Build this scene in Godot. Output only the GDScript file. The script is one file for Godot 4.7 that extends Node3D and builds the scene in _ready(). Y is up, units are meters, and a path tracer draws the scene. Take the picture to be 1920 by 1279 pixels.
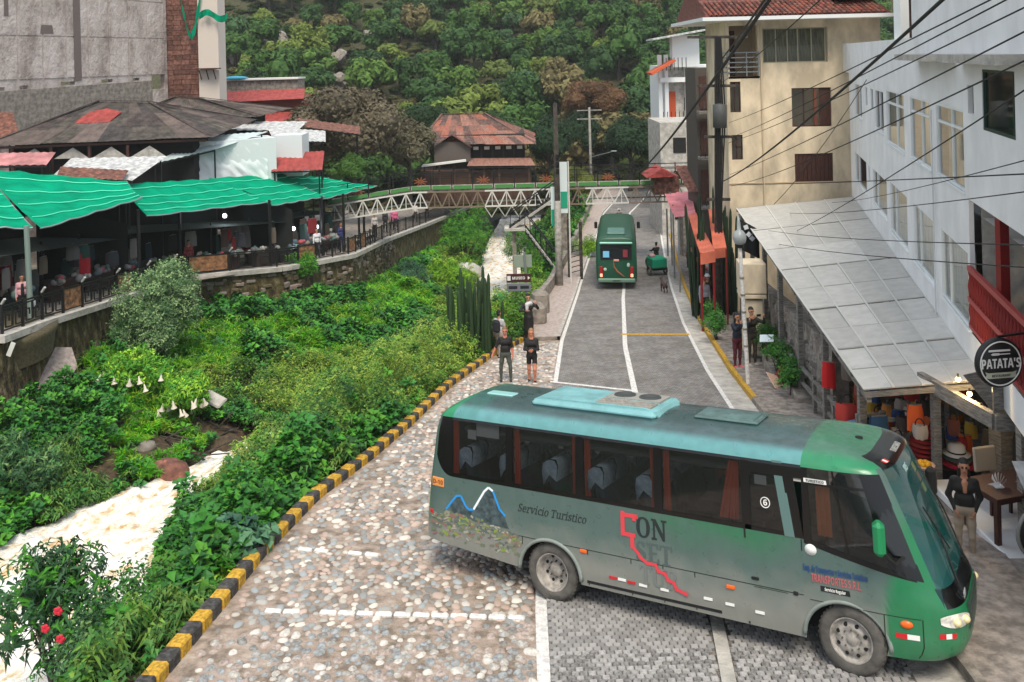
extends Node3D
const EYE := 7.83
const KN := [[0.0, 6.6], [8.0, 7.52], [11.3, 7.815], [13.4, 8.075], [20.0, 8.98], [33.0, 10.7], [50.0, 12.9], [68.0, 14.1], [100.0, 15.1], [400.0, 18.0]]
const ROAD_L := [[2.0, 0.1], [8.0, 0.15], [13.7, 0.25], [27.0, 1.15], [35.0, 1.85], [51.0, 3.8], [65.0, 5.8], [84.0, 8.7], [92.0, 10.6], [110.0, 14.5]]
const ROAD_R := [[2.0, 4.8], [8.0, 5.2], [11.3, 5.5], [24.0, 6.5], [29.0, 6.9], [38.5, 7.95], [57.0, 10.5], [85.0, 14.6], [110.0, 18.4]]
const KERB := [[2.0, -5.4], [8.0, -4.9], [11.8, -4.56], [13.45, -4.41], [15.5, -4.29], [18.2, -3.94], [20.8, -3.24], [23.4, -2.67], [28.0, -1.85], [32.4, -0.68], [35.2, 0.5]]
const BANK_R := [[2.0, -5.4], [8.0, -4.9], [11.8, -4.56], [15.5, -4.29], [18.2, -3.94], [20.8, -3.24], [23.4, -2.67], [28.0, -1.85], [32.4, -0.68], [35.2, 0.7], [40.0, 0.97], [51.0, 2.5], [81.0, 7.0], [95.0, 9.0], [110.0, 12.5]]
const WALK_R := [[2.0, 6.6], [8.0, 6.9], [12.6, 7.3], [15.7, 8.1], [17.5, 8.3], [22.9, 8.3], [29.2, 9.1], [37.5, 10.3], [57.0, 13.0], [85.0, 17.0], [110.0, 21.0]]
const RIVER := [[2.0, -8.2], [12.0, -8.8], [16.0, -9.5], [22.0, -10.9], [25.5, -10.7], [29.0, -9.3], [33.0, -7.9], [42.0, -4.2], [50.0, -0.9], [60.0, -0.7], [78.0, -0.3], [110.0, 2.0]]
const PROM := [[2.0, -19.0], [26.0, -18.6], [31.0, -17.6], [34.0, -17.6], [38.4, -17.2], [46.5, -16.4], [49.1, -12.3], [54.6, -9.5], [64.4, -8.8], [77.0, -7.2], [96.0, -5.0], [110.0, -3.4]]
var names := {}
var rng := RandomNumberGenerator.new()
var M := {}
var fnoise := FastNoiseLite.new()
func lut(t: Array, z: float) -> float:
	if z <= t[0][0]: return t[0][1]
	for i in range(1, t.size()):
		if z <= t[i][0]:
			return lerpf(t[i - 1][1], t[i][1], (z - t[i - 1][0]) / (t[i][0] - t[i - 1][0]))
	return t[t.size() - 1][1]
func G(zd: float) -> float:
	return EYE - lut(KN, zd)
func GP(zd: float) -> float:  # promenade height
	return EYE - (9.6 + (zd - 35.0) * 0.104)
func HWID(z: float) -> float:
	return lut([[0.0, 1.9], [21.0, 1.9], [24.0, 1.3], [26.0, 0.6], [29.0, 0.5], [33.0, 0.4], [45.0, 0.45], [50.0, 1.6], [110.0, 1.5]], z)
func GR(zd: float) -> float:  # river height
	return G(zd) - 2.6
func P(x: float, zd: float, up := 0.0) -> Vector3:
	return Vector3(x, G(zd) + up, -zd)
func L(r: float, g: float, b: float) -> Color:
	return Color(r / 255.0, g / 255.0, b / 255.0).srgb_to_linear()
func C(r: float, g: float, b: float) -> Color:
	return Color(r / 255.0, g / 255.0, b / 255.0)
class MB:
	var st := SurfaceTool.new()
	var col := Color.WHITE
	var n := 0
	func _init():
		st.begin(Mesh.PRIMITIVE_TRIANGLES)
		st.set_smooth_group(-1)
	func smooth(on := true) -> MB:
		st.set_smooth_group(0 if on else -1)
		return self
	func c(k: Color) -> MB:
		col = k
		return self
	func tri(a: Vector3, b: Vector3, d: Vector3):
		st.set_color(col)
		st.add_vertex(a); st.add_vertex(b); st.add_vertex(d)
		n += 1
	func tric(a, b, d, ca, cb, cd):
		st.set_color(ca); st.add_vertex(a)
		st.set_color(cb); st.add_vertex(b)
		st.set_color(cd); st.add_vertex(d)
		n += 1
	func quad(a, b, d, e):
		tri(a, b, d); tri(a, d, e)
	func quv(a, b, d, e):
		var uv = [Vector2(0, 0), Vector2(1, 0), Vector2(1, 1), Vector2(0, 1)]
		var ps = [a, b, d, e]
		for i in [0, 1, 2, 0, 2, 3]:
			st.set_color(col); st.set_uv(uv[i]); st.add_vertex(ps[i])
		n += 2
	func box(ctr: Vector3, s: Vector3, bs := Basis.IDENTITY):
		var h = s * 0.5
		var p = []
		for k in 8:
			p.append(ctr + bs * Vector3(h.x if k & 1 else -h.x, h.y if k & 2 else -h.y, h.z if k & 4 else -h.z))
		quad(p[6], p[7], p[5], p[4])
		quad(p[3], p[2], p[0], p[1])
		quad(p[7], p[3], p[1], p[5])
		quad(p[2], p[6], p[4], p[0])
		quad(p[2], p[3], p[7], p[6])
		quad(p[4], p[5], p[1], p[0])
	func bar(a: Vector3, b: Vector3, w: float, t: float, up := Vector3.UP):
		var d = b - a
		if d.length() < 0.0001: return
		var x = d.normalized()
		if absf(x.dot(up)) > 0.98: up = Vector3.FORWARD
		var z = x.cross(up).normalized()
		var y = z.cross(x)
		box((a + b) * 0.5, Vector3(d.length(), t, w), Basis(x, y, z))
	func bevel(ctr: Vector3, s: Vector3, r: float, bs := Basis.IDENTITY):
		var h = s * 0.5
		r = minf(r, minf(h.x, minf(h.y, h.z)) * 0.95)
		var f = func(v): return ctr + bs * v
		for ax in 3:
			var u = (ax + 1) % 3; var w = (ax + 2) % 3
			for sg in [-1.0, 1.0]:
				var q = []
				for k in [[-1, -1], [-1, 1], [1, 1], [1, -1]]:
					var v = Vector3()
					v[ax] = sg * h[ax]; v[u] = k[0] * (h[u] - r); v[w] = k[1] * (h[w] - r)
					q.append(f.call(v))
				if sg > 0: quad(q[0], q[1], q[2], q[3])
				else: quad(q[3], q[2], q[1], q[0])
			for su in [-1.0, 1.0]:
				for sw in [-1.0, 1.0]:
					var q = []
					for k in [[0, -1], [0, 1], [1, 1], [1, -1]]:
						var v = Vector3()
						v[ax] = k[1] * (h[ax] - r)
						v[u] = su * (h[u] - (r if k[0] == 1 else 0.0)); v[w] = sw * (h[w] - (0.0 if k[0] == 1 else r))
						q.append(f.call(v))
					if su * sw > 0: quad(q[0], q[1], q[2], q[3])
					else: quad(q[3], q[2], q[1], q[0])
		for k in 8:
			var sg = Vector3(1 if k & 1 else -1, 1 if k & 2 else -1, 1 if k & 4 else -1)
			var a = f.call(sg * (h - Vector3(0, r, r))); var b = f.call(sg * (h - Vector3(r, 0, r))); var d = f.call(sg * (h - Vector3(r, r, 0)))
			if sg.x * sg.y * sg.z > 0: tri(a, d, b)
			else: tri(a, b, d)
	func tube(a: Vector3, b: Vector3, r1: float, r2: float, k := 8, caps := true):
		poly([a, b], [r1, r2], k, caps)
	func poly(pts: Array, rs: Array, k := 8, caps := true):
		var rings = []
		var last = Vector3.ZERO
		for i in pts.size():
			var d: Vector3 = (pts[mini(i + 1, pts.size() - 1)] - pts[maxi(i - 1, 0)])
			d = d.normalized() if d.length() > 0.00001 else Vector3.UP
			var x: Vector3
			if last == Vector3.ZERO: x = d.cross(Vector3.UP if absf(d.y) < 0.9 else Vector3.RIGHT).normalized()
			else: x = (last - d * last.dot(d)).normalized()
			last = x
			var y = d.cross(x)
			var ring = []
			for j in k:
				var t = TAU * j / k
				ring.append(pts[i] + (x * cos(t) + y * sin(t)) * rs[mini(i, rs.size() - 1)])
			rings.append(ring)
		for i in pts.size() - 1:
			for j in k:
				var m = (j + 1) % k
				quad(rings[i][j], rings[i + 1][j], rings[i + 1][m], rings[i][m])
		if caps:
			for j in range(1, k - 1):
				tri(rings[0][0], rings[0][j], rings[0][j + 1])
				tri(rings[-1][0], rings[-1][j + 1], rings[-1][j])
	func lathe(prof: Array, xf: Transform3D, k := 16):
		var rings = []
		for p in prof:
			var ring = []
			for j in k:
				var t = TAU * j / k
				ring.append(xf * Vector3(p.x * cos(t), p.y, p.x * sin(t)))
			rings.append(ring)
		for i in prof.size() - 1:
			for j in k:
				var m = (j + 1) % k
				if prof[i].x < 0.0001: tri(rings[i][j], rings[i + 1][m], rings[i + 1][j])
				elif prof[i + 1].x < 0.0001: tri(rings[i][j], rings[i][m], rings[i + 1][j])
				else: quad(rings[i][j], rings[i][m], rings[i + 1][m], rings[i + 1][j])
	func ball(ctr: Vector3, r: Vector3, k := 10, bs := Basis.IDENTITY):
		var prof = []
		var m = maxi(4, k / 2)
		for i in m + 1:
			var t = -PI / 2 + PI * i / m
			prof.append(Vector2(cos(t) if i > 0 and i < m else 0.0, sin(t)))
		lathe(prof, Transform3D(bs * Basis.from_scale(r), ctr), k)
	func prism(pg: Array, xf: Transform3D, depth: float):
		var pp = PackedVector2Array(pg)
		if Geometry2D.is_polygon_clockwise(pp): pp.reverse()
		var ix = Geometry2D.triangulate_polygon(pp)
		var h = depth * 0.5
		for i in range(0, ix.size(), 3):
			var a = pp[ix[i]]; var b = pp[ix[i + 1]]; var d = pp[ix[i + 2]]
			if (b - a).cross(d - a) > 0:
				var t = b; b = d; d = t
			tri(xf * Vector3(a.x, a.y, h), xf * Vector3(b.x, b.y, h), xf * Vector3(d.x, d.y, h))
			tri(xf * Vector3(a.x, a.y, -h), xf * Vector3(d.x, d.y, -h), xf * Vector3(b.x, b.y, -h))
		for i in pp.size():
			var a = pp[i]; var b = pp[(i + 1) % pp.size()]
			quad(xf * Vector3(a.x, a.y, h), xf * Vector3(b.x, b.y, h), xf * Vector3(b.x, b.y, -h), xf * Vector3(a.x, a.y, -h))
	func done() -> ArrayMesh:
		st.generate_normals()
		return st.commit()
func bx(ctr: Vector3, s: Vector3, bs := Basis.IDENTITY) -> MB:
	var b = MB.new()
	b.box(ctr, s, bs)
	return b
func numbered(called: String) -> String:
	var k = names.get(called, 0)
	names[called] = k + 1
	return called if k == 0 else "%s_%03d" % [called, k]
func thing(called: String, label: String, category: String, at := Vector3.ZERO, turn := 0.0, group := "") -> Node3D:
	var o = Node3D.new()
	o.name = numbered(called)
	add_child(o)
	o.position = at; o.rotation.y = turn
	return tag(o, label, category, group)
func tag(o, label: String, category := "", group := ""):
	if label: o.set_meta("label", label)
	if category: o.set_meta("category", category)
	if group: o.set_meta("group", group)
	return o
func part(called: String, b, m: Material, parent: Node3D, label := "") -> MeshInstance3D:
	var o = MeshInstance3D.new()
	o.name = called
	o.mesh = b.done() if b is MB else b
	o.material_override = m
	parent.add_child(o, true)
	if label: o.set_meta("label", label)
	return o
func solo(called: String, b, m: Material, label: String, category: String, group := "") -> MeshInstance3D:
	var o = MeshInstance3D.new()
	o.name = numbered(called)
	o.mesh = b.done() if b is MB else b
	o.material_override = m
	add_child(o)
	return tag(o, label, category, group)
func struct(called: String, b, m: Material, parent: Node3D = self) -> MeshInstance3D:
	var o = MeshInstance3D.new()
	o.name = numbered(called) if parent == self else called
	o.mesh = b.done() if b is MB else b
	o.material_override = m
	parent.add_child(o, true)
	if parent == self: o.set_meta("kind", "structure")
	return o
func many(called: String, mesh: Mesh, m: Material, xs: Array, cs: Array, parent: Node3D = self, stuff := true) -> MultiMeshInstance3D:
	var mm = MultiMesh.new()
	mm.transform_format = MultiMesh.TRANSFORM_3D
	mm.use_colors = true
	mm.mesh = mesh
	mm.instance_count = xs.size()
	for i in xs.size():
		mm.set_instance_transform(i, xs[i])
		mm.set_instance_color(i, cs[i])
	var o = MultiMeshInstance3D.new()
	o.name = numbered(called) if parent == self else called
	o.multimesh = mm
	o.material_override = m
	parent.add_child(o, true)
	if stuff: o.set_meta("kind", "stuff")
	return o
func copy(o: Node3D, at: Vector3, turn := 0.0, label := "", group := "", scl := 1.0) -> Node3D:
	var r = o.duplicate()
	r.name = numbered(String(o.name).rstrip("0123456789").rstrip("_"))
	add_child(r)
	r.position = at; r.rotation = Vector3(0, turn, 0); r.scale = Vector3.ONE * scl
	return tag(r, label, "", group)
func text(called: String, words: String, size: float, m: Material, xf: Transform3D, parent: Node3D, font := "Droid Sans", weight := 700, squeeze := 1.0) -> MeshInstance3D:
	var t = TextMesh.new()
	var f = SystemFont.new()
	f.font_names = PackedStringArray([font]); f.font_weight = weight
	t.font = f; t.text = words; t.font_size = 48; t.pixel_size = size / 48.0; t.depth = 0.006
	t.curve_step = 2.0
	var o = MeshInstance3D.new()
	o.name = called
	o.mesh = t; o.material_override = m
	parent.add_child(o, true)
	o.transform = xf * Transform3D(Basis.from_scale(Vector3(squeeze, 1, 1)), Vector3.ZERO)
	return o
func flat(col: Color, rough := 0.7, metal := 0.0) -> StandardMaterial3D:
	var m = StandardMaterial3D.new()
	m.albedo_color = col; m.roughness = rough; m.metallic = metal
	return m
func vcol(rough := 0.7, spec := 0.5, coat := 0.0) -> StandardMaterial3D:
	var m = StandardMaterial3D.new()
	m.vertex_color_use_as_albedo = true
	m.roughness = rough; m.metallic_specular = spec
	if coat > 0:
		m.clearcoat_enabled = true; m.clearcoat = coat; m.clearcoat_roughness = 0.15
	return m
func ramp(stops: Array) -> Gradient:
	var g = Gradient.new()
	var o = PackedFloat32Array(); var k = PackedColorArray()
	for s in stops:
		o.append(s[0]); k.append(s[1])
	g.offsets = o; g.colors = k
	return g
func ntex(freq: float, stops: Array, sd := 1, size := 512, oct := 5, kind := FastNoiseLite.TYPE_SIMPLEX_SMOOTH) -> NoiseTexture2D:
	var t = NoiseTexture2D.new()
	var n = FastNoiseLite.new()
	n.noise_type = kind; n.frequency = freq; n.seed = sd; n.fractal_octaves = oct; n.fractal_gain = 0.6
	t.width = size; t.height = size; t.seamless = true; t.noise = n
	t.color_ramp = ramp(stops)
	return t
func nbump(freq: float, strength: float, sd := 1, size := 512, oct := 5) -> NoiseTexture2D:
	var t = NoiseTexture2D.new()
	var n = FastNoiseLite.new()
	n.noise_type = FastNoiseLite.TYPE_SIMPLEX_SMOOTH; n.frequency = freq; n.seed = sd; n.fractal_octaves = oct; n.fractal_gain = 0.65
	t.width = size; t.height = size; t.seamless = true; t.noise = n
	t.as_normal_map = true; t.bump_strength = strength
	return t
var shared := {}
func grey_noise(contrast: float, sd: int) -> NoiseTexture2D:
	var lv = 0.92 if contrast > 0.88 else (0.80 if contrast > 0.74 else (0.66 if contrast > 0.55 else 0.45))
	var key = "g%.2f_%d" % [lv, sd % 2]
	if not shared.has(key):
		var lo = Color(lv, lv, lv); var mid = Color(lerpf(lv, 1, 0.55), lerpf(lv, 1, 0.55), lerpf(lv, 1, 0.55))
		shared[key] = ntex(0.012, [[0.2, lo], [0.5, mid], [0.8, Color.WHITE]], sd % 2 + 3, 512, 6)
	return shared[key]
func bump_noise(strength: float) -> NoiseTexture2D:
	var lv = 1.5 if strength < 2 else (3.0 if strength < 4.5 else 6.0)
	var key = "b%.1f" % lv
	if not shared.has(key): shared[key] = nbump(0.03, lv, 17, 512)
	return shared[key]
func tex(stops: Array, freq: float, metres: float, rough := 0.85, bump := 0.0, sd := 1, size := 512, stretch := Vector3.ONE, own := false) -> StandardMaterial3D:
	var m = StandardMaterial3D.new()
	var k = metres * 0.012 / freq * (512.0 / size)
	if own:
		m.albedo_texture = ntex(freq, stops, sd, size)
		k = metres
	else:
		var hi: Color = stops[-1][1]; var lo: Color = stops[0][1]
		m.albedo_texture = grey_noise((lo.get_luminance() + 0.02) / (hi.get_luminance() + 0.02), sd)
		m.albedo_color = hi
	m.uv1_triplanar = true; m.uv1_world_triplanar = true
	m.uv1_scale = stretch / k
	m.uv1_offset = Vector3(sd * 0.37, sd * 0.71, sd * 0.13)
	m.roughness = rough
	if bump > 0:
		m.normal_enabled = true
		m.normal_texture = bump_noise(bump)
	return m
func glass(tint: Color, alpha: float) -> StandardMaterial3D:
	var m = StandardMaterial3D.new()
	m.transparency = BaseMaterial3D.TRANSPARENCY_ALPHA
	m.albedo_color = Color(tint.r, tint.g, tint.b, alpha)
	m.roughness = 0.04; m.metallic_specular = 0.6
	return m
func glow(col: Color, e: float) -> StandardMaterial3D:
	var m = flat(col, 0.5)
	m.emission_enabled = true; m.emission = col; m.emission_energy_multiplier = e
	return m
const WIRES := [
	[Vector3(4.34, 8.96, -14.00), Vector3(8.39, -0.14, -60.00), 0.35, 0.05, "thick black cable bundle slanting down to the footbridge", false],
	[Vector3(4.21, 8.88, -14.00), Vector3(10.43, 7.44, -44.00), 0.05, 0.035, "thick black cable running beside the bundle to the dark pole", false],
	[Vector3(4.48, 8.41, -9.00), Vector3(9.69, 1.78, -42.00), 0.25, 0.028, "sagging black twisted cable crossing the white hotel to the beige house", false],
	[Vector3(4.35, 8.64, -12.00), Vector3(10.27, 6.28, -44.00), 0.1, 0.013, "thin black overhead wire among several crossing in front of the white hotel", true],
	[Vector3(4.40, 8.29, -8.00), Vector3(10.42, 4.49, -43.00), 0.1, 0.011, "thin black overhead wire among several crossing in front of the white hotel", true],
	[Vector3(4.52, 8.28, -8.00), Vector3(10.35, 3.73, -43.00), 0.1, 0.011, "thin black overhead wire among several crossing in front of the white hotel", true],
	[Vector3(4.69, 8.21, -8.00), Vector3(10.35, 3.53, -43.00), 0.12, 0.011, "thin black overhead wire among several crossing in front of the white hotel", true],
	[Vector3(4.77, 8.04, -8.00), Vector3(10.36, 2.01, -43.00), 0.1, 0.012, "thin black overhead wire among several crossing in front of the white hotel", true],
	[Vector3(4.77, 7.78, -8.00), Vector3(10.42, 1.50, -43.00), 0.2, 0.012, "thin black overhead wire among several crossing in front of the white hotel", true],
	[Vector3(4.76, 7.55, -8.00), Vector3(11.11, 0.57, -36.00), 0.1, 0.011, "thin black overhead wire among several crossing in front of the white hotel", true],
	[Vector3(5.33, 6.56, -9.00), Vector3(10.68, 1.76, -42.00), 0.05, 0.011, "thin black overhead wire among several crossing in front of the white hotel", true],
	[Vector3(5.34, 6.74, -9.00), Vector3(12.84, 1.79, -36.00), 0.1, 0.009, "thin black overhead wire among several crossing in front of the white hotel", true],
	[Vector3(5.33, 6.40, -9.00), Vector3(11.14, 1.41, -36.00), 0.1, 0.009, "thin black overhead wire among several crossing in front of the white hotel", true],
	[Vector3(5.32, 5.84, -9.00), Vector3(9.96, 0.81, -36.00), 0.1, 0.009, "thin black overhead wire among several crossing in front of the white hotel", true],
	[Vector3(5.31, 5.61, -9.00), Vector3(10.05, 0.34, -36.00), 0.1, 0.01, "thin black overhead wire among several crossing in front of the white hotel", true],
	[Vector3(11.95, 6.83, -30.00), Vector3(11.72, 0.67, -41.00), 0.3, 0.016, "black cable dropping past the shutters down to the awning", false],
	[Vector3(2.91, 5.06, -51.00), Vector3(7.84, -3.21, -90.00), 0.5, 0.03, "pale drooping cable from the tall power pole toward the far pole", false],
	[Vector3(8.39, -0.14, -60.00), Vector3(3.28, 2.95, -51.00), 0.6, 0.02, "sagging cable from the footbridge back to the tall power pole", false],
]
func _ready():
	var cam = Camera3D.new()
	cam.name = "camera"
	cam.projection = Camera3D.PROJECTION_FRUSTUM
	cam.near = 0.1
	cam.far = 2000.0
	cam.keep_aspect = Camera3D.KEEP_HEIGHT
	cam.size = 1279.0 / 1700.0 * 0.1
	cam.frustum_offset = Vector2(13.25, -529.8) / 1700.0 * 0.1
	cam.position = Vector3(0, EYE, 0)
	cam.rotation.z = -0.025
	add_child(cam)
	var env = Environment.new()
	env.background_mode = Environment.BG_SKY
	var sky = Sky.new()
	var sm = ProceduralSkyMaterial.new()
	sm.sky_top_color = Color(0.80, 0.83, 0.88)
	sm.sky_horizon_color = Color(0.80, 0.83, 0.86)
	sm.sky_curve = 0.2
	sm.ground_bottom_color = Color(0.20, 0.22, 0.20)
	sm.ground_horizon_color = Color(0.45, 0.47, 0.46)
	sm.sky_energy_multiplier = 0.95
	sky.sky_material = sm
	env.sky = sky
	env.background_energy_multiplier = 1.0
	env.tonemap_mode = Environment.TONE_MAPPER_LINEAR
	env.tonemap_exposure = 1.9
	env.ssao_enabled = true; env.ssil_enabled = true; env.sdfgi_enabled = true
	var we = WorldEnvironment.new()
	we.name = "world"
	we.environment = env
	env.fog_enabled = true; env.fog_density = 0.0003; env.fog_light_color = Color(0.84, 0.87, 0.87)
	add_child(we)
	var sun = DirectionalLight3D.new()
	sun.name = "sun"
	sun.light_color = Color(1.0, 0.96, 0.9)
	sun.light_energy = 0.62
	sun.light_angular_distance = 22.0
	sun.shadow_enabled = true
	sun.rotation_degrees = Vector3(-58, 8, 0)
	add_child(sun)
	fnoise.seed = 5; fnoise.frequency = 0.12; fnoise.fractal_octaves = 4
	materials()
	setting()
	road_marks()
	cobbles()
	white_hotel()
	beige_house()
	far_houses()
	left_bank_town()
	footbridge()
	street_shops()
	main_bus()
	traffic()
	street_things()
	people()
	hillside()
	gorge_plants()
	wires()
func materials():
	M.conc = tex([[0.25, C(150, 145, 138)], [0.5, C(172, 168, 160)], [0.75, C(190, 186, 178)]], 0.012, 4.0, 0.9, 3.0, 3)
	M.dirtconc = tex([[0.2, C(92, 86, 78)], [0.5, C(134, 127, 118)], [0.8, C(158, 150, 140)]], 0.012, 3.0, 0.92, 4.0, 4)
	M.mortar = tex([[0.2, C(110, 98, 86)], [0.45, C(146, 132, 118)], [0.6, C(160, 142, 130)], [0.85, C(176, 164, 150)]], 0.014, 3.0, 0.95, 5.0, 5, 512, Vector3.ONE, true)
	M.soil = tex([[0.2, C(46, 36, 26)], [0.5, C(74, 58, 42)], [0.8, C(98, 82, 60)]], 0.02, 3.0, 0.95, 6.0, 6)
	M.green_soil = tex([[0.2, C(34, 46, 22)], [0.5, C(52, 66, 32)], [0.8, C(84, 84, 52)]], 0.02, 5.0, 0.95, 4.0, 8)
	M.walk = tex([[0.2, C(112, 102, 94)], [0.5, C(140, 130, 120)], [0.8, C(160, 150, 142)]], 0.016, 3.0, 0.88, 4.0, 9)
	M.pink_walk = tex([[0.2, C(140, 124, 116)], [0.5, C(166, 150, 142)], [0.8, C(184, 170, 162)]], 0.02, 3.0, 0.88, 3.0, 10)
	M.paint_white = tex([[0.25, C(176, 174, 168)], [0.5, C(214, 212, 206)], [0.8, C(232, 230, 226)]], 0.03, 2.0, 0.7, 1.0, 11)
	M.paint_yellow = tex([[0.2, C(150, 112, 30)], [0.5, C(206, 156, 34)], [0.8, C(220, 172, 52)]], 0.03, 1.5, 0.75, 1.5, 12)
	M.paint_black = tex([[0.2, C(40, 40, 42)], [0.5, C(54, 54, 56)], [0.8, C(84, 82, 80)]], 0.03, 1.5, 0.75, 1.5, 13)
	M.vc = vcol(0.75)
	M.vc_gloss = vcol(0.35, 0.5)
	M.stone = vcol(0.85)
	M.stone.normal_enabled = true
	M.stone.normal_texture = bump_noise(3.0)
	M.stone.uv1_triplanar = true; M.stone.uv1_world_triplanar = true; M.stone.uv1_scale = Vector3.ONE * 2.0
	M.leaf = vcol(0.55, 0.35)
	M.leaf.backlight_enabled = true; M.leaf.backlight = Color(0.22, 0.30, 0.10)
	M.white_wall = tex([[0.15, C(218, 219, 219)], [0.8, C(234, 235, 235)]], 0.010, 7.0, 0.85, 0.0, 14, 512, Vector3(1, 0.6, 1))
	M.beige = tex([[0.2, C(205, 184, 150)], [0.5, C(216, 197, 164)], [0.8, C(228, 211, 182)]], 0.008, 6.0, 0.88, 0.0, 15, 512, Vector3(1, 0.5, 1))
	M.frame_white = flat(C(226, 230, 230), 0.5)
	M.dark_wood = tex([[0.2, C(42, 22, 18)], [0.5, C(60, 32, 26)], [0.8, C(80, 44, 34)]], 0.02, 1.2, 0.6, 2.0, 16, 256, Vector3(4, 0.5, 4))
	M.grey_wood = tex([[0.2, C(86, 82, 78)], [0.5, C(116, 112, 108)], [0.8, C(140, 136, 130)]], 0.02, 1.5, 0.8, 3.0, 17, 256, Vector3(1, 5, 1))
	M.dark = flat(C(16, 16, 17), 0.85)
	M.iron = flat(C(24, 25, 26), 0.5, 0.3)
	M.steel = flat(C(150, 155, 158), 0.4, 0.6)
	M.pole = tex([[0.2, C(110, 106, 100)], [0.5, C(150, 146, 138)], [0.8, C(176, 172, 164)]], 0.02, 2.0, 0.85, 2.0, 18, 256)
	M.pole_dark = tex([[0.2, C(44, 38, 34)], [0.5, C(66, 58, 52)], [0.8, C(84, 76, 68)]], 0.02, 2.0, 0.85, 2.0, 19, 256)
	M.pane = glass(C(70, 84, 84), 0.30)
	M.dark_pane = glass(C(20, 30, 30), 0.55)
	M.red_paint = flat(C(120, 20, 22), 0.45)
	M.tile_red = tex([[0.2, C(66, 32, 26)], [0.5, C(98, 46, 36)], [0.8, C(122, 66, 52)]], 0.03, 1.5, 0.85, 2.0, 20, 256)
	M.rust = tex([[0.2, C(66, 40, 34)], [0.45, C(100, 66, 56)], [0.7, C(128, 84, 70)], [0.9, C(170, 110, 90)]], 0.014, 3.0, 0.9, 2.0, 22, 512, Vector3.ONE, true)
	M.zinc = tex([[0.2, C(140, 140, 138)], [0.5, C(186, 188, 188)], [0.8, C(212, 214, 214)]], 0.014, 3.0, 0.6, 1.0, 23)
	M.red_sheet = tex([[0.2, C(120, 40, 38)], [0.5, C(150, 54, 50)], [0.8, C(172, 70, 64)]], 0.02, 3.0, 0.75, 1.0, 24, 256)
	M.wire = flat(C(22, 22, 24), 0.7)
	M.cream = flat(C(206, 198, 184), 0.8)
	M.refl_white = flat(C(222, 222, 218), 0.5)
	M.refl_red = flat(C(190, 26, 32), 0.5)
func strip(left: Callable, right: Callable, z0: float, z1: float, step: float, up: float, across := 4) -> MB:
	var b = MB.new().smooth()
	var k = int(ceil((z1 - z0) / step))
	for i in k:
		var a = lerpf(z0, z1, float(i) / k); var e = lerpf(z0, z1, float(i + 1) / k)
		for j in across:
			var t0 = float(j) / across; var t1 = float(j + 1) / across
			b.quad(P(lerpf(left.call(e), right.call(e), t0), e, up), P(lerpf(left.call(e), right.call(e), t1), e, up), P(lerpf(left.call(a), right.call(a), t1), a, up), P(lerpf(left.call(a), right.call(a), t0), a, up))
	return b
func kerbing(line: Callable, w: float, z0: float, z1: float, step: float, low: float, high: float) -> MB:
	var b = MB.new()
	var k = int(ceil((z1 - z0) / step))
	for i in k:
		var a = lerpf(z0, z1, float(i) / k); var e = lerpf(z0, z1, float(i + 1) / k)
		var xa = line.call(a); var xe = line.call(e)
		b.quad(P(xe, e, high), P(xe + w, e, high), P(xa + w, a, high), P(xa, a, high))
		b.quad(P(xe, e, high), P(xa, a, high), P(xa, a, low), P(xe, e, low))
		b.quad(P(xa + w, a, high), P(xe + w, e, high), P(xe + w, e, low), P(xa + w, a, low))
		if i == 0: b.quad(P(xa, a, high), P(xa + w, a, high), P(xa + w, a, low), P(xa, a, low))
	return b
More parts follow.
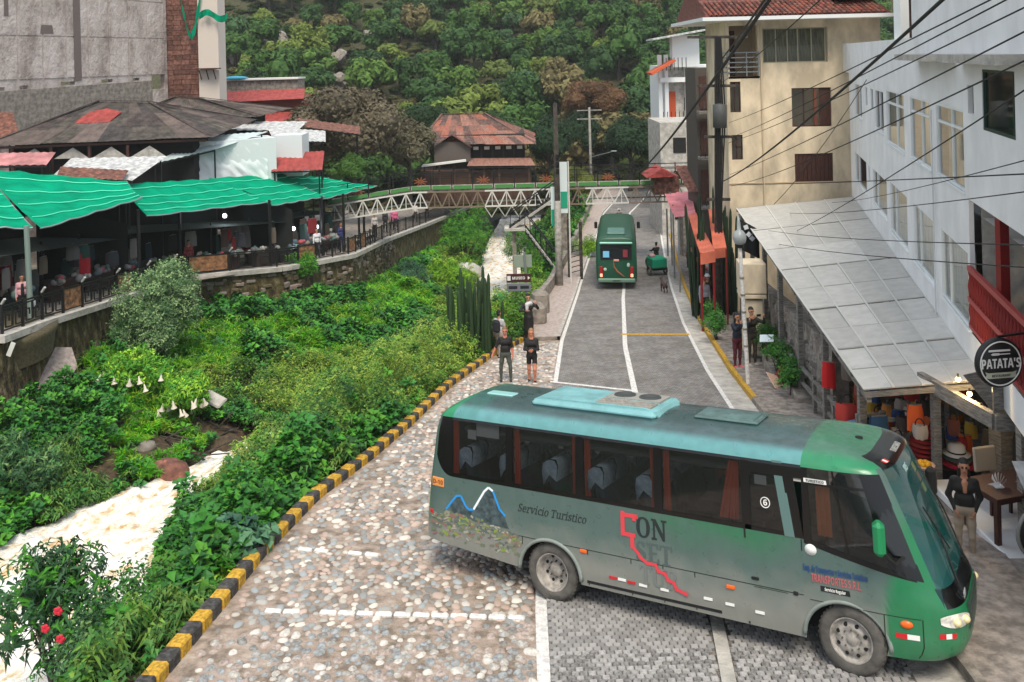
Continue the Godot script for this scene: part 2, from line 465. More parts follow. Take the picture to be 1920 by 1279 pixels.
func setting():
	var rl = func(z): return lut(ROAD_L, z)
	var rr = func(z): return lut(ROAD_R, z)
	var wr = func(z): return lut(WALK_R, z)
	var br = func(z): return lut(BANK_R, z)
	var im = Image.create(512, 512, false, Image.FORMAT_RGB8)
	var hm = Image.create(512, 512, false, Image.FORMAT_RGB8)
	var r = RandomNumberGenerator.new()
	r.seed = 31
	im.fill(C(88, 86, 84)); hm.fill(Color(0.1, 0.1, 0.1))
	for j in 16:
		for i in 16:
			var g = r.randf_range(-16, 16)
			var w = r.randf_range(-4, 5)
			im.fill_rect(Rect2i(i * 32 + (16 if j % 2 else 0), j * 32 + 2, 29, 28), C(138 + g + w, 136 + g, 134 + g - w))
			if j % 2 and i == 15: im.fill_rect(Rect2i(0, j * 32 + 2, 13, 28), C(138 + g + w, 136 + g, 134 + g - w))
	var road = StandardMaterial3D.new()
	road.albedo_texture = ImageTexture.create_from_image(im)
	road.uv1_triplanar = true; road.uv1_world_triplanar = true
	road.uv1_scale = Vector3.ONE / 2.0
	road.roughness = 0.82
	road.detail_enabled = true
	road.detail_blend_mode = BaseMaterial3D.BLEND_MODE_MUL
	road.detail_albedo = ntex(0.012, [[0.15, C(204, 201, 196)], [0.4, C(230, 227, 224)], [0.7, C(246, 244, 242)]], 33, 512)
	road.detail_uv_layer = BaseMaterial3D.DETAIL_UV_2
	road.uv2_triplanar = true; road.uv2_world_triplanar = true
	road.uv2_scale = Vector3.ONE / 9.0
	M.road = road
	struct("road", strip(rl, rr, 2, 110, 1.0, 0.0), road)
	struct("cobbled_yard", strip(func(z): return lut(KERB, z), rl, 2, 35.2, 1.0, 0.0, 6), M.mortar)
	struct("pavement", strip(func(z): return rr.call(z) + 0.14, wr, 2, 110, 1.0, 0.13), M.walk)
	var lw = strip(br, func(z): return rl.call(z) - 0.12, 35.25, 104, 1.0, 0.14)
	struct("river_pavement", lw, M.pink_walk)
	var kb = kerbing(rr, 0.14, 25.0, 104, 1.5, -0.1, 0.15)
	var yk = struct("yellow_kerb", kb, M.paint_yellow)
	struct("grey_kerb", kerbing(rr, 0.14, 2, 25.0, 1.0, -0.1, 0.15), M.dirtconc)
	struct("river_pavement_kerb", kerbing(func(z): return rl.call(z) - 0.12, 0.12, 35.25, 104, 1.5, -0.1, 0.16), M.conc)
	var fe = MB.new()
	fe.quad(P(0.75, 35.25, 0.14), P(1.87, 35.25, 0.14), P(1.87, 35.25, -0.2), P(0.75, 35.25, -0.2))
	struct("pavement_end", fe, M.dirtconc)
	var pw = kerbing(func(z): return br.call(z) - 0.28, 0.28, 36.0, 100, 1.0, -1.6, 0.75)
	tag(struct("river_parapet", pw, M.dirtconc), "low weathered concrete parapet between the raised pavement and the river", "wall").remove_meta("kind")
	var b = MB.new().smooth()
	var zs = []
	var z = 4.0
	while z < 112:
		zs.append(z); z += 0.6 if z < 50 else 1.5
	var nx = 44
	for i in zs.size() - 1:
		for j in nx:
			var q = []
			for k in [[1, 0], [1, 1], [0, 1], [0, 0]]:
				var zz = zs[i + k[0]]
				var x = lerpf(lut(PROM, zz) - 1.0, br.call(zz) + 0.05, float(j + k[1]) / nx)
				q.append(Vector3(x, bank(x, zz), -zz))
			b.quad(q[0], q[1], q[2], q[3])
	struct("riverbank", b, M.soil)
	var w = MB.new().smooth()
	var wn = FastNoiseLite.new()
	wn.seed = 9; wn.frequency = 0.9; wn.fractal_octaves = 4
	var wat = StandardMaterial3D.new()
	wat.albedo_texture = ntex(0.016, [[0.12, C(196, 150, 96)], [0.24, C(222, 192, 148)], [0.36, C(238, 226, 204)], [0.48, C(243, 240, 232)], [0.75, C(246, 246, 244)]], 41, 512, 5)
	wat.uv1_triplanar = true; wat.uv1_world_triplanar = true; wat.uv1_scale = Vector3(0.22, 0.22, 0.11)
	wat.roughness = 0.22
	wat.normal_enabled = true; wat.normal_texture = nbump(0.03, 4.0, 43, 512)
	M.water = wat
	z = 6.0
	while z < 108:
		var dz = 0.22 if z < 34 else 0.8
		var hw = func(q): return HWID(q) + 0.7
		for j in 30:
			var q = []
			for k in [[dz, 0], [dz, 1], [0, 1], [0, 0]]:
				var zz = z + k[0]
				var x = lut(RIVER, zz) + hw.call(zz) * (2.0 * (j + k[1]) / 30.0 - 1.0)
				var y = GR(zz) + 0.22 * wn.get_noise_2d(x * 0.8, zz * 0.4) + 0.05 * wn.get_noise_2d(x * 4.0 + 40, zz * 1.6)
				q.append(Vector3(x, y, -zz))
			w.quad(q[0], q[1], q[2], q[3])
		z += dz
	struct("river", w, wat)
	var g = MB.new()
	g.quad(Vector3(-900, -24, -1200), Vector3(900, -24, -1200), Vector3(900, -24, 300), Vector3(-900, -24, 300))
	struct("ground", g, M.green_soil)
	var tl = MB.new().smooth()
	z = 4.0
	while z < 108:
		var e = z + 4.0
		tl.quad(Vector3(-90, GP(e) - 0.05, -e), Vector3(lut(PROM, e), GP(e) - 0.05, -e), Vector3(lut(PROM, z), GP(z) - 0.05, -z), Vector3(-90, GP(z) - 0.05, -z))
		z = e
	struct("market_ground", tl, M.dirtconc)
	var tr = MB.new().smooth()
	z = 2.0
	while z < 108:
		var e = z + 4.0
		tr.quad(P(wr.call(e) - 0.1, e, 0.11), P(90, e, 0.11), P(90, z, 0.11), P(wr.call(z) - 0.1, z, 0.11))
		z = e
	struct("town_ground", tr, M.dirtconc)
func bank(x: float, z: float) -> float:
	var c = lut(RIVER, z)
	var half = HWID(z)
	var bed = GR(z) - 0.5
	var n = fnoise.get_noise_2d(x * 4.0, z * 4.0) * 0.45
	if x > c:
		var e = lut(BANK_R, z)
		if e - c < half + 0.3: half = maxf(e - c - 0.3, 0.2)
		var t = clampf((x - c - half) / maxf(e - c - half, 0.3), 0, 1)
		var y = lerpf(bed, G(z) - 0.06, smoothstep(0, 1, pow(t, 0.75)))
		return minf(y + n * sin(t * PI) - (0.25 if t > 0.5 and t < 0.96 else 0.0) * sin(t * PI), G(z) - 0.05)
	var e = lut(PROM, z)
	var top = GP(z) - 2.3 - 0.5 * clampf((z - 45.0) / 10.0, 0, 1)
	var t = clampf((c - half - x) / maxf(c - half - e, 0.5), 0, 1)
	return lerpf(bed, top, smoothstep(0, 1, pow(t, 0.6))) + n * sin(t * PI) * 1.5
func road_marks():
	var mk = func(called, x0: float, x1: float, line: Callable, z0, z1, m, label, up):
		var w = (x1 - x0)
		var s = strip(func(z): return line.call(z) + x0, func(z): return line.call(z) + x1, z0, z1, 0.8, up, 1)
		var o = struct(called, s, m)
		return o
	var rl = func(z): return lut(ROAD_L, z)
	var rr = func(z): return lut(ROAD_R, z)
	mk.call("road_line", 0.0, 0.14, rl, 28.0, 104, M.paint_white, "", 0.006)
	var mid = func(z): return lut([[24.0, 3.42], [26.5, 3.55], [33.6, 4.18], [46.5, 5.75], [57.0, 7.2], [70.0, 9.0], [84.0, 11.2], [92.0, 13.5], [104.0, 16.5]], z)
	mk.call("centre_line", -0.08, 0.09, mid, 26.2, 104, M.paint_white, "", 0.006)
	mk.call("edge_line", -0.72, -0.6, rr, 14.0, 104, M.paint_white, "", 0.006)
	mk.call("gutter", -0.6, 0.0, rr, 2.0, 104, M.conc, "", 0.003)
	mk.call("yard_edge", 0.0, 0.17, rl, 2.0, 26.0, M.paint_white, "", 0.004)
	var b = MB.new()
	b.quad(P(1.15, 28.2, 0.008), P(3.6, 26.7, 0.008), P(3.6, 26.5, 0.008), P(1.15, 28.0, 0.008))
	struct("stop_line", b, M.paint_white)
	b = MB.new()
	b.quad(P(4.35, 36.3, 0.007), P(7.0, 35.9, 0.007), P(7.0, 35.55, 0.007), P(4.35, 35.95, 0.007))
	struct("yellow_mark", b, M.paint_yellow)
	b = MB.new()
	for i in 7:
		var z = 9.0 + i
		var x = 2.2 + (z - 9.0) * 0.13
		b.quad(P(x + 0.13, z + 1, 0.045), P(x + 0.31, z + 1, 0.045), P(x + 0.18, z, 0.045), P(x, z, 0.045))
	struct("concrete_band", b, M.conc)
	var k = thing("striped_kerb", "long kerb of black and yellow painted blocks along the cobbled yard", "kerb")
	var z = 9.4
	var i = 0
	rng.seed = 4
	while z < 35.0:
		var len = 0.34 if z < 24 else 0.42
		var d = Vector2(lut(KERB, z + 0.1) - lut(KERB, z), 0.1).normalized()
		var e = z + len * d.y
		var a = P(lut(KERB, z) - 0.1, z); var c = P(lut(KERB, e) - 0.1, e)
		var mb = MB.new()
		var dir = (c - a).normalized()
		var side = dir.cross(Vector3.UP).normalized()
		mb.bevel((a + c) * 0.5 + Vector3(0, 0.03 + rng.randf_range(-0.012, 0.012), 0), Vector3((c - a).length() - 0.012, 0.30, 0.24), 0.03, Basis(dir, side.cross(dir), side))
		part("kerb_block", mb, M.paint_yellow if i % 2 == 0 else M.paint_black, k)
		z = e; i += 1
func cobbles():
	var yard = get_node("cobbled_yard")
	var r = RandomNumberGenerator.new()
	r.seed = 77
	var pn = FastNoiseLite.new()
	pn.seed = 3; pn.frequency = 0.42; pn.fractal_octaves = 3
	var shapes = []
	for v in 6:
		var b = MB.new().smooth()
		var k = 9
		var ring = []
		var sq = r.randf_range(0.75, 1.0)
		for j in k:
			var t = TAU * j / k
			var q = r.randf_range(0.82, 1.1)
			ring.append(Vector2(cos(t) * q, sin(t) * q * sq))
		for j in k:
			var m = (j + 1) % k
			var a = ring[j]; var e = ring[m]
			b.tri(Vector3(a.x * 0.55, 0.42, a.y * 0.55), Vector3(e.x * 0.55, 0.42, e.y * 0.55), Vector3(0, 0.5, 0))
			b.quad(Vector3(a.x * 0.9, 0.24, a.y * 0.9), Vector3(e.x * 0.9, 0.24, e.y * 0.9), Vector3(e.x * 0.55, 0.42, e.y * 0.55), Vector3(a.x * 0.55, 0.42, a.y * 0.55))
			b.quad(Vector3(a.x, -0.3, a.y), Vector3(e.x, -0.3, e.y), Vector3(e.x * 0.9, 0.24, e.y * 0.9), Vector3(a.x * 0.9, 0.24, a.y * 0.9))
		shapes.append(b.done())
	var mats = []
	for q in [C(164, 162, 156), C(186, 180, 170), C(184, 164, 152), C(140, 142, 142), C(150, 156, 158), C(206, 200, 190), C(172, 152, 140), C(128, 126, 122)]:
		mats.append(tex([[0.2, q.darkened(0.22)], [0.5, q], [0.8, q.lightened(0.18)]], 0.05, 0.6, 0.8, 2.0, mats.size() + 50, 128))
	var spots = []
	var grid = {}
	for t in 80000:
		var z = 10.6 + pow(r.randf(), 1.5) * 24.0
		var x = lerpf(lut(KERB, z) + 0.18, lut(ROAD_L, z) - 0.05, r.randf())
		var keep = pn.get_noise_2d(x * 1.6, z * 1.1)
		var bare = keep > 0.16
		if bare and r.randf() < 0.96: continue
		var s = r.randf_range(0.045, 0.088) * (1.25 if r.randf() < 0.12 else 1.0)
		var cell = Vector2i(floori(x / 0.2), floori(z / 0.2))
		var ok = true
		for dx in [-1, 0, 1]:
			for dz in [-1, 0, 1]:
				for o in grid.get(cell + Vector2i(dx, dz), []):
					if Vector2(o.x - x, o.y - z).length() < (o.z + s) * 0.88: ok = false
		if not ok: continue
		if not grid.has(cell): grid[cell] = []
		grid[cell].append(Vector3(x, z, s))
		spots.append(Vector3(x, z, s))
	spots.sort_custom(func(a, b): return a.y < b.y)
	var xs = []; var cs = []
	var cols = [L(164, 162, 156), L(186, 180, 170), L(184, 164, 152), L(140, 142, 142), L(150, 156, 158), L(206, 200, 190), L(172, 152, 140), L(128, 126, 122)]
	var n = 0
	for s in spots:
		var sc = Vector3(s.z * r.randf_range(1.0, 1.25), s.z * r.randf_range(0.5, 0.85), s.z)
		var xf = Transform3D(Basis(Vector3.UP, r.randf() * TAU) * Basis.from_scale(sc), P(s.x, s.y, 0.002))
		var p = G(s.y)
		if n < 300 and s.y > 11.3:
			var o = struct("cobblestone", shapes[r.randi() % 6], mats[r.randi() % 8], yard)
			o.transform = xf
			n += 1
		else:
			xs.append(xf); cs.append(cols[r.randi() % 8] * r.randf_range(0.85, 1.1))
	many("cobblestones", shapes[0], M.stone, xs, cs, yard)
	var road = get_node("road")
	var sett = MB.new()
	sett.bevel(Vector3(0, 0, 0), Vector3(0.098, 0.08, 0.088), 0.012)
	var sm = sett.done()
	var sx = []; var sc = []
	var smats = []
	for q in [128, 138, 146, 154, 120]:
		smats.append(tex([[0.2, C(q - 26, q - 28, q - 30)], [0.5, C(q, q - 2, q - 4)], [0.8, C(q + 16, q + 14, q + 12)]], 0.05, 0.5, 0.8, 2.0, q, 128))
	n = 0
	var z = 10.8
	var row = 0
	while z < 15.0:
		var x = lut(ROAD_L, z) + 0.22 + (0.05 if row % 2 else 0.0)
		while x < lut(ROAD_R, z) - 0.64:
			var band = 2.2 + (z - 9.0) * 0.13
			if x < band - 0.05 or x > band + 0.23:
				var xf = Transform3D(Basis.from_euler(Vector3(r.randf_range(-0.05, 0.05) + 0.1, r.randf_range(-0.04, 0.04), r.randf_range(-0.05, 0.05))), P(x, z, -0.003 + r.randf_range(-0.006, 0.006)))
				if n < 300 and z > 11.25 and x > 0.3 and x < 5.2:
					var o = struct("sett", sm, smats[r.randi() % 5], road)
					o.transform = xf
					n += 1
				else:
					sx.append(xf)
					var q = r.randf_range(-18, 16)
					sc.append(L(138 + q, 136 + q, 134 + q))
			x += 0.108
		z += 0.097
		row += 1
	many("setts", sm, M.stone, sx, sc, road)
	for ln in [[-3.75, 13.35, 0.1, 12.95], [-3.8, 15.62, -2.3, 15.25]]:
		var a = Vector2(ln[0], ln[1]); var e = Vector2(ln[2], ln[3])
		var k = int((e - a).length() / 0.27)
		for i in k:
			if r.randf() < 0.12: continue
			var q = a.lerp(e, (i + 0.5) / k)
			var mb = MB.new()
			mb.bevel(Vector3.ZERO, Vector3(0.25, 0.1, 0.09), 0.02)
			var o = struct("painted_stone", mb, M.paint_white, yard)
			o.transform = Transform3D(Basis(Vector3.UP, atan2(e.y - a.y, e.x - a.x) + r.randf_range(-0.05, 0.05)), P(q.x, q.y, 0.0))
const B_SE_R := [[0.40, -2.41], [0.9, -2.40], [1.5, -2.33], [2.38, -2.20], [2.64, -2.10], [2.74, -1.99], [2.83, -1.87], [2.88, -1.80], [2.90, -1.76]]
const B_SE_F := [[0.34, 5.36], [0.42, 5.50], [0.55, 5.56], [0.9, 5.57], [1.05, 5.53], [1.22, 5.43], [2.0, 5.12], [2.62, 4.86], [2.68, 4.81], [2.73, 4.70], [2.78, 4.50], [2.83, 4.24], [2.875, 3.98], [2.90, 3.76]]
const B_W := [[0.30, 1.11], [0.6, 1.145], [1.0, 1.15], [1.67, 1.15], [2.62, 1.112], [2.66, 1.10], [2.705, 1.066], [2.75, 1.01], [2.785, 0.92], [2.82, 0.79], [2.86, 0.56], [2.89, 0.28], [2.90, 0.0]]
var bnz := FastNoiseLite.new()
func bus_paint(s: float, h: float) -> Color:
	var nz = bnz.get_noise_2d(s * 3.0, h * 5.0)
	var nv = bnz.get_noise_2d(s * 16.0 + 60, h * 3.0)
	var k = L(74, 96, 91)
	var gr = L(18, 112, 66)
	var up = smoothstep(1.2, 1.66, h + 0.16 * nz)
	var zone = smoothstep(1.3, 2.4, s + nz * 0.5) * (1.0 - smoothstep(3.3, 3.8, s))
	k = k.lerp(gr, up * zone * 0.62)
	k = k.lerp(L(20, 110, 68), smoothstep(4.55, 4.75, s - 0.25 * (h - 0.9)))
	k = k.lerp(L(12, 104, 66), 1.0 - smoothstep(-2.24, -2.16, s))
	var dust = smoothstep(1.35, 0.5, h + 0.22 * nz + 0.10 * nv) * 0.85
	if s > 4.7: dust *= 0.1
	k = k.lerp(L(134, 133, 126), clampf(dust, 0, 1))
	return k * (1.0 + 0.10 * nv)
func bus_roof(s: float, h: float, z: float) -> Color:
	var nz = bnz.get_noise_2d(s * 2.2, z * 2.6 + 30)
	var nf = bnz.get_noise_2d(s * 9.0, z * 9.0 + 90)
	var side = smoothstep(0.98, 0.80, absf(z))
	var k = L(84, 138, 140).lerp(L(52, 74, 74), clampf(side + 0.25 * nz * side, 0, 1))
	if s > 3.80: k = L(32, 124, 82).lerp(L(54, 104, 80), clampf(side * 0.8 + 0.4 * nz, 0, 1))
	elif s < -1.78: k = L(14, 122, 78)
	elif s < -1.3: k = k.lerp(L(30, 110, 92), 0.3)
	return k * (1.0 + 0.16 * nf)
func bus_cap(front: bool, q: float, zf: float, h: float, side: float, out := 0.0) -> Vector3:
	var s0 = 3.74 if front else -1.75
	var se = lut(B_SE_F if front else B_SE_R, h)
	var w = lut(B_W, h)
	var s = s0 + q * (se - s0)
	var n = Vector3(((1.0 if front else -1.0) * pow(q, 3.5)), 0, side * pow(zf, 3.5)).normalized()
	return Vector3(s, h, side * w * zf) + n * out
func bus_cols(e: float, k: int) -> Array:
	var r = []
	for i in k + 1:
		var q = 0.9 * i / k
		r.append(Vector2(q, pow(1.0 - pow(q, e), 1.0 / e)))
	var z0 = r[-1].y
	for i in range(1, k / 2 + 1):
		var zf = z0 * (1.0 - float(i) / (k / 2))
		r.append(Vector2(pow(1.0 - pow(zf, e), 1.0 / e), zf))
	return r
func bus_low(s: float) -> float:
	var b = lut([[-2.4, 0.6], [-0.4, 0.42], [0.45, 0.38], [5.6, 0.36]], s)
	if absf(s) < 0.5: b = maxf(b, 0.46 + sqrt(0.25 - s * s))
	if absf(s - 4.2) < 0.5: b = maxf(b, 0.44 + sqrt(0.25 - (s - 4.2) * (s - 4.2)))
	return b
func sheet(mb: MB, fa: Callable, fb: Callable, lo0: float, hi0: float, lo1: float, hi1: float, rows: int, flip: bool, kc: Callable):
	for i in rows:
		var t0 = float(i) / rows; var t1 = float(i + 1) / rows
		var p = [fa.call(lerpf(lo0, hi0, t1)), fb.call(lerpf(lo1, hi1, t1)), fb.call(lerpf(lo1, hi1, t0)), fa.call(lerpf(lo0, hi0, t0))]
		var c = [kc.call(p[0]), kc.call(p[1]), kc.call(p[2]), kc.call(p[3])]
		if flip:
			mb.tric(p[2], p[1], p[0], c[2], c[1], c[0]); mb.tric(p[3], p[2], p[0], c[3], c[2], c[0])
		else:
			mb.tric(p[0], p[1], p[2], c[0], c[1], c[2]); mb.tric(p[0], p[2], p[3], c[0], c[2], c[3])
func side_pt(s: float, h: float, side: float, out := 0.0) -> Vector3:
	return Vector3(s, h, side * (lut(B_W, h) + out))
func side_quad(mb: MB, s0: float, s1: float, h0: float, h1: float, out: float, side := 1.0, lean := 0.0):
	var a = side_pt(s0 - lean, h1, side, out); var b = side_pt(s1 - lean, h1, side, out); var d = side_pt(s1, h0, side, out); var e = side_pt(s0, h0, side, out)
	if side > 0: mb.quad(a, b, d, e)
	else: mb.quad(b, a, e, d)
func wheel_mesh(dual := false) -> Array:
	var ax = Transform3D(Basis(Vector3.RIGHT, PI / 2), Vector3.ZERO)
	var t = MB.new().smooth()
	t.lathe([Vector2(0.26, -0.12), Vector2(0.36, -0.12), Vector2(0.40, -0.10), Vector2(0.412, -0.06), Vector2(0.412, 0.05), Vector2(0.40, 0.09), Vector2(0.365, 0.112), Vector2(0.30, 0.116), Vector2(0.255, 0.10), Vector2(0.25, 0.04)], ax, 40)
	for i in 40:
		var a = TAU * i / 40.0
		t.smooth(false)
		t.box(Vector3(cos(a) * 0.410, sin(a) * 0.410, -0.01), Vector3(0.012, 0.03, 0.17), Basis(Vector3.BACK, a))
	var r = MB.new().smooth()
	if dual:
		r.lathe([Vector2(0.0, -0.02), Vector2(0.09, -0.02), Vector2(0.11, -0.06), Vector2(0.19, -0.075), Vector2(0.225, -0.03), Vector2(0.24, 0.08), Vector2(0.262, 0.108), Vector2(0.268, 0.10)], ax, 36)
	else:
		r.lathe([Vector2(0.0, 0.075), Vector2(0.06, 0.075), Vector2(0.075, 0.05), Vector2(0.10, 0.062), Vector2(0.165, 0.07), Vector2(0.20, 0.04), Vector2(0.225, 0.03), Vector2(0.24, 0.08), Vector2(0.262, 0.108), Vector2(0.268, 0.10)], ax, 36)
	var h = MB.new()
	var d = MB.new()
	for i in 8:
		var a = TAU * i / 8.0
		var zz = -0.03 if dual else 0.07
		h.tube(Vector3(cos(a) * 0.115, sin(a) * 0.115, zz - 0.03), Vector3(cos(a) * 0.115, sin(a) * 0.115, zz + 0.02), 0.013, 0.010, 6)
		d.smooth(false)
		d.tube(Vector3(cos(a + 0.39) * 0.178, sin(a + 0.39) * 0.178, zz - 0.06), Vector3(cos(a + 0.39) * 0.178, sin(a + 0.39) * 0.178, (-0.062 if dual else 0.071)), 0.024, 0.024, 8)
	return [t, r, h, d]
func main_bus():
	bnz.seed = 12; bnz.frequency = 0.5; bnz.fractal_octaves = 4
	M.bus = vcol(0.34, 0.5, 0.3)
	M.bus.roughness_texture = ntex(0.02, [[0.2, Color(0.26, 0.26, 0.26)], [0.8, Color(0.62, 0.62, 0.62)]], 61, 256)
	M.bus.roughness = 1.0
	M.bus.uv1_triplanar = true; M.bus.uv1_scale = Vector3.ONE * 0.8
	M.bus_black = flat(C(10, 11, 12), 0.18)
	M.rubber = tex([[0.2, C(58, 56, 54)], [0.5, C(78, 76, 73)], [0.8, C(98, 95, 90)]], 0.03, 0.8, 0.85, 1.0, 62, 128)
	M.rim = tex([[0.2, C(116, 106, 98)], [0.5, C(150, 142, 134)], [0.8, C(176, 170, 162)]], 0.03, 0.5, 0.6, 1.0, 63, 128)
	M.bus_pane = glass(C(16, 20, 20), 0.66)
	M.windscreen = glass(C(40, 110, 110), 0.36)
	M.seat = tex([[0.2, C(24, 36, 52)], [0.8, C(40, 58, 78)]], 0.05, 0.6, 0.9, 1.0, 64, 128)
	M.seat_cover = tex([[0.2, C(116, 146, 176)], [0.8, C(164, 190, 212)]], 0.05, 0.6, 0.9, 1.0, 65, 128)
	M.curtain_orange = flat(C(176, 62, 30), 0.85)
	M.seam = flat(C(12, 15, 14), 0.8)
	M.amber = flat(C(226, 96, 20), 0.3)
	var t = thing("tourist_bus", "green and dusty grey tourist bus turning across the foreground with mountain picture on its side", "bus")
	t.transform = Transform3D(Basis(Vector3(0.86054, 0.06396, 0.50536), Vector3(0.00870, 0.91270, -0.13032), Vector3(-0.50930, 0.12640, 0.85125)), Vector3(1.06070, -0.38836, -14.37694))
	var body = MB.new().smooth()
	var roof = MB.new().smooth()
	var ss = []
	var s = -1.75
	while s < 3.735:
		ss.append(s); s += 0.05
	for x in [-0.5, 0.5, 3.70, 3.74]:
		ss.append(x)
	ss.sort()
	var kp = func(p): return bus_paint(p.x, p.y)
	for side in [1.0, -1.0]:
		for i in ss.size() - 1:
			var a = ss[i]; var b = ss[i + 1]
			if b - a < 0.0005: continue
			sheet(body, func(h): return side_pt(a, h, side), func(h): return side_pt(b, h, side), bus_low(a), 1.67, bus_low(b), 1.67, 18, side < 0, kp)
	var rows = [[2.66, 0.0]]
	var hs = [2.64, 2.68, 2.705, 2.73, 2.755, 2.775, 2.795, 2.815, 2.83, 2.845, 2.86, 2.875, 2.888, 2.896, 2.90]
	for side in [1.0, -1.0]:
		for i in range(0, ss.size() - 1, 1):
			var a = ss[i]; var b = ss[i + 1]
			if b - a < 0.0005: continue
			for j in hs.size() - 1:
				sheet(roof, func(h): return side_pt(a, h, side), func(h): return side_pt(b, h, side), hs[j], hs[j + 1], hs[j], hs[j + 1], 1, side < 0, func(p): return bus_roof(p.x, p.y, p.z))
	var band = MB.new().smooth()
	var pane1 = MB.new().smooth()
	var cols = bus_cols(5.0, 28)
	for side in [1.0, -1.0]:
		for i in cols.size() - 1:
			var a = cols[i]; var b = cols[i + 1]
			var fa = func(h): return bus_cap(false, a.x, a.y, h, side)
			var fb = func(h): return bus_cap(false, b.x, b.y, h, side)
			var lo = func(q): return lut([[-2.4, 0.6], [-0.4, 0.42]], -1.75 - 0.66 * q)
			var wb = func(q): return 1.67 + 0.33 * pow(clampf(q / 0.62, 0, 1), 2.2) if q < 0.62 else 2.64
			if a.x < 0.62 and b.x <= 0.625:
				sheet(body, fa, fb, lo.call(a.x), wb.call(a.x), lo.call(b.x), wb.call(b.x), 16, side > 0, kp)
				sheet(band, fa, fb, wb.call(a.x), 2.64, wb.call(b.x), 2.64, 4, side > 0, func(_p): return Color.WHITE)
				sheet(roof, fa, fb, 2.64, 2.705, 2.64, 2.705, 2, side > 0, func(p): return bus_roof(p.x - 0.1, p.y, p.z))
			else:
				sheet(body, fa, fb, lo.call(a.x), 2.64, lo.call(b.x), 2.64, 24, side > 0, kp)
				sheet(roof, fa, fb, 2.64, 2.705, 2.64, 2.705, 2, side > 0, func(_p): return L(14, 116, 74))
			for j in range(2, hs.size() - 1):
				var h0 = hs[j]
				if true:
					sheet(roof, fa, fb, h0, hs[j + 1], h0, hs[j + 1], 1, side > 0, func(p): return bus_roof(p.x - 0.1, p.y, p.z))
	var wind = MB.new().smooth()
	var dpane = MB.new().smooth()
	cols = bus_cols(4.6, 44)
	for side in [1.0, -1.0]:
		for i in cols.size() - 1:
			var a = cols[i]; var b = cols[i + 1]
			var fa = func(h): return bus_cap(true, a.x, a.y, h, side)
			var fb = func(h): return bus_cap(true, b.x, b.y, h, side)
			var sa = 3.74 + a.x * 1.80; var sb = 3.74 + b.x * 1.80
			var hb = func(q): return 1.66 - q * 0.39
			var white = func(_p): return Color.WHITE
			if b.x < 0.845:
				sheet(body, fa, fb, bus_low(sa), hb.call(a.x), bus_low(sb), hb.call(b.x), 20, side < 0, kp)
				sheet(dpane, fa, fb, hb.call(a.x), 2.62, hb.call(b.x), 2.62, 8, side < 0, white)
				sheet(roof, fa, fb, 2.62, 2.68, 2.62, 2.68, 2, side < 0, func(p): return bus_roof(maxf(p.x, 3.81), p.y, p.z))
			elif b.x < 0.91:
				sheet(body, fa, fb, bus_low(sa), 2.68, bus_low(sb), 2.68, 32, side < 0, func(p): return bus_paint(maxf(p.x, 4.95), p.y))
			else:
				sheet(body, fa, fb, 0.36, 1.02, 0.36, 1.02, 10, side < 0, kp)
				sheet(band, fa, fb, 1.02, 1.24, 1.02, 1.24, 3, side < 0, white)
				sheet(wind, fa, fb, 1.24, 2.66, 1.24, 2.66, 12, side < 0, white)
			if b.x >= 0.91:
				sheet(band, fa, fb, 2.66, 2.775, 2.66, 2.775, 4, side < 0, white)
			for j in range(1, hs.size() - 1):
				if b.x >= 0.91 and hs[j + 1] < 2.778: continue
				sheet(roof, fa, fb, hs[j], hs[j + 1], hs[j], hs[j + 1], 1, side < 0, func(p): return bus_roof(maxf(p.x, 3.81), p.y, p.z))
	part("body", body, M.bus, t)
	part("roof", roof, M.bus, t)
	part("black_trim", band, M.bus_black, t)
	part("windscreen", wind, M.windscreen, t)
	part("driver_window", dpane, M.bus_pane, t)
	var rails = MB.new()
	for side in [1.0, -1.0]:
		side_quad(rails, -1.75, 3.74, 2.60, 2.642, 0.002, side)
		side_quad(rails, -1.75, 2.98, 1.668, 1.735, 0.002, side)
		for x in [[-0.75, -0.63], [0.455, 0.585], [1.69, 1.81], [2.94, 3.06]]:
			side_quad(rails, x[0], x[1], 1.735, 2.60, 0.002, side)
		for x in [-0.69, 0.52, 1.75, 3.0]:
			rails.box(Vector3(x, 2.17, side * 1.09), Vector3(0.10, 0.88, 0.05))
	side_quad(rails, 3.06, 3.74, 2.46, 2.60, 0.002)
	side_quad(rails, 3.60, 3.74, 1.67, 2.46, 0.002, 1.0, 0.10)
	side_quad(rails, 3.06, 3.55, 1.67, 1.72, 0.002)
	for h in [[1.62, 1.70], [2.40, 2.44]]:
		for i in 12:
			var q0 = i / 15.0; var q1 = (i + 1) / 15.0
			var z0 = pow(1.0 - pow(q0, 4.6), 1 / 4.6); var z1 = pow(1.0 - pow(q1, 4.6), 1 / 4.6)
			var d0 = -q0 * 0.36 if h[0] < 2 else 0.0; var d1 = -q1 * 0.36 if h[0] < 2 else 0.0
			rails.quad(bus_cap(true, q0, z0, h[1] + d0, 1, 0.004), bus_cap(true, q1, z1, h[1] + d1, 1, 0.004), bus_cap(true, q1, z1, h[0] + d1, 1, 0.004), bus_cap(true, q0, z0, h[0] + d0, 1, 0.004))
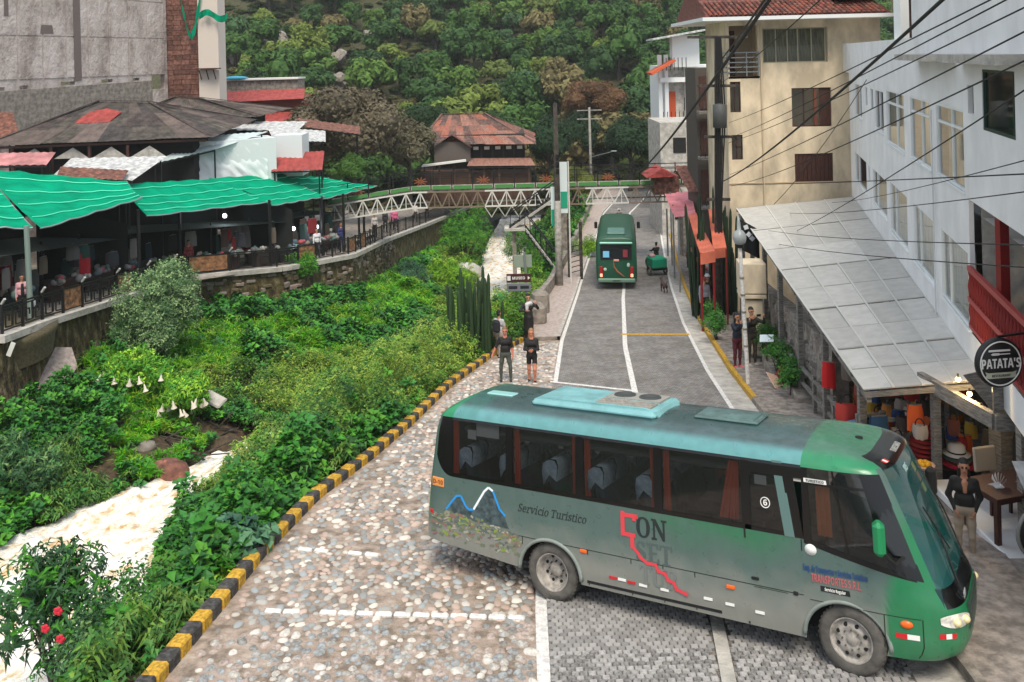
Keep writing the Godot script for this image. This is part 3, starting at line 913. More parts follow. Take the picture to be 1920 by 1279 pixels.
	for q in [[0.0, 0.07], [0.34, 0.365], [0.64, 0.845]]:
		for k in 4:
			var q0 = lerpf(q[0], q[1], k / 4.0); var q1 = lerpf(q[0], q[1], (k + 1) / 4.0)
			var z0 = pow(1.0 - pow(q0, 4.6), 1 / 4.6); var z1 = pow(1.0 - pow(q1, 4.6), 1 / 4.6)
			rails.quad(bus_cap(true, q0, z0, 2.62, 1, 0.005), bus_cap(true, q1, z1, 2.62, 1, 0.005), bus_cap(true, q1, z1, 1.65 - q1 * 0.37, 1, 0.005), bus_cap(true, q0, z0, 1.65 - q0 * 0.37, 1, 0.005))
	part("window_surround", rails, M.bus_black, t)
	for x in [[-1.75, -0.75], [-0.63, 0.455], [0.585, 1.69], [1.81, 2.94], [3.06, 3.60]]:
		for side in [1.0, -1.0]:
			var g = MB.new()
			side_quad(g, x[0], x[1], 1.70, 2.62, -0.006, side)
			part("window", g, M.bus_pane, t)
	var pil = MB.new()
	side_quad(pil, 3.50, 3.63, 1.67, 2.66, 0.008, 1.0, 0.14)
	var pl = part("door_pillar", pil, flat(C(84, 112, 108), 0.4), t)
	var seam = MB.new()
	for q in [[-2.0, 3.7, 0.925, 0.935], [-0.98, -0.965, 0.44, 0.93], [-0.47, -0.457, 0.5, 0.93], [0.62, 0.635, 0.40, 0.93], [1.30, 1.313, 0.4, 0.93], [1.78, 1.793, 0.4, 0.93], [2.24, 2.253, 0.4, 0.93], [2.955, 2.98, 0.38, 1.67], [3.70, 3.715, 0.44, 1.66]]:
		side_quad(seam, q[0], q[1], q[2], q[3], 0.003)
	side_quad(seam, 3.06, 3.5, 0.905, 0.912, 0.003)
	for q in [0.50, 0.70]:
		pass
	var fs = func(q, h, o): return bus_cap(true, q, pow(1.0 - pow(q, 4.6), 1 / 4.6), h, 1, o)
	for q in [0.50, 0.735]:
		for k in 10:
			var h0 = 0.40 + k * 0.049; var h1 = h0 + 0.049
			seam.quad(fs.call(q, h1, 0.004), fs.call(q + 0.006, h1, 0.004), fs.call(q + 0.006, h0, 0.004), fs.call(q, h0, 0.004))
	for k in 20:
		var q0 = 0.02 + k * 0.0355; var q1 = q0 + 0.0355
		seam.quad(fs.call(q0, 0.895, 0.004), fs.call(q1, 0.895, 0.004), fs.call(q1, 0.887, 0.004), fs.call(q0, 0.887, 0.004))
	part("panel_seam", seam, M.seam, t)
	for x in [[0.0, 0.46], [4.2, 0.44]]:
		for side in [1.0, -1.0]:
			var lip = MB.new().smooth()
			var pts = []
			for i in 25:
				var a = PI * i / 24.0
				pts.append(Vector3(x[0] + cos(a) * 0.515, x[1] - 0.02 + sin(a) * 0.515, side * (1.148 if x[0] < 1 else 1.135 - 0.03 * maxf(0, cos(a)))))
			lip.poly(pts, [0.03], 6)
			part("arch_lip", lip, tex([[0.2, C(96, 112, 106)], [0.8, C(136, 146, 140)]], 0.03, 0.8, 0.6, 0.0, 70 + int(side) + int(x[0]), 64) if side > 0 else M.rim, t)
	var under = MB.new()
	under.box(Vector3(1.5, 0.62, 0), Vector3(7.4, 0.5, 1.5))
	under.box(Vector3(1.6, 0.62, 0), Vector3(2.0, 0.38, 2.26))
	under.box(Vector3(-1.3, 0.74, 0), Vector3(1.5, 0.30, 2.2))
	under.box(Vector3(0.0, 1.02, 0), Vector3(1.1, 0.04, 2.25))
	under.box(Vector3(4.2, 1.02, 0), Vector3(1.0, 0.04, 2.1))
	part("chassis", under, M.dark, t)
	var wm = wheel_mesh(false); var wd = wheel_mesh(true)
	var tyre_f = wm[0].done(); var rim_f = wm[1].done(); var nut_f = wm[2].done(); var hole_f = wm[3].done()
	var tyre_r = wd[0].done(); var rim_r = wd[1].done(); var nut_r = wd[2].done(); var hole_r = wd[3].done()
	for x in [[0.0, 0.99, 0], [4.25, 1.0, 1]]:
		for side in [1.0, -1.0]:
			var w = Node3D.new()
			w.name = "wheel"
			t.add_child(w, true)
			w.position = Vector3(x[0], 0.445, side * x[1])
			w.scale.y = 1.085
			w.rotation.y = (0.0 if side > 0 else PI) + (-0.10 if x[2] else 0.0)
			part("tyre", tyre_f if x[2] else tyre_r, M.rubber, w)
			part("rim", rim_f if x[2] else rim_r, M.rim, w)
			part("wheel_nuts", nut_f if x[2] else nut_r, M.rubber, w)
			part("rim_holes", hole_f if x[2] else hole_r, M.dark, w)
			if x[2] == 0:
				var inner = part("tyre", tyre_r, M.rubber, w)
				inner.position.z = -0.28
	var ac = MB.new()
	var pg = [Vector2(-0.66, 2.84), Vector2(-0.60, 2.94), Vector2(-0.44, 2.978), Vector2(1.30, 2.985), Vector2(1.48, 2.95), Vector2(1.56, 2.84)]
	ac.prism(pg, Transform3D(Basis.IDENTITY, Vector3(0, 0, 0)), 0.9)
	ac.bevel(Vector3(0.45, 2.895, 0), Vector3(2.12, 0.13, 1.14), 0.055)
	var acm = tex([[0.2, C(82, 138, 142)], [0.5, C(104, 164, 168)], [0.8, C(128, 184, 188)]], 0.02, 1.5, 0.5, 0.0, 74, 128)
	var acp = part("air_conditioner", ac, acm, t)
	var gl = MB.new()
	gl.box(Vector3(0.92, 2.985, 0.24), Vector3(0.92, 0.02, 0.30))
	gl.box(Vector3(0.92, 2.985, -0.22), Vector3(0.92, 0.03, 0.46))
	part("grille", gl, tex([[0.2, C(120, 118, 112)], [0.8, C(160, 158, 150)]], 0.2, 0.3, 0.7, 0.0, 75, 64), acp)
	for x in [0.70, 1.13]:
		var fan = MB.new().smooth()
		fan.lathe([Vector2(0.18, 2.99), Vector2(0.17, 3.02), Vector2(0.145, 3.02), Vector2(0.14, 3.008), Vector2(0.0, 3.008)], Transform3D(Basis.IDENTITY, Vector3(x, 0, -0.22)), 24)
		part("fan", fan, flat(C(60, 64, 64), 0.6), acp)
	var sl = MB.new()
	for k in 6: sl.box(Vector3(0.92, 2.998, 0.12 + k * 0.045), Vector3(0.90, 0.012, 0.02))
	part("louvre", sl, M.rim, acp)
	var ha = MB.new()
	ha.bevel(Vector3(2.5, 2.912, 0.0), Vector3(0.95, 0.05, 0.62), 0.02)
	ha.bevel(Vector3(2.7, 2.94, 0.02), Vector3(0.42, 0.03, 0.5), 0.012)
	part("roof_hatch", ha, tex([[0.2, C(60, 88, 86)], [0.8, C(92, 122, 120)]], 0.03, 1.0, 0.6, 0.0, 76, 64), t)
	var sk = MB.new()
	sk.bevel(Vector3(-1.35, 2.89, 0.2), Vector3(0.5, 0.04, 0.22), 0.015)
	part("roof_vent", sk, flat(C(140, 190, 186), 0.4), t)
	var hole = MB.new().smooth()
	hole.lathe([Vector2(0.05, 2.80), Vector2(0.05, 2.85), Vector2(0.0, 2.855)], Transform3D(Basis.IDENTITY, Vector3(4.30, -0.01, 0.05)), 12)
	part("aerial_base", hole, M.dark, t)
	bus_inside(t)
	bus_details(t)
func bus_inside(t: Node3D):
	var ins = MB.new()
	ins.box(Vector3(1.5, 0.98, 0), Vector3(6.3, 0.06, 2.24))
	ins.box(Vector3(1.3, 2.63, 0), Vector3(5.6, 0.04, 2.16))
	ins.box(Vector3(-1.85, 1.8, 0), Vector3(0.06, 1.7, 2.0))
	part("interior", ins, flat(C(30, 32, 34), 0.9), t)
	var rack = MB.new()
	for z in [0.85, -0.85]:
		rack.bevel(Vector3(0.7, 2.44, z), Vector3(4.6, 0.10, 0.36), 0.03)
	part("luggage_rack", rack, flat(C(62, 70, 70), 0.8), t)
	var sb = MB.new()
	sb.bevel(Vector3(0, 0.0, 0), Vector3(0.14, 1.0, 0.44), 0.05, Basis(Vector3.BACK, 0.22))
	sb.bevel(Vector3(0.28, -0.36, 0), Vector3(0.5, 0.14, 0.44), 0.04)
	var sm = sb.done()
	var cv = MB.new().smooth()
	var prof = [Vector2(-0.03, 0.02), Vector2(-0.045, 0.22), Vector2(-0.03, 0.36), Vector2(0.03, 0.42), Vector2(0.10, 0.42), Vector2(0.13, 0.34), Vector2(0.12, 0.1)]
	for i in prof.size() - 1:
		for q in [[-0.23, 0.0], [0.0, 0.23]]:
			var s0 = 0.0 if q[0] < 0 else 1.0
			var dz = func(z, y): return z * (1.0 - 0.35 * maxf(0, y - 0.25) / 0.2 * absf(z) / 0.23)
			var a = prof[i]; var b = prof[i + 1]
			cv.quad(Vector3(b.x * 1.5 - 0.14, b.y + 0.13, dz.call(q[0], b.y)), Vector3(b.x * 1.5 - 0.14, b.y + 0.13, dz.call(q[1], b.y)), Vector3(a.x * 1.5 - 0.14, a.y + 0.13, dz.call(q[1], a.y)), Vector3(a.x * 1.5 - 0.14, a.y + 0.13, dz.call(q[0], a.y)))
	for z in [-0.23, 0.23]:
		var mid = Vector3(-0.08, 0.32, z)
		for i in prof.size() - 1:
			var a = Vector3(prof[i].x * 1.5 - 0.14, prof[i].y + 0.13, z); var b = Vector3(prof[i + 1].x * 1.5 - 0.14, prof[i + 1].y + 0.13, z)
			if z > 0: cv.tri(a, b, mid)
			else: cv.tri(b, a, mid)
	var cm = cv.done()
	for i in 6:
		for z in [0.86, 0.40, -0.40, -0.86]:
			if i == 5 and z > 0: continue
			var st = part("seat", sm, M.seat, t)
			st.position = Vector3(-1.45 + i * 0.76, 1.62, z)
			part("seat_cover", cm, M.seat_cover if i < 5 else M.refl_red, st)
	var cur = MB.new()
	for s in [-1.72, -0.58, 0.42, 0.62, 1.66, 1.86]:
		for k in 4:
			cur.box(Vector3(s + k * 0.02 - 0.03, 2.14, 1.06 - 0.014 * (k % 2)), Vector3(0.022, 0.88, 0.03))
	part("curtain", cur, M.curtain_orange, t)
	var c2 = MB.new()
	for k in 6:
		c2.bar(Vector3(2.78 + k * 0.02, 2.56, 1.05 - 0.015 * (k % 2)), Vector3(2.62 + k * 0.045, 1.74, 1.05 - 0.015 * (k % 2)), 0.035, 0.035)
	part("curtain", c2, M.curtain_orange, t)
	var c3 = MB.new()
	for k in 5:
		c3.box(Vector3(3.92 + k * 0.035, 2.05, 1.05 - 0.015 * (k % 2)), Vector3(0.036, 0.66, 0.03))
	part("curtain", c3, flat(C(190, 110, 60), 0.85), t)
	var d = MB.new()
	d.prism([Vector2(4.62, 1.0), Vector2(4.62, 1.30), Vector2(4.72, 1.36), Vector2(5.30, 1.24), Vector2(5.34, 1.0)], Transform3D.IDENTITY, 1.9)
	part("dashboard", d, flat(C(30, 62, 64), 0.6), t)
	var sw = MB.new().smooth()
	var pts = []
	for i in 25:
		var a = TAU * i / 24.0
		pts.append(Vector3(4.55, 1.50, -0.55) + Basis(Vector3.BACK, 0.9) * Vector3(cos(a) * 0.22, 0, sin(a) * 0.22))
	sw.poly(pts, [0.015], 6)
	part("steering_wheel", sw, M.dark, t)
	for z in [-0.55, 0.62]:
		var o = part("seat", sm, M.seat, t)
		o.position = Vector3(3.95 if z < 0 else 3.98, 1.55, z)
	var toy = MB.new().smooth()
	for q in [[0, 0, 0, 0.085], [0.0, 0.13, 0.0, 0.07], [0.05, 0.17, 0.06, 0.03], [0.05, 0.17, -0.06, 0.03], [0.05, -0.03, 0.09, 0.04], [0.05, -0.03, -0.09, 0.04]]:
		toy.ball(Vector3(4.78 + q[0], 1.62 + q[1], 0.15 + q[2]), Vector3.ONE * q[3], 10)
	part("hanging_ornament", toy, flat(C(34, 78, 74), 0.7), t)
func bus_details(t: Node3D):
	var fs = func(q, h, o): return bus_cap(true, q, pow(1.0 - pow(q, 4.6), 1 / 4.6), h, 1.0, o)
	var side_xf = func(s, h, o): return Transform3D(Basis(Vector3.RIGHT, Vector3.UP, Vector3.BACK), Vector3(s, h, 1.15 + o))
	var dark = MB.new()
	dark.prism([Vector2(-1.84, 1.02), Vector2(-1.76, 1.22), Vector2(-1.66, 1.34), Vector2(-1.58, 1.36), Vector2(-1.48, 1.20), Vector2(-1.42, 1.16), Vector2(-1.34, 1.18), Vector2(-1.14, 1.50), Vector2(-1.06, 1.575), Vector2(-0.98, 1.53), Vector2(-0.86, 1.26), Vector2(-0.78, 1.18), Vector2(-0.70, 1.0)], Transform3D(Basis.IDENTITY, Vector3(0, 0, 1.1515)), 0.003)
	part("mountain_picture", dark, tex([[0.2, C(30, 48, 62)], [0.5, C(44, 66, 80)], [0.8, C(80, 100, 104)]], 0.06, 1.0, 0.5, 0.0, 77, 128), t)
	var ln = MB.new()
	var peak = [Vector2(-1.86, 1.12), Vector2(-1.76, 1.25), Vector2(-1.66, 1.365), Vector2(-1.58, 1.38), Vector2(-1.48, 1.22), Vector2(-1.42, 1.18), Vector2(-1.34, 1.20), Vector2(-1.14, 1.52), Vector2(-1.06, 1.595), Vector2(-0.98, 1.55), Vector2(-0.86, 1.28), Vector2(-0.76, 1.19)]
	for i in peak.size() - 1:
		ln.c(L(40, 140, 210) if i < 6 or i > 8 else L(226, 236, 240))
		ln.bar(Vector3(peak[i].x, peak[i].y, 1.1525), Vector3(peak[i + 1].x, peak[i + 1].y, 1.1525), 0.004, 0.034)
	part("peak_outline", ln, M.vc_gloss, t)
	var ru = MB.new()
	var r = RandomNumberGenerator.new()
	r.seed = 8
	for i in 260:
		var u = r.randf(); var x = -2.12 + u * 1.62
		var hmax = 1.06 - 0.10 * u + 0.10 * sin(u * 3.1)
		var h = 0.60 + (hmax - 0.60) * sqrt(r.randf()) * lerpf(1.0, 0.85, u)
		if h < bus_low(x) + 0.05: continue
		var kk = [L(112, 116, 92), L(136, 132, 116), L(96, 108, 84), L(120, 140, 60), L(128, 96, 88), L(150, 148, 136), L(84, 96, 88)][r.randi() % 7]
		ru.c(kk)
		ru.box(Vector3(x, h, 1.1515 + 0.0006 * r.randf()), Vector3(r.randf_range(0.03, 0.11), r.randf_range(0.015, 0.05), 0.003), Basis(Vector3.BACK, r.randf_range(-0.7, 0.7)))
	part("ruins_picture", ru, M.vc, t)
	var ink = flat(C(26, 34, 36), 0.6)
	var sv = text("side_lettering", "Servicio Turistico", 0.17, ink, Transform3D(Basis.IDENTITY * Basis(Vector3(1, 0, 0), Vector3(0.25, 1, 0), Vector3(0, 0, 1)), side_xf.call(0.05, 1.37, 0.003).origin), t, "Droid Serif", 400, 0.82)
	text("side_lettering", "ON", 0.42, ink, side_xf.call(1.63, 1.42, 0.003), t, "Droid Serif", 700, 0.72)
	text("side_lettering", "SET", 0.40, flat(C(72, 86, 84), 0.7), side_xf.call(1.66, 1.07, 0.003), t, "Droid Serif", 700, 0.72)
	text("side_lettering", "TUR", 0.38, flat(C(106, 112, 109), 0.8), side_xf.call(1.72, 0.74, 0.003), t, "Droid Serif", 700, 0.72)
	var red = MB.new()
	var z = 1.1535
	for q in [[1.20, 1.56, 1.40, 1.56], [1.20, 1.28, 1.20, 1.58], [1.20, 1.28, 1.36, 1.28], [1.34, 1.28, 1.34, 1.12], [1.34, 1.12, 1.42, 1.04], [1.42, 1.04, 1.46, 0.98], [1.46, 0.98, 1.56, 0.92], [1.56, 0.92, 1.68, 0.92], [1.68, 0.92, 1.72, 0.84], [1.72, 0.84, 1.82, 0.82], [1.82, 0.82, 1.86, 0.74], [1.86, 0.74, 1.94, 0.72], [1.94, 0.72, 1.98, 0.64], [1.98, 0.64, 2.12, 0.60]]:
		var sa = Vector2(q[0], q[1]); var sb = Vector2(q[2], q[3]); var wd = 0.06 if q[1] > 1.2 else 0.045
		z += 0.0006
		red.box(Vector3((sa.x + sb.x) / 2, (sa.y + sb.y) / 2, z), Vector3((sb - sa).length() + wd, wd, 0.004), Basis(Vector3.BACK, (sb - sa).angle()))
	red.box(Vector3(1.38, 1.53, z), Vector3(0.05, 0.07, 0.004))
	part("stepped_emblem", red, flat(C(206, 60, 70), 0.5), t)
	var dl = func(q, h, o):
		var a = fs.call(q, h, o); var b = fs.call(q + 0.01, h, o); var u = fs.call(q, h + 0.05, o)
		var x = (b - a).normalized(); var y = (u - a); y = (y - x * x.dot(y)).normalized()
		return Transform3D(Basis(x, y, x.cross(y)), a)
	text("door_lettering", "Emp. de Transportes y Servicios Turisticos", 0.115, flat(C(34, 70, 120), 0.6), dl.call(0.22, 1.30, 0.006), t, "Droid Sans", 700, 0.34)
	text("door_lettering", "TRANSPORTES S.R.L.", 0.14, flat(C(176, 92, 96), 0.6), dl.call(0.22, 1.185, 0.006), t, "Droid Sans", 700, 0.46)
	var lb = MB.new()
	lb.quad(fs.call(0.10, 1.10, 0.006), fs.call(0.30, 1.10, 0.006), fs.call(0.30, 1.03, 0.006), fs.call(0.10, 1.03, 0.006))
	part("service_plate", lb, M.seam, t)
	text("plate_lettering", "Servicio Regular", 0.055, M.refl_white, dl.call(0.20, 1.065, 0.010), t, "Droid Sans", 700, 0.6)
	var vs = MB.new()
	vs.quad(fs.call(0.03, 2.485, 0.012), fs.call(0.27, 2.485, 0.012), fs.call(0.27, 2.43, 0.012), fs.call(0.03, 2.43, 0.012))
	part("white_strip", vs, M.refl_white, t)
	text("strip_lettering", "TURISTICO", 0.045, ink, dl.call(0.15, 2.457, 0.015), t, "Droid Sans", 700, 1.0)
	var ring = MB.new().smooth()
	var pts = []
	for i in 25: pts.append(Vector3(3.26 + cos(TAU * i / 24.0) * 0.06, 2.07 + sin(TAU * i / 24.0) * 0.07, 1.141))
	ring.poly(pts, [0.007], 5)
	part("number_ring", ring, M.refl_white, t)
	text("door_number", "6", 0.11, M.refl_white, Transform3D(Basis.IDENTITY, Vector3(3.26, 2.07, 1.14)), t)
	var no = MB.new()
	no.box(Vector3(-1.12, 2.48, 1.06), Vector3(0.42, 0.22, 0.004))
	no.box(Vector3(-1.42, 2.38, 1.055), Vector3(0.16, 0.15, 0.004))
	no.box(Vector3(3.20, 2.36, 1.10), Vector3(0.16, 0.13, 0.004))
	for s in [-0.45, 0.12, 0.72, 1.25, 2.0]:
		no.box(Vector3(s, 2.40, 0.95), Vector3(0.08, 0.14, 0.004), Basis(Vector3.BACK, s))
	part("paper_notice", no, flat(C(172, 178, 184), 0.8), t)
	var st = MB.new()
	st.smooth()
	st.lathe([Vector2(0.075, 0.0), Vector2(0.075, 0.004), Vector2(0.0, 0.0045)], Transform3D(Basis(Vector3.RIGHT, PI / 2), Vector3(3.82, 1.545, 1.153)), 20)
	part("round_sticker", st, M.refl_white, t)
	var op = MB.new()
	op.bevel(Vector3(-2.02, 1.54, 1.142), Vector3(0.24, 0.15, 0.02), 0.008, Basis(Vector3.UP, -0.12))
	part("route_plate", op, flat(C(214, 140, 72), 0.6), t)
	text("route_number", "D-10", 0.10, flat(C(120, 60, 20), 0.6), Transform3D(Basis(Vector3.UP, -0.12), Vector3(-2.02, 1.54, 1.153)), t)
	var am = MB.new()
	am.bevel(Vector3(0.56, 0.90, 1.155), Vector3(0.11, 0.055, 0.03), 0.012)
	part("side_lamp", am, M.amber, t)
	am = MB.new()
	am.bevel(Vector3(2.74, 0.83, 1.155), Vector3(0.12, 0.055, 0.03), 0.012)
	part("side_lamp", am, M.amber, t)
	am = MB.new().smooth()
	var x = dl.call(0.64, 0.81, 0.0)
	am.ball(x.origin, Vector3(0.075, 0.05, 0.03), 12, x.basis)
	part("turn_signal", am, M.amber, t)
	for q in [[1.02, 0.60, 0], [1.16, 0.60, 1], [1.30, 0.59, 0], [1.48, 0.585, 1], [1.80, 0.59, 1], [2.42, 0.60, 1], [2.72, 0.59, 1], [3.12, 0.57, 1]]:
		var mb = MB.new()
		mb.box(Vector3(q[0], q[1], 1.148), Vector3(0.12, 0.035, 0.012))
		part("reflector", mb, M.refl_white if q[2] else M.refl_red, t)
	for q in [[0.57, 0.64, 0], [0.64, 0.715, 1], [0.83, 0.868, 0], [0.868, 0.90, 1], [0.90, 0.925, 0]]:
		var mb = MB.new()
		var hh = 0.66 if q[0] < 0.8 else 0.70
		mb.quad(fs.call(q[0], hh + 0.035, 0.008), fs.call(q[1], hh + 0.035, 0.008), fs.call(q[1], hh - 0.03, 0.008), fs.call(q[0], hh - 0.03, 0.008))
		part("reflector", mb, M.refl_white if q[2] else M.refl_red, t)
	var tail = MB.new()
	tail.bevel(Vector3(-2.16, 1.03, 1.10), Vector3(0.10, 0.09, 0.05), 0.015, Basis(Vector3.UP, -0.4))
	part("tail_lamp", tail, M.refl_red, t)
	for side in [1.0, -1.0]:
		var hd = MB.new().smooth()
		var cols = bus_cols(4.6, 60)
		var sel = []
		for c in cols:
			if c.x > 0.835 and c.y > 0.50: sel.append(c)
		var m = sel.size()
		for i in m - 1:
			var f = func(k, up):
				var tt = float(k) / (m - 1)
				var half = 0.085 * pow(sin(PI * clampf(tt * 0.9 + 0.08, 0, 1)), 0.6)
				return bus_cap(true, sel[k].x, sel[k].y, 0.86 + 0.03 * (1.0 - tt) + half * up, side, 0.014)
			if side > 0: hd.quad(f.call(i, 1.0), f.call(i + 1, 1.0), f.call(i + 1, -1.0), f.call(i, -1.0))
			else: hd.quad(f.call(i + 1, 1.0), f.call(i, 1.0), f.call(i, -1.0), f.call(i + 1, -1.0))
		var hl = part("headlight", hd, tex([[0.3, C(150, 150, 140)], [0.5, C(214, 210, 190)], [0.7, C(236, 234, 224)]], 0.06, 0.5, 0.12, 4.0, 79, 64), t)
		var lens = MB.new().smooth()
		for zf in [0.62, 0.76]:
			var q = pow(1.0 - pow(zf, 4.6), 1 / 4.6)
			lens.ball(bus_cap(true, q, zf, 0.86, side, 0.008), Vector3.ONE * 0.055, 12)
		part("lamp_lens", lens, flat(C(236, 220, 170), 0.1, 0.2), hl)
	var gr = MB.new()
	for k in 5:
		for i in 10:
			var z0 = -0.5 + i * 0.1; var z1 = z0 + 0.1
			var f = func(zz, h, o): return bus_cap(true, pow(1.0 - pow(absf(zz), 4.6), 1 / 4.6), absf(zz), h, 1.0 if zz >= 0 else -1.0, o)
			var h = 0.66 + k * 0.07
			gr.quad(f.call(z1, h + 0.05, 0.012), f.call(z0, h + 0.05, 0.012), f.call(z0, h, 0.012), f.call(z1, h, 0.012))
	part("grille", gr, flat(C(70, 78, 76), 0.4, 0.3), t)
	var em = MB.new().smooth()
	for k in 2:
		var ps = []
		for i in 13: ps.append(bus_cap(true, 1.0, 0.0, 1.10, 1.0, 0.02) + Vector3(0, sin(TAU * i / 12.0) * 0.05, 0.48 + k * 0.09 + cos(TAU * i / 12.0) * 0.035))
		em.poly(ps, [0.009], 5)
	part("emblem", em, M.steel, t)
	for zz in [0.45, -0.35]:
		var wp = MB.new()
		var f = func(z1, h): return bus_cap(true, pow(1.0 - pow(absf(z1), 4.6), 1 / 4.6), absf(z1), h, 1.0 if z1 >= 0 else -1.0, 0.03)
		wp.poly([f.call(zz, 1.20), f.call(zz - 0.12, 1.5), f.call(zz - 0.2, 1.78)], [0.012], 5)
		wp.poly([f.call(zz - 0.33, 1.50), f.call(zz - 0.2, 1.78), f.call(zz - 0.06, 2.1)], [0.010], 5)
		part("wiper", wp, M.dark, t)
	var mi = MB.new()
	mi.bevel(Vector3(4.70, 1.93, 1.36), Vector3(0.14, 0.42, 0.22), 0.05, Basis(Vector3.UP, 0.2))
	var mp = part("mirror", mi, flat(C(26, 128, 78), 0.35), t)
	var ar = MB.new()
	ar.poly([Vector3(4.92, 1.62, 1.05), Vector3(4.86, 1.60, 1.28), Vector3(4.72, 1.76, 1.36)], [0.022], 6)
	part("mirror_arm", ar, M.dark, mp)
	mi = MB.new()
	mi.bevel(Vector3(5.0, 1.9, -1.38), Vector3(0.14, 0.42, 0.2), 0.05)
	mi.poly([Vector3(4.95, 1.55, -1.05), Vector3(5.0, 1.7, -1.38)], [0.022], 6)
	part("mirror", mi, M.dark, t)
	var wsx = func(zz, h, o):
		var f = func(z1, hh): return bus_cap(true, pow(1.0 - pow(absf(z1), 4.6), 1 / 4.6), absf(z1), hh, 1.0 if z1 >= 0 else -1.0, o)
		var a = f.call(zz, h); var u = f.call(zz, h + 0.05); var s2 = f.call(zz - 0.04, h)
		var xx = (s2 - a).normalized(); var yy = (u - a); yy = (yy - xx * xx.dot(yy)).normalized()
		return Transform3D(Basis(xx, yy, xx.cross(yy)), a)
	text("visor_lettering", "TURISMO", 0.11, flat(C(150, 150, 146), 0.6), wsx.call(-0.1, 2.715, 0.008), t)
	var fl = MB.new()
	var xf = wsx.call(0.62, 2.715, 0.010)
	fl.c(L(190, 40, 40)); fl.box(xf * Vector3(-0.05, 0, 0), Vector3(0.045, 0.07, 0.004), xf.basis)
	fl.c(L(220, 220, 214)); fl.box(xf * Vector3(0, 0, 0), Vector3(0.05, 0.07, 0.004), xf.basis)
	fl.c(L(190, 40, 40)); fl.box(xf * Vector3(0.05, 0, 0), Vector3(0.045, 0.07, 0.004), xf.basis)
	part("flag_sticker", fl, M.vc, t)
	text("windscreen_number", "105", 0.13, flat(C(150, 178, 176), 0.6), wsx.call(0.22, 2.54, 0.006), t)
	var pap = MB.new()
	xf = wsx.call(-0.30, 2.25, -0.03)
	for q in [[0.0, 0.16, L(170, 160, 70)], [0.02, 0.02, L(150, 84, 50)], [0.0, -0.13, L(160, 150, 70)]]:
		pap.c(q[2]); pap.box(xf * Vector3(q[0], q[1], 0), Vector3(0.16, 0.12, 0.004), xf.basis)
	part("paper_notice", pap, M.vc, t)
	var dh = MB.new()
	dh.bevel(Vector3(3.08, 1.02, 1.155), Vector3(0.10, 0.04, 0.02), 0.008)
	dh.bevel(Vector3(3.60, 0.93, 1.155), Vector3(0.06, 0.05, 0.02), 0.008)
	part("door_handle", dh, M.dark, t)
func face(mb: MB, p: Array, n: Vector3):
	var k = (p[1] - p[0]).cross(p[2] - p[0])
	if k.dot(n) > 0: mb.quad(p[3], p[2], p[1], p[0])
	else: mb.quad(p[0], p[1], p[2], p[3])
func wall_holes(mb: MB, at: Callable, u0: float, u1: float, v0: float, v1: float, holes: Array, deep: float, n: Vector3):
	var us = [u0, u1]; var vs = [v0, v1]
	for h in holes:
		us.append_array([h[0], h[2]]); vs.append_array([h[1], h[3]])
	us.sort(); vs.sort()
	for i in us.size() - 1:
		for j in vs.size() - 1:
			if us[i + 1] - us[i] < 0.001 or vs[j + 1] - vs[j] < 0.001: continue
			var c = Vector2((us[i] + us[i + 1]) / 2, (vs[j] + vs[j + 1]) / 2)
			if c.x < u0 or c.x > u1 or c.y < v0 or c.y > v1: continue
			var solid = true
			for h in holes:
				if c.x > h[0] and c.x < h[2] and c.y > h[1] and c.y < h[3]: solid = false
			if solid:
				face(mb, [at.call(us[i], vs[j], 0.0), at.call(us[i + 1], vs[j], 0.0), at.call(us[i + 1], vs[j + 1], 0.0), at.call(us[i], vs[j + 1], 0.0)], n)
	for h in holes:
		var c = (at.call(h[0], h[1], 0.0) + at.call(h[2], h[3], 0.0)) / 2
		for e in [[h[0], h[1], h[2], h[1]], [h[2], h[1], h[2], h[3]], [h[2], h[3], h[0], h[3]], [h[0], h[3], h[0], h[1]]]:
			var a = at.call(e[0], e[1], 0.0); var b = at.call(e[2], e[3], 0.0)
			face(mb, [a, b, at.call(e[2], e[3], -deep), at.call(e[0], e[1], -deep)], c - (a + b) / 2)
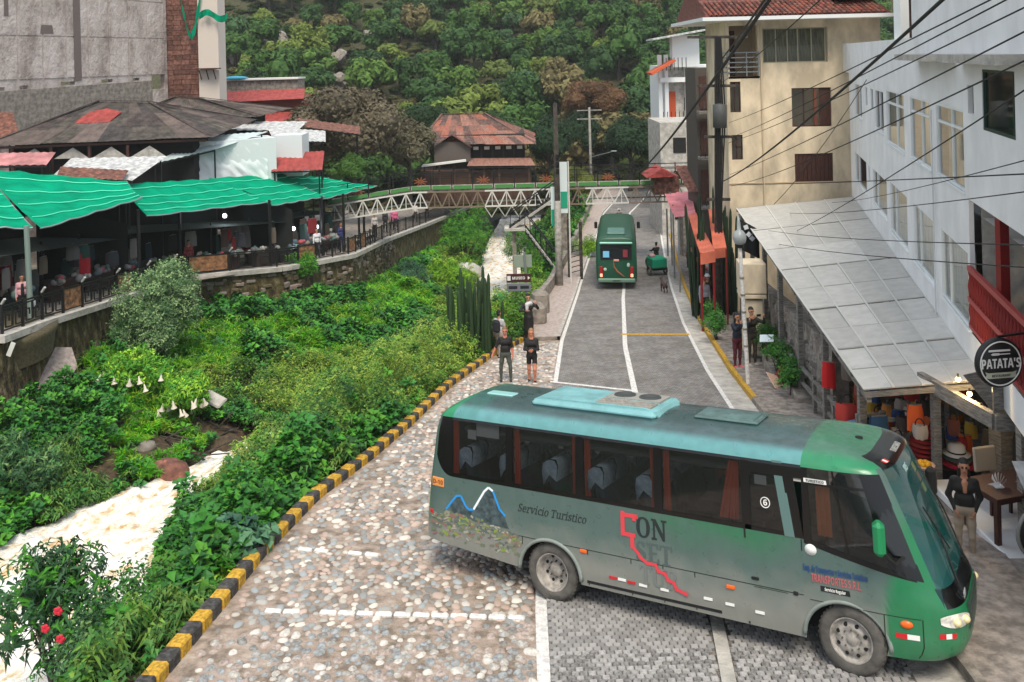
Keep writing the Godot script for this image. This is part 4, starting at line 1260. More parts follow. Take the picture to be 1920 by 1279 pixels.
func window_in(parent: Node3D, at: Callable, n: Vector3, r: Array, deep: float, bars: Array, transom: float, curtain: Material, pane: Material, frame: Material, cover := 1.0):
	var w = Node3D.new()
	w.name = "window"
	parent.add_child(w, true)
	var f = MB.new()
	var o = -deep + 0.05
	var t = 0.05
	var pts = func(u, v): return at.call(u, v, o)
	var su = r[2] - r[0]; var sv = r[3] - r[1]
	var put = func(ua, va, ub, vb, wd):
		f.bar(pts.call(ua, va), pts.call(ub, vb), 0.06, wd, n.cross(Vector3.UP) if absf(ua - ub) < 0.001 else Vector3.UP)
	put.call(r[0], r[1] + t / 2, r[2], r[1] + t / 2, t); put.call(r[0], r[3] - t / 2, r[2], r[3] - t / 2, t)
	var eps = su * 0.02
	put.call(r[0] + eps, r[1] + t, r[0] + eps, r[3] - t, t); put.call(r[2] - eps, r[1] + t, r[2] - eps, r[3] - t, t)
	for b in bars: put.call(lerpf(r[0], r[2], b), r[1] + t, lerpf(r[0], r[2], b), r[3] - t, t * 0.8)
	if transom > 0: put.call(r[0] + eps * 2, lerpf(r[1], r[3], transom), r[2] - eps * 2, lerpf(r[1], r[3], transom), t * 1.1)
	part("frame", f, frame, w)
	var g = MB.new()
	face(g, [at.call(r[0], r[1], o - 0.01), at.call(r[2], r[1], o - 0.01), at.call(r[2], r[3], o - 0.01), at.call(r[0], r[3], o - 0.01)], n)
	part("pane", g, pane, w)
	if curtain:
		var c = MB.new().smooth()
		var k = int(26 * cover)
		for i in k:
			var a = lerpf(r[0], r[2], i / 26.0); var b = lerpf(r[0], r[2], (i + 1) / 26.0)
			var oa = o - 0.10 - 0.035 * sin(i * 1.9); var ob = o - 0.10 - 0.035 * sin((i + 1) * 1.9)
			face(c, [at.call(a, r[1], oa), at.call(b, r[1], ob), at.call(b, r[3], ob), at.call(a, r[3], oa)], n)
		part("curtain", c, curtain, w)
	return w
func HW(z: float, y: float, out := 0.0) -> Vector3:
	return Vector3(4.2 + 0.27 * z - 0.9654 * out, y, -z - 0.2607 * out)
func white_hotel():
	var n = Vector3(-0.9654, 0, -0.2607)
	var t = thing("white_hotel", "white rendered hotel with rows of curtained windows and a red balcony", "building")
	var mb = MB.new()
	var rA = [[34.36, 5.2, 36.47, 6.5], [32.67, 5.75, 33.28, 6.5], [31.12, 5.7, 31.82, 6.5], [28.76, 5.15, 30.67, 6.5], [24.9, 4.95, 28.11, 6.58], [21.3, 4.95, 23.92, 6.58], [17.95, 4.95, 20.59, 6.58]]
	var rB = [[33.44, 2.5, 37.03, 3.7], [32.45, 3.0, 32.9, 3.66], [28.47, 2.45, 31.73, 3.7], [24.79, 2.28, 27.75, 3.8], [21.14, 2.26, 23.78, 3.8], [17.84, 2.26, 20.36, 3.8]]
	var holes = rA + rB + [[14.42, 6.32, 16.45, 7.42], [13.2, 2.25, 17.7, 4.86], [17.1, 6.55, 17.55, 7.1]]
	wall_holes(mb, HW, 10.0, 38.6, 1.62, 8.1, holes, 0.09, n)
	wall_holes(mb, HW, 10.0, 23.4, 8.1, 14.0, [], 0.2, n)
	face(mb, [HW(23.4, 8.1), HW(23.4, 14), HW(23.4, 14, -5), HW(23.4, 8.1, -5)], Vector3(0.27, 0, -1))
	face(mb, [HW(38.6, 1.62), HW(38.6, 8.1), HW(38.6, 8.1, -9), HW(38.6, 1.62, -9)], Vector3(0.27, 0, -1))
	face(mb, [HW(38.6, 8.1, -0.22), HW(23.4, 8.1, -0.22), HW(23.4, 7.2, -0.22), HW(38.6, 7.2, -0.22)], -n)
	face(mb, [HW(38.6, 8.1, 0), HW(23.4, 8.1, 0), HW(23.4, 8.1, -0.22), HW(38.6, 8.1, -0.22)], Vector3.UP)
	face(mb, [HW(38.6, 7.2, 0), HW(23.4, 7.2, 0), HW(23.4, 7.2, -9), HW(38.6, 7.2, -9)], Vector3.UP)
	face(mb, [HW(38.6, 1.62, 0), HW(10.0, 1.62, 0), HW(10, 1.62, -9), HW(38.6, 1.62, -9)], Vector3.DOWN)
	face(mb, [HW(38.6, -5, -9), HW(10.0, -5, -9), HW(10, 14, -9), HW(38.6, 14, -9)], n)
	face(mb, [HW(23.4, 14, 0), HW(10.0, 14, 0), HW(10, 14, -9), HW(23.4, 14, -9)], Vector3.UP)
	face(mb, [HW(10, 1.62, 0), HW(10.0, 14, 0), HW(10, 14, -9), HW(10, 1.62, -9)], Vector3.BACK)
	face(mb, [HW(38.6, 4.5, -0.24), HW(10.0, 4.5, -0.24), HW(10, 4.5, -9), HW(38.6, 4.5, -9)], Vector3.DOWN)
	part("wall", mb, M.white_wall, t)
	var pr = MB.new()
	for q in [[38.6, 42.4, 6.85, 8.12]]:
		face(pr, [HW(q[0], q[2]), HW(q[1], q[2]), HW(q[1], q[3]), HW(q[0], q[3])], n)
		face(pr, [HW(q[1], q[2]), HW(q[1], q[3]), HW(q[1], q[3], -3), HW(q[1], q[2], -3)], Vector3(0.27, 0, -1))
		face(pr, [HW(q[0], q[3]), HW(q[1], q[3]), HW(q[1], q[3], -0.2), HW(q[0], q[3], -0.2)], Vector3.UP)
		face(pr, [HW(q[0], q[2]), HW(q[1], q[2]), HW(q[1], q[2], -3), HW(q[0], q[2], -3)], Vector3.DOWN)
	part("parapet", pr, M.white_wall, t)
	var cream = tex([[0.2, C(176, 172, 150)], [0.8, C(214, 210, 190)]], 0.03, 1.0, 0.85, 0.0, 80, 64, Vector3(6, 0.5, 6))
	M.cur_cream = cream
	M.cur_green = tex([[0.2, C(122, 128, 116)], [0.8, C(168, 174, 160)]], 0.03, 1.0, 0.85, 0.0, 81, 64, Vector3(6, 0.5, 6))
	for i in rA.size():
		var r = rA[i]
		var small = r[2] - r[0] < 1.0
		window_in(t, HW, n, r, 0.09, [] if small else ([0.42] if i != 3 else [0.5]), 0.0 if small or i == 0 or i == 3 else 0.76, null if small or i == 3 or i == 0 else (cream if i < 6 else M.cur_green), M.pane if i > 3 else M.dark_pane, M.frame_white, 1.0 if i == 4 else (0.62 if i == 5 else 0.8))
	for i in rB.size():
		var r = rB[i]
		var small = r[2] - r[0] < 1.0
		window_in(t, HW, n, r, 0.09, [] if small else [0.68], 0.0, null if small or i == 0 else (cream if i < 5 else M.cur_green), M.pane if i > 1 else M.dark_pane, M.frame_white, 1.0)
	window_in(t, HW, n, [14.42, 6.32, 16.45, 7.42], 0.09, [0.06], 0.0, null, glass(C(14, 34, 28), 0.7), flat(C(30, 60, 50), 0.5))
	for r in rA + rB:
		if r[2] - r[0] < 1.0: continue
		var s = MB.new()
		s.bar(HW(r[0] - 0.03, r[1] - 0.02, 0.015), HW(r[2] + 0.03, r[1] - 0.02, 0.015), 0.05, 0.04)
		part("sill", s, M.frame_white, t)
	var ey = MB.new()
	ey.bar(HW(18.5, 7.62, 0.28), HW(22.6, 7.62, 0.28), 0.55, 0.14)
	part("canopy_slab", ey, M.conc, t)
	ey = MB.new()
	ey.bar(HW(13.6, 7.62, 0.24), HW(17.9, 7.62, 0.24), 0.48, 0.16)
	part("canopy_slab", ey, M.conc, t)
	var rc = MB.new()
	face(rc, [HW(13.2, 2.25, -1.6), HW(17.7, 2.25, -1.6), HW(17.7, 4.86, -1.6), HW(13.2, 4.86, -1.6)], n)
	face(rc, [HW(13.2, 2.25, 0), HW(17.7, 2.25, 0), HW(17.7, 2.25, -1.6), HW(13.2, 2.25, -1.6)], Vector3.UP)
	face(rc, [HW(13.2, 4.86, 0), HW(17.7, 4.86, 0), HW(17.7, 4.86, -1.6), HW(13.2, 4.86, -1.6)], Vector3.DOWN)
	face(rc, [HW(17.7, 2.25, -0.22), HW(17.7, 4.86, -0.22), HW(17.7, 4.86, -1.6), HW(17.7, 2.25, -1.6)], Vector3(-0.27, 0, 1))
	face(rc, [HW(13.2, 2.25, -0.22), HW(13.2, 4.86, -0.22), HW(13.2, 4.86, -1.6), HW(13.2, 2.25, -1.6)], Vector3(0.27, 0, -1))
	part("balcony_recess", rc, M.conc, t)
	window_in(t, func(u, v, o): return HW(u, v, o - 1.35), n, [15.9, 2.4, 17.5, 4.6], 0.22, [0.33, 0.66], 0.0, M.cur_green, M.pane, flat(C(90, 94, 96), 0.5))
	var dk = MB.new()
	dk.box(HW(15.0, 3.0, -1.3), Vector3(0.5, 1.3, 0.9), Basis(Vector3.UP, 0.26))
	part("cupboard", dk, M.dark, t)
	var post = MB.new()
	post.bar(HW(15.85, 2.25, -0.12), HW(15.85, 4.84, -0.12), 0.16, 0.16)
	part("red_post", post, M.red_paint, t)
	var rail = MB.new()
	for h in [2.92, 3.52]: rail.bar(HW(13.2, h - 0.0, 0.02), HW(17.7, h, 0.02), 0.08, 0.10)
	rail.bar(HW(13.2, 2.40, 0.02), HW(17.7, 2.40, 0.02), 0.06, 0.08)
	part("rail", rail, flat(C(150, 52, 50), 0.5), t)
	for i in 22:
		var z = 13.4 + i * 0.2
		var bl = MB.new().smooth()
		bl.lathe([Vector2(0.05, 2.44), Vector2(0.03, 2.56), Vector2(0.055, 2.72), Vector2(0.03, 2.9), Vector2(0.05, 3.1), Vector2(0.06, 3.2), Vector2(0.03, 3.36), Vector2(0.05, 3.47)], Transform3D(Basis.IDENTITY, HW(z, 0, 0.02)), 6)
		part("baluster", bl, M.red_paint, t)
	var tw = MB.new()
	face(tw, [HW(23.4, 7.2, -2.4), HW(42, 7.2, -2.4), HW(42, 11.5, -2.4), HW(23.4, 11.5, -2.4)], n)
	part("terrace_wall", tw, M.tile_red, t)
	for q in [[24.0, 0.34], [27.2, 0.30]]:
		var c = MB.new()
		c.box(HW(q[0], 10.0, -0.35), Vector3(q[1], 5.6, q[1]), Basis(Vector3.UP, 0.26))
		part("column", c, M.frame_white, t)
	for i in 5:
		window_in(t, func(u, v, o): return HW(u, v, o - 2.15), n, [28.5 + i * 2.3, 8.2, 30.6 + i * 2.3, 10.6], 0.2, [0.5], 0.8, tex([[0.2, C(70, 56, 36)], [0.8, C(120, 100, 70)]], 0.03, 1.0, 0.85, 0.0, 82, 64, Vector3(6, 0.5, 6)), M.pane, M.dark_wood)
	for i in 2:
		window_in(t, func(u, v, o): return HW(u, v, o - 2.15), n, [24.3 + i * 1.8, 7.5, 25.9 + i * 1.8, 10.6], 0.2, [0.5], 0.8, M.red_sheet, M.pane, M.red_paint)
	var pipe = MB.new()
	pipe.tube(HW(20.9, 1.7, 0.05), HW(20.9, 6.4, 0.05), 0.018, 0.018, 5)
	part("cable", pipe, flat(C(196, 200, 202), 0.6), t)
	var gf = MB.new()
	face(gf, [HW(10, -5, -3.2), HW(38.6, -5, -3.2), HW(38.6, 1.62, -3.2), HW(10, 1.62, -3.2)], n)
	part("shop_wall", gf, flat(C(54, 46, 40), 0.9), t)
	for z in [17.4, 21.5, 25.5, 30.0, 34.5]:
		var c = MB.new()
		c.box(HW(z, (G(z) + 1.62) / 2 - 0.1, -0.4), Vector3(0.3, 1.9 - G(z), 0.3), Basis(Vector3.UP, 0.26))
		part("column", c, M.grey_wood, t)
func beige_house():
	var n = Vector3(0, 0, 1)
	var at = func(u, v, o): return Vector3(u, v, -41.0 + o)
	var t = thing("beige_house", "beige rendered house with dark wooden shutters and a tiled roof", "building")
	var mb = MB.new()
	var holes = [[10.15, 6.75, 11.44, 9.05], [11.66, 7.32, 14.61, 8.9], [12.92, 4.4, 14.71, 6.16], [12.99, 1.84, 14.72, 3.19], [10.14, 5.13, 10.62, 6.52], [10.16, 2.98, 10.66, 4.11]]
	wall_holes(mb, at, 10.0, 17.0, -6.0, 9.25, holes, 0.25, n)
	var side = func(u, v, o): return Vector3(10.0 - o, v, u)
	wall_holes(mb, side, -45.0, -41.0, -6.0, 9.25, [[-43.2, 5.0, -42.0, 6.6], [-43.2, 2.2, -42.0, 3.9]], 0.25, Vector3(-1, 0, 0))
	mb.box(Vector3(13.5, 1.5, -45.0), Vector3(7.0, 15.4, 0.2))
	part("wall", mb, M.beige, t)
	for r in [[-43.2, 5.0, -42.0, 6.6], [-43.2, 2.2, -42.0, 3.9]]:
		window_in(t, side, Vector3(-1, 0, 0), r, 0.2, [0.5], 0.0, null, M.dark_pane, M.dark_wood)
	var b = MB.new()
	b.box(Vector3(10.8, 6.70, -41.6), Vector3(1.4, 0.1, 1.2))
	b.box(Vector3(10.8, 7.9, -42.3), Vector3(1.5, 2.5, 0.1))
	part("balcony", b, flat(C(150, 134, 110), 0.9), t)
	var d = MB.new()
	d.box(Vector3(10.45, 7.8, -42.22), Vector3(0.5, 2.1, 0.06))
	part("door", d, M.dark_wood, t)
	for h in [6.95, 7.17, 7.39, 7.61, 7.83]:
		var q = MB.new()
		q.bar(Vector3(10.05, h, -40.96), Vector3(11.46, h, -40.96), 0.04, 0.05)
		q.bar(Vector3(10.0, h, -41.0), Vector3(10.0, h, -42.2), 0.04, 0.05)
		part("rail", q, M.steel, t)
	for x in [10.03, 10.9, 11.45]:
		var q = MB.new()
		q.bar(Vector3(x, 6.75, -40.94), Vector3(x, 7.86, -40.94), 0.05, 0.05)
		part("rail_post", q, M.steel, t)
	window_in(t, at, n, [11.66, 7.32, 14.61, 8.9], 0.25, [0.22, 0.40, 0.56, 0.77], 0.0, tex([[0.2, C(96, 96, 70)], [0.8, C(146, 144, 112)]], 0.03, 1.0, 0.85, 0.0, 83, 64, Vector3(6, 0.5, 6)), M.pane, flat(C(170, 166, 140), 0.6))
	var w = window_in(t, at, n, [12.92, 4.4, 14.71, 6.16], 0.25, [0.33, 0.64], 0.0, null, M.dark_pane, M.dark_wood)
	var sl = MB.new()
	sl.box(Vector3(14.45, 5.28, -41.1), Vector3(0.5, 1.66, 0.04))
	part("shutter", sl, M.dark_wood, t)
	sl = MB.new()
	sl.box(Vector3(14.0, 5.28, -41.08), Vector3(0.12, 1.66, 0.06))
	part("shutter", sl, flat(C(110, 58, 42), 0.6), t)
	for i in 9:
		sl = MB.new()
		sl.bevel(Vector3(13.085 + i * 0.193, 2.515, -41.08), Vector3(0.186, 1.32, 0.05), 0.012)
		part("shutter_board", sl, M.dark_wood, t)
	window_in(t, at, n, [10.14, 5.13, 10.62, 6.52], 0.2, [0.5], 0.0, null, M.dark_pane, M.dark_wood)
	window_in(t, at, n, [10.16, 2.98, 10.66, 4.11], 0.2, [0.5], 0.5, null, M.dark_pane, M.dark_wood)
	var p = MB.new()
	p.tube(Vector3(11.57, 9.1, -40.94), Vector3(11.57, -1.0, -40.94), 0.045, 0.045, 6)
	part("drain_pipe", p, flat(C(200, 184, 156), 0.7), t)
	p = MB.new()
	p.box(Vector3(13.4, 1.9, -40.985), Vector3(6.9, 0.05, 0.03))
	part("string_course", p, flat(C(180, 160, 130), 0.8), t)
	var e = MB.new()
	e.box(Vector3(12.9, 9.33, -43.5), Vector3(8.4, 0.16, 7.6))
	part("eaves", e, M.frame_white, t)
	var rf = MB.new()
	rf.quad(Vector3(9.4, 11.3, -45.5), Vector3(17.1, 11.3, -45.5), Vector3(17.1, 9.42, -39.9), Vector3(8.9, 9.42, -39.9))
	rf.quad(Vector3(9.4, 11.3, -45.5), Vector3(8.9, 9.42, -39.9), Vector3(8.9, 9.42, -47.0), Vector3(9.4, 11.3, -46.0))
	var ro = part("roof", rf, M.tile_red, t)
	var tile = MB.new().smooth()
	for j in 6:
		var a0 = PI * j / 6; var a1 = PI * (j + 1) / 6
		tile.quad(Vector3(cos(a1) * 0.075, sin(a1) * 0.06, -0.38), Vector3(cos(a0) * 0.075, sin(a0) * 0.06, -0.38), Vector3(cos(a0) * 0.09, sin(a0) * 0.075, 0.0), Vector3(cos(a1) * 0.09, sin(a1) * 0.075, 0.0))
	var tm = tile.done()
	var tiles = [M.tile_red, tex([[0.2, C(120, 52, 36)], [0.8, C(140, 70, 52)]], 0.04, 1.0, 0.85, 0.0, 84, 64), tex([[0.2, C(90, 50, 42)], [0.8, C(136, 88, 72)]], 0.04, 1.0, 0.85, 0.0, 85, 64)]
	var r = RandomNumberGenerator.new()
	r.seed = 6
	var slope = (Vector3(0, 9.42, -39.9) - Vector3(0, 11.3, -45.5)).normalized()
	for i in 36:
		for j in 7:
			var o = part("tile", tm, tiles[r.randi() % 3], ro)
			o.transform = Transform3D(Basis(Vector3.RIGHT, slope.cross(Vector3.RIGHT).normalized(), slope), Vector3(9.15 + i * 0.218, 9.43, -39.88) - slope * (j * 0.34) + Vector3(r.randf_range(-0.01, 0.01), 0.02 + 0.01 * (7 - j) * 0 + r.randf_range(0, 0.01), 0))
	var wb = MB.new()
	wb.box(Vector3(13.2, 10.9, -43.5), Vector3(2.9, 1.2, 1.6))
	part("roof_lantern", wb, M.frame_white, t)
	wb = MB.new()
	wb.box(Vector3(16.6, 10.6, -42.2), Vector3(3.2, 0.12, 2.6), Basis(Vector3.BACK, 0.25))
	part("dark_roof", wb, M.dark_wood, t)
func far_houses():
	var t = thing("narrow_white_house", "narrow white house with orange balcony doors and a tiled corner roof", "building")
	var b = MB.new()
	b.box(Vector3(12.6, 2.9, -59.8), Vector3(4.2, 8.4, 3.6))
	for x in [10.5, 10.9, 12.2, 14.0]: b.box(Vector3(x, 3.2, -57.6), Vector3(0.24, 9.2, 0.24))
	for y in [0.6, 3.2, 6.2]: b.box(Vector3(12.3, y, -57.6), Vector3(3.7, 0.3, 0.8))
	b.box(Vector3(12.1, 8.0, -57.6), Vector3(1.7, 2.0, 0.9))
	part("wall", b, M.frame_white, t)
	for q in [[11.55, 4.6, 0.55], [11.6, 1.9, 0.6]]:
		var d = MB.new()
		d.box(Vector3(q[0] - 0.3, q[1], -57.93), Vector3(q[2], 1.7, 0.06))
		part("door", d, flat(C(176, 74, 36), 0.7), t)
	var d2 = MB.new()
	d2.box(Vector3(11.55, 4.7, -57.97), Vector3(1.2, 2.3, 0.04))
	part("balcony_back", d2, flat(C(126, 98, 80), 0.85), t)
	for y in [3.9, 7.3]:
		for i in 7:
			var q = MB.new()
			q.bar(Vector3(10.6 + i * 0.25, y - 0.5, -57.15), Vector3(10.6 + i * 0.25, y + 0.3, -57.15), 0.04, 0.04)
			part("rail_bar", q, M.iron, t)
	var rf = MB.new()
	rf.prism([Vector2(9.7, 6.7), Vector2(11.2, 7.5), Vector2(11.3, 7.4), Vector2(9.8, 6.55)], Transform3D(Basis.IDENTITY, Vector3(0, 0, -57.0)), 1.8)
	part("tiled_corner_roof", rf, flat(C(196, 92, 56), 0.85), t)
	rf = MB.new()
	rf.prism([Vector2(9.8, 8.8), Vector2(13.3, 9.35), Vector2(13.3, 9.25), Vector2(9.8, 8.7)], Transform3D(Basis.IDENTITY, Vector3(0, 0, -57.2)), 2.4)
	part("sheet_roof", rf, M.zinc, t)
	rf = MB.new()
	rf.quad(Vector3(11.0, 3.1, -57.6), Vector3(13.6, 3.1, -57.6), Vector3(14.0, 2.3, -56.0), Vector3(11.2, 2.3, -56.0))
	part("red_awning", rf, M.red_sheet, t)
	t.scale = Vector3.ONE * 1.45; t.position = Vector3(-1.0, -3.5, 0)
	t = thing("dark_timber_house", "dark timber fronted house in shade between white and beige houses", "building")
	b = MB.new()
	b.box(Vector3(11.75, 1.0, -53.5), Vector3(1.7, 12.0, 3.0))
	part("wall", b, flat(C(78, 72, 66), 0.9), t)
	for y in [0.2, 3.0, 5.6]:
		var w = MB.new()
		w.box(Vector3(11.7, y, -51.96), Vector3(1.2, 1.9, 0.08))
		part("window", w, M.dark_wood, t)
		var q = MB.new()
		q.bar(Vector3(10.85, y - 1.1, -51.4), Vector3(12.6, y - 1.1, -51.4), 0.7, 0.14)
		part("balcony", q, M.grey_wood, t)
		for i in 6:
			q = MB.new()
			q.bar(Vector3(10.9 + i * 0.26, y - 1.0, -51.1), Vector3(10.9 + i * 0.26, y - 0.3, -51.1), 0.05, 0.05)
			part("rail_bar", q, M.pole_dark, t)
	var s = solo("striped_awning", MB.new(), M.rust, "faded pink and grey corrugated awning over the far shops", "awning")
	var mb = MB.new()
	for i in 14:
		var x = 10.2 + i * 0.2
		mb.quad(Vector3(x, 1.0 + 0.03 * (i % 2), -55.4), Vector3(x + 0.2, 1.0 + 0.03 * ((i + 1) % 2), -55.4), Vector3(x + 0.35, -0.1 + 0.03 * ((i + 1) % 2), -52.0), Vector3(x + 0.15, -0.1 + 0.03 * (i % 2), -52.0))
	s.mesh = mb.done()
	mb = MB.new()
	mb.prism([Vector2(9.0, -0.15), Vector2(10.0, 0.45), Vector2(11.0, -0.1)], Transform3D(Basis.IDENTITY, Vector3(0, 0, -60.0)), 2.5)
	solo("red_roofed_kiosk", mb, M.red_sheet, "small red gable roof at the right end of the footbridge", "kiosk")
	var k = MB.new()
	k.box(Vector3(10.4, -0.75, -60.2), Vector3(1.6, 1.2, 1.6))
	solo("brick_kiosk_base", k, M.rust, "brown brick block under the small red gable roof", "kiosk")
	for q in [[15.5, -2.0, -74.0, 7.0, 9.0, 6.0], [19.0, 0.5, -88.0, 8.0, 12.0, 8.0]]:
		var o = thing("far_house", "pale far house behind the right end of the footbridge" if q[2] > -80 else "tall pale house at the far right bend of the street", "building")
		b = MB.new()
		b.box(Vector3(q[0], q[1], q[2]), Vector3(q[3], q[4], q[5]))
		part("wall", b, M.conc, o)
		for i in 3:
			for j in 3:
				var w = MB.new()
				w.box(Vector3(q[0] - 2 + i * 2, q[1] - 2.5 + j * 2.6, q[2] + q[5] / 2 + 0.02), Vector3(1.0, 1.2, 0.06))
				part("window", w, M.dark, o)
func colour_name(k: Color) -> String:
	if k.s < 0.22: return "black" if k.v < 0.22 else ("dark grey" if k.v < 0.45 else ("grey" if k.v < 0.62 else "pale grey"))
	var h = k.h * 360.0
	var n = "red" if h < 15 or h > 335 else ("brown" if h < 32 else ("ochre" if h < 60 else ("green" if h < 165 else ("teal" if h < 200 else ("blue" if h < 265 else "purple")))))
	return ("dark " if k.v < 0.35 else ("bright " if k.v > 0.68 else "")) + n
func hang(called, label, category, group, at: Vector3, w: float, h: float, col: Color, turn: float, kind: int):
	var t = thing(called, label, category, at, turn, group)
	var b = MB.new().smooth()
	var r = rng
	var k = 6
	var dep = 0.05 if kind == 0 else 0.10
	for i in k:
		for j in k:
			var f = func(a, e):
				var u = float(a) / k; var v = float(e) / k
				var ww = w * (0.72 + 0.28 * smoothstep(0.0, 0.3, v)) if kind == 0 else w * (0.85 + 0.15 * sin(PI * v))
				return Vector3((u - 0.5) * ww, -v * h, dep * sin(u * 14.0 + at.x * 3.0) * 0.35 * v + dep * sin(PI * u))
			b.quad(f.call(i, j), f.call(i + 1, j), f.call(i + 1, j + 1), f.call(i, j + 1))
	for i in k:
		var f2 = func(a, e): return Vector3((float(a) / k - 0.5) * w * 0.9, -float(e) / k * h, -0.03)
		b.quad(f2.call(i + 1, 0), f2.call(i, 0), f2.call(i, k), f2.call(i + 1, k))
	part("cloth" if kind == 0 else "bag_body", b, flat(col, 0.85), t)
	if kind == 1:
		var s = MB.new()
		var ps = []
		for i in 9: ps.append(Vector3(cos(PI * i / 8.0) * w * 0.28, sin(PI * i / 8.0) * h * 0.5 - 0.01, 0.03))
		s.poly(ps, [0.012], 5)
		part("handle", s, M.dark, t)
	elif kind == 0:
		var s = MB.new()
		s.bar(Vector3(-w * 0.36, 0.0, 0), Vector3(w * 0.36, 0, 0), 0.02, 0.02)
		s.poly([Vector3(0, 0, 0), Vector3(0, 0.07, 0), Vector3(0.03, 0.10, 0)], [0.006], 4)
		part("hanger", s, M.steel, t)
	return t
func street_shops():
	rng.seed = 90
	var t = thing("panelled_awning", "large grey panelled awning roof leaning against the white hotel", "awning")
	var near_in = HW(16.7, 1.66, -0.0); var far_in = HW(37.9, 1.66, 0.0)
	var near_out = Vector3(6.82, 1.2, -17.6); var far_out = Vector3(9.55, 1.28, -38.0)
	var pts = func(u, v): return near_in.lerp(far_in, u).lerp(near_out.lerp(far_out, u), v)
	var r = RandomNumberGenerator.new()
	r.seed = 14
	var ms = []
	for i in 4:
		var q = 172 + i * 6
		ms.append(tex([[0.15, C(q - 4, q - 6, q - 10)], [0.8, C(q + 12, q + 10, q + 4)]], 0.012, 3.0, 0.7, 0.0, 90 + i))
	var us = [0.0]
	for i in 9: us.append(us[-1] + [0.055, 0.062, 0.07, 0.082, 0.095, 0.11, 0.135, 0.16, 0.231][i])
	for i in 9:
		for j in 4:
			var a = us[i] + 0.0015; var e = us[i + 1] - 0.0015
			var v0 = j / 4.0 + 0.004; var v1 = (j + 1) / 4.0 - 0.004
			var b = MB.new()
			var dy = Vector3(0, 0.02 + r.randf_range(0, 0.02) - 0.02 * (i % 2), 0)
			var c = [pts.call(a, v0) + dy, pts.call(e, v0) + dy, pts.call(e, v1) + dy, pts.call(a, v1) + dy]
			var th = Vector3(0, -0.025, 0)
			var ln = pts.call((a + e) / 2, (v0 + v1) / 2) + dy + Vector3(0, -0.012, 0)
			face(b, c, Vector3.UP)
			face(b, [c[0] + th, c[1] + th, c[2] + th, c[3] + th], Vector3.DOWN)
			for k in 4: face(b, [c[k], c[(k + 1) % 4], c[(k + 1) % 4] + th, c[k] + th], (c[k] + c[(k + 1) % 4]) / 2 - ln)
			part("panel", b, ms[r.randi() % 4], t)
	for j in 5:
		var b = MB.new()
		b.bar(pts.call(0.0, j / 4.0) + Vector3(0, 0.035, 0), pts.call(1.0, j / 4.0) + Vector3(0, 0.035, 0), 0.05, 0.02)
		part("seam_strip", b, flat(C(196, 196, 190), 0.6), t)
	for i in us.size():
		var b = MB.new()
		b.bar(pts.call(us[i], 0.0) + Vector3(0, 0.025, 0), pts.call(us[i], 1.0) + Vector3(0, 0.025, 0), 0.04, 0.012)
		part("joint_strip", b, flat(C(146, 145, 138), 0.7), t)
		b = MB.new()
		b.bar(pts.call(us[i], 0.0) + Vector3(0, -0.07, 0), pts.call(us[i], 1.0) + Vector3(0, -0.07, 0), 0.07, 0.1)
		part("rafter", b, M.grey_wood, t)
	for u in [0.03, 0.2, 0.36, 0.52, 0.68, 0.84, 0.99]:
		var p = pts.call(u, 0.96)
		var z = -p.z
		var b = MB.new()
		b.bar(Vector3(p.x, G(z), p.z), p + Vector3(0, -0.1, 0), 0.14, 0.14, Vector3.FORWARD)
		part("post", b, M.grey_wood, t)
	var eb = MB.new()
	eb.bar(pts.call(0, 0.96) + Vector3(0, -0.16, 0), pts.call(1, 0.96) + Vector3(0, -0.16, 0), 0.08, 0.14)
	part("edge_beam", eb, M.grey_wood, t)
	var sw = thing("stone_shop_wall", "rough grey stone wall with timber handrail under the awning's outer edge", "wall")
	var base = MB.new()
	for i in 8:
		var z0 = 22.0 + i * 1.8; var z1 = z0 + 1.8
		var x0 = 7.75 + (z0 - 22) * 0.13; var x1 = 7.75 + (z1 - 22) * 0.13
		face(base, [P(x0, z0, -0.2), P(x1, z1, -0.2), P(x1, z1, 2.1), P(x0, z0, 2.1)], Vector3(-1, 0, 0))
		face(base, [P(x0, z0, 2.1), P(x1, z1, 2.1), P(x1 + 0.4, z1, 2.1), P(x0 + 0.4, z0, 2.1)], Vector3.UP)
	face(base, [P(7.75, 22, -0.2), P(8.15, 22, -0.2), P(8.15, 22, 2.1), P(7.75, 22, 2.1)], Vector3(0, 0, 1))
	part("wall_core", base, M.dirtconc, sw)
	var smats = []
	for q in [C(120, 112, 104), C(140, 132, 124), C(98, 92, 86), C(132, 118, 106)]: smats.append(tex([[0.2, q.darkened(0.3)], [0.8, q.lightened(0.1)]], 0.05, 0.8, 0.9, 3.0, 95, 128))
	for i in 120:
		var z = r.randf_range(22.1, 36.0); var h = r.randf_range(0.1, 2.0)
		var b = MB.new()
		b.bevel(Vector3.ZERO, Vector3(0.10, r.randf_range(0.16, 0.3), r.randf_range(0.22, 0.5)), 0.03)
		var o = part("stone", b, smats[r.randi() % 4], sw)
		o.transform = Transform3D(Basis.from_euler(Vector3(r.randf_range(-0.1, 0.1), 0.13, 0)), P(7.75 + (z - 22) * 0.13, z, h))
	for q in [[0.95, 18.6, 33.0], [0.55, 18.6, 33.0]]:
		var b = MB.new()
		b.bar(P(7.35 + (q[1] - 22) * 0.13 + 0.2, q[1], q[0]), P(7.35 + (q[2] - 22) * 0.13 + 0.2, q[2], q[0]), 0.07, 0.09)
		part("handrail", b, M.grey_wood, sw)
	for i in 7:
		var z = 18.8 + i * 2.2
		var b = MB.new()
		b.bar(P(7.55 + (z - 22) * 0.13, z, 0), P(7.55 + (z - 22) * 0.13, z, 1.1), 0.09, 0.09, Vector3.FORWARD)
		part("rail_post", b, M.grey_wood, sw)
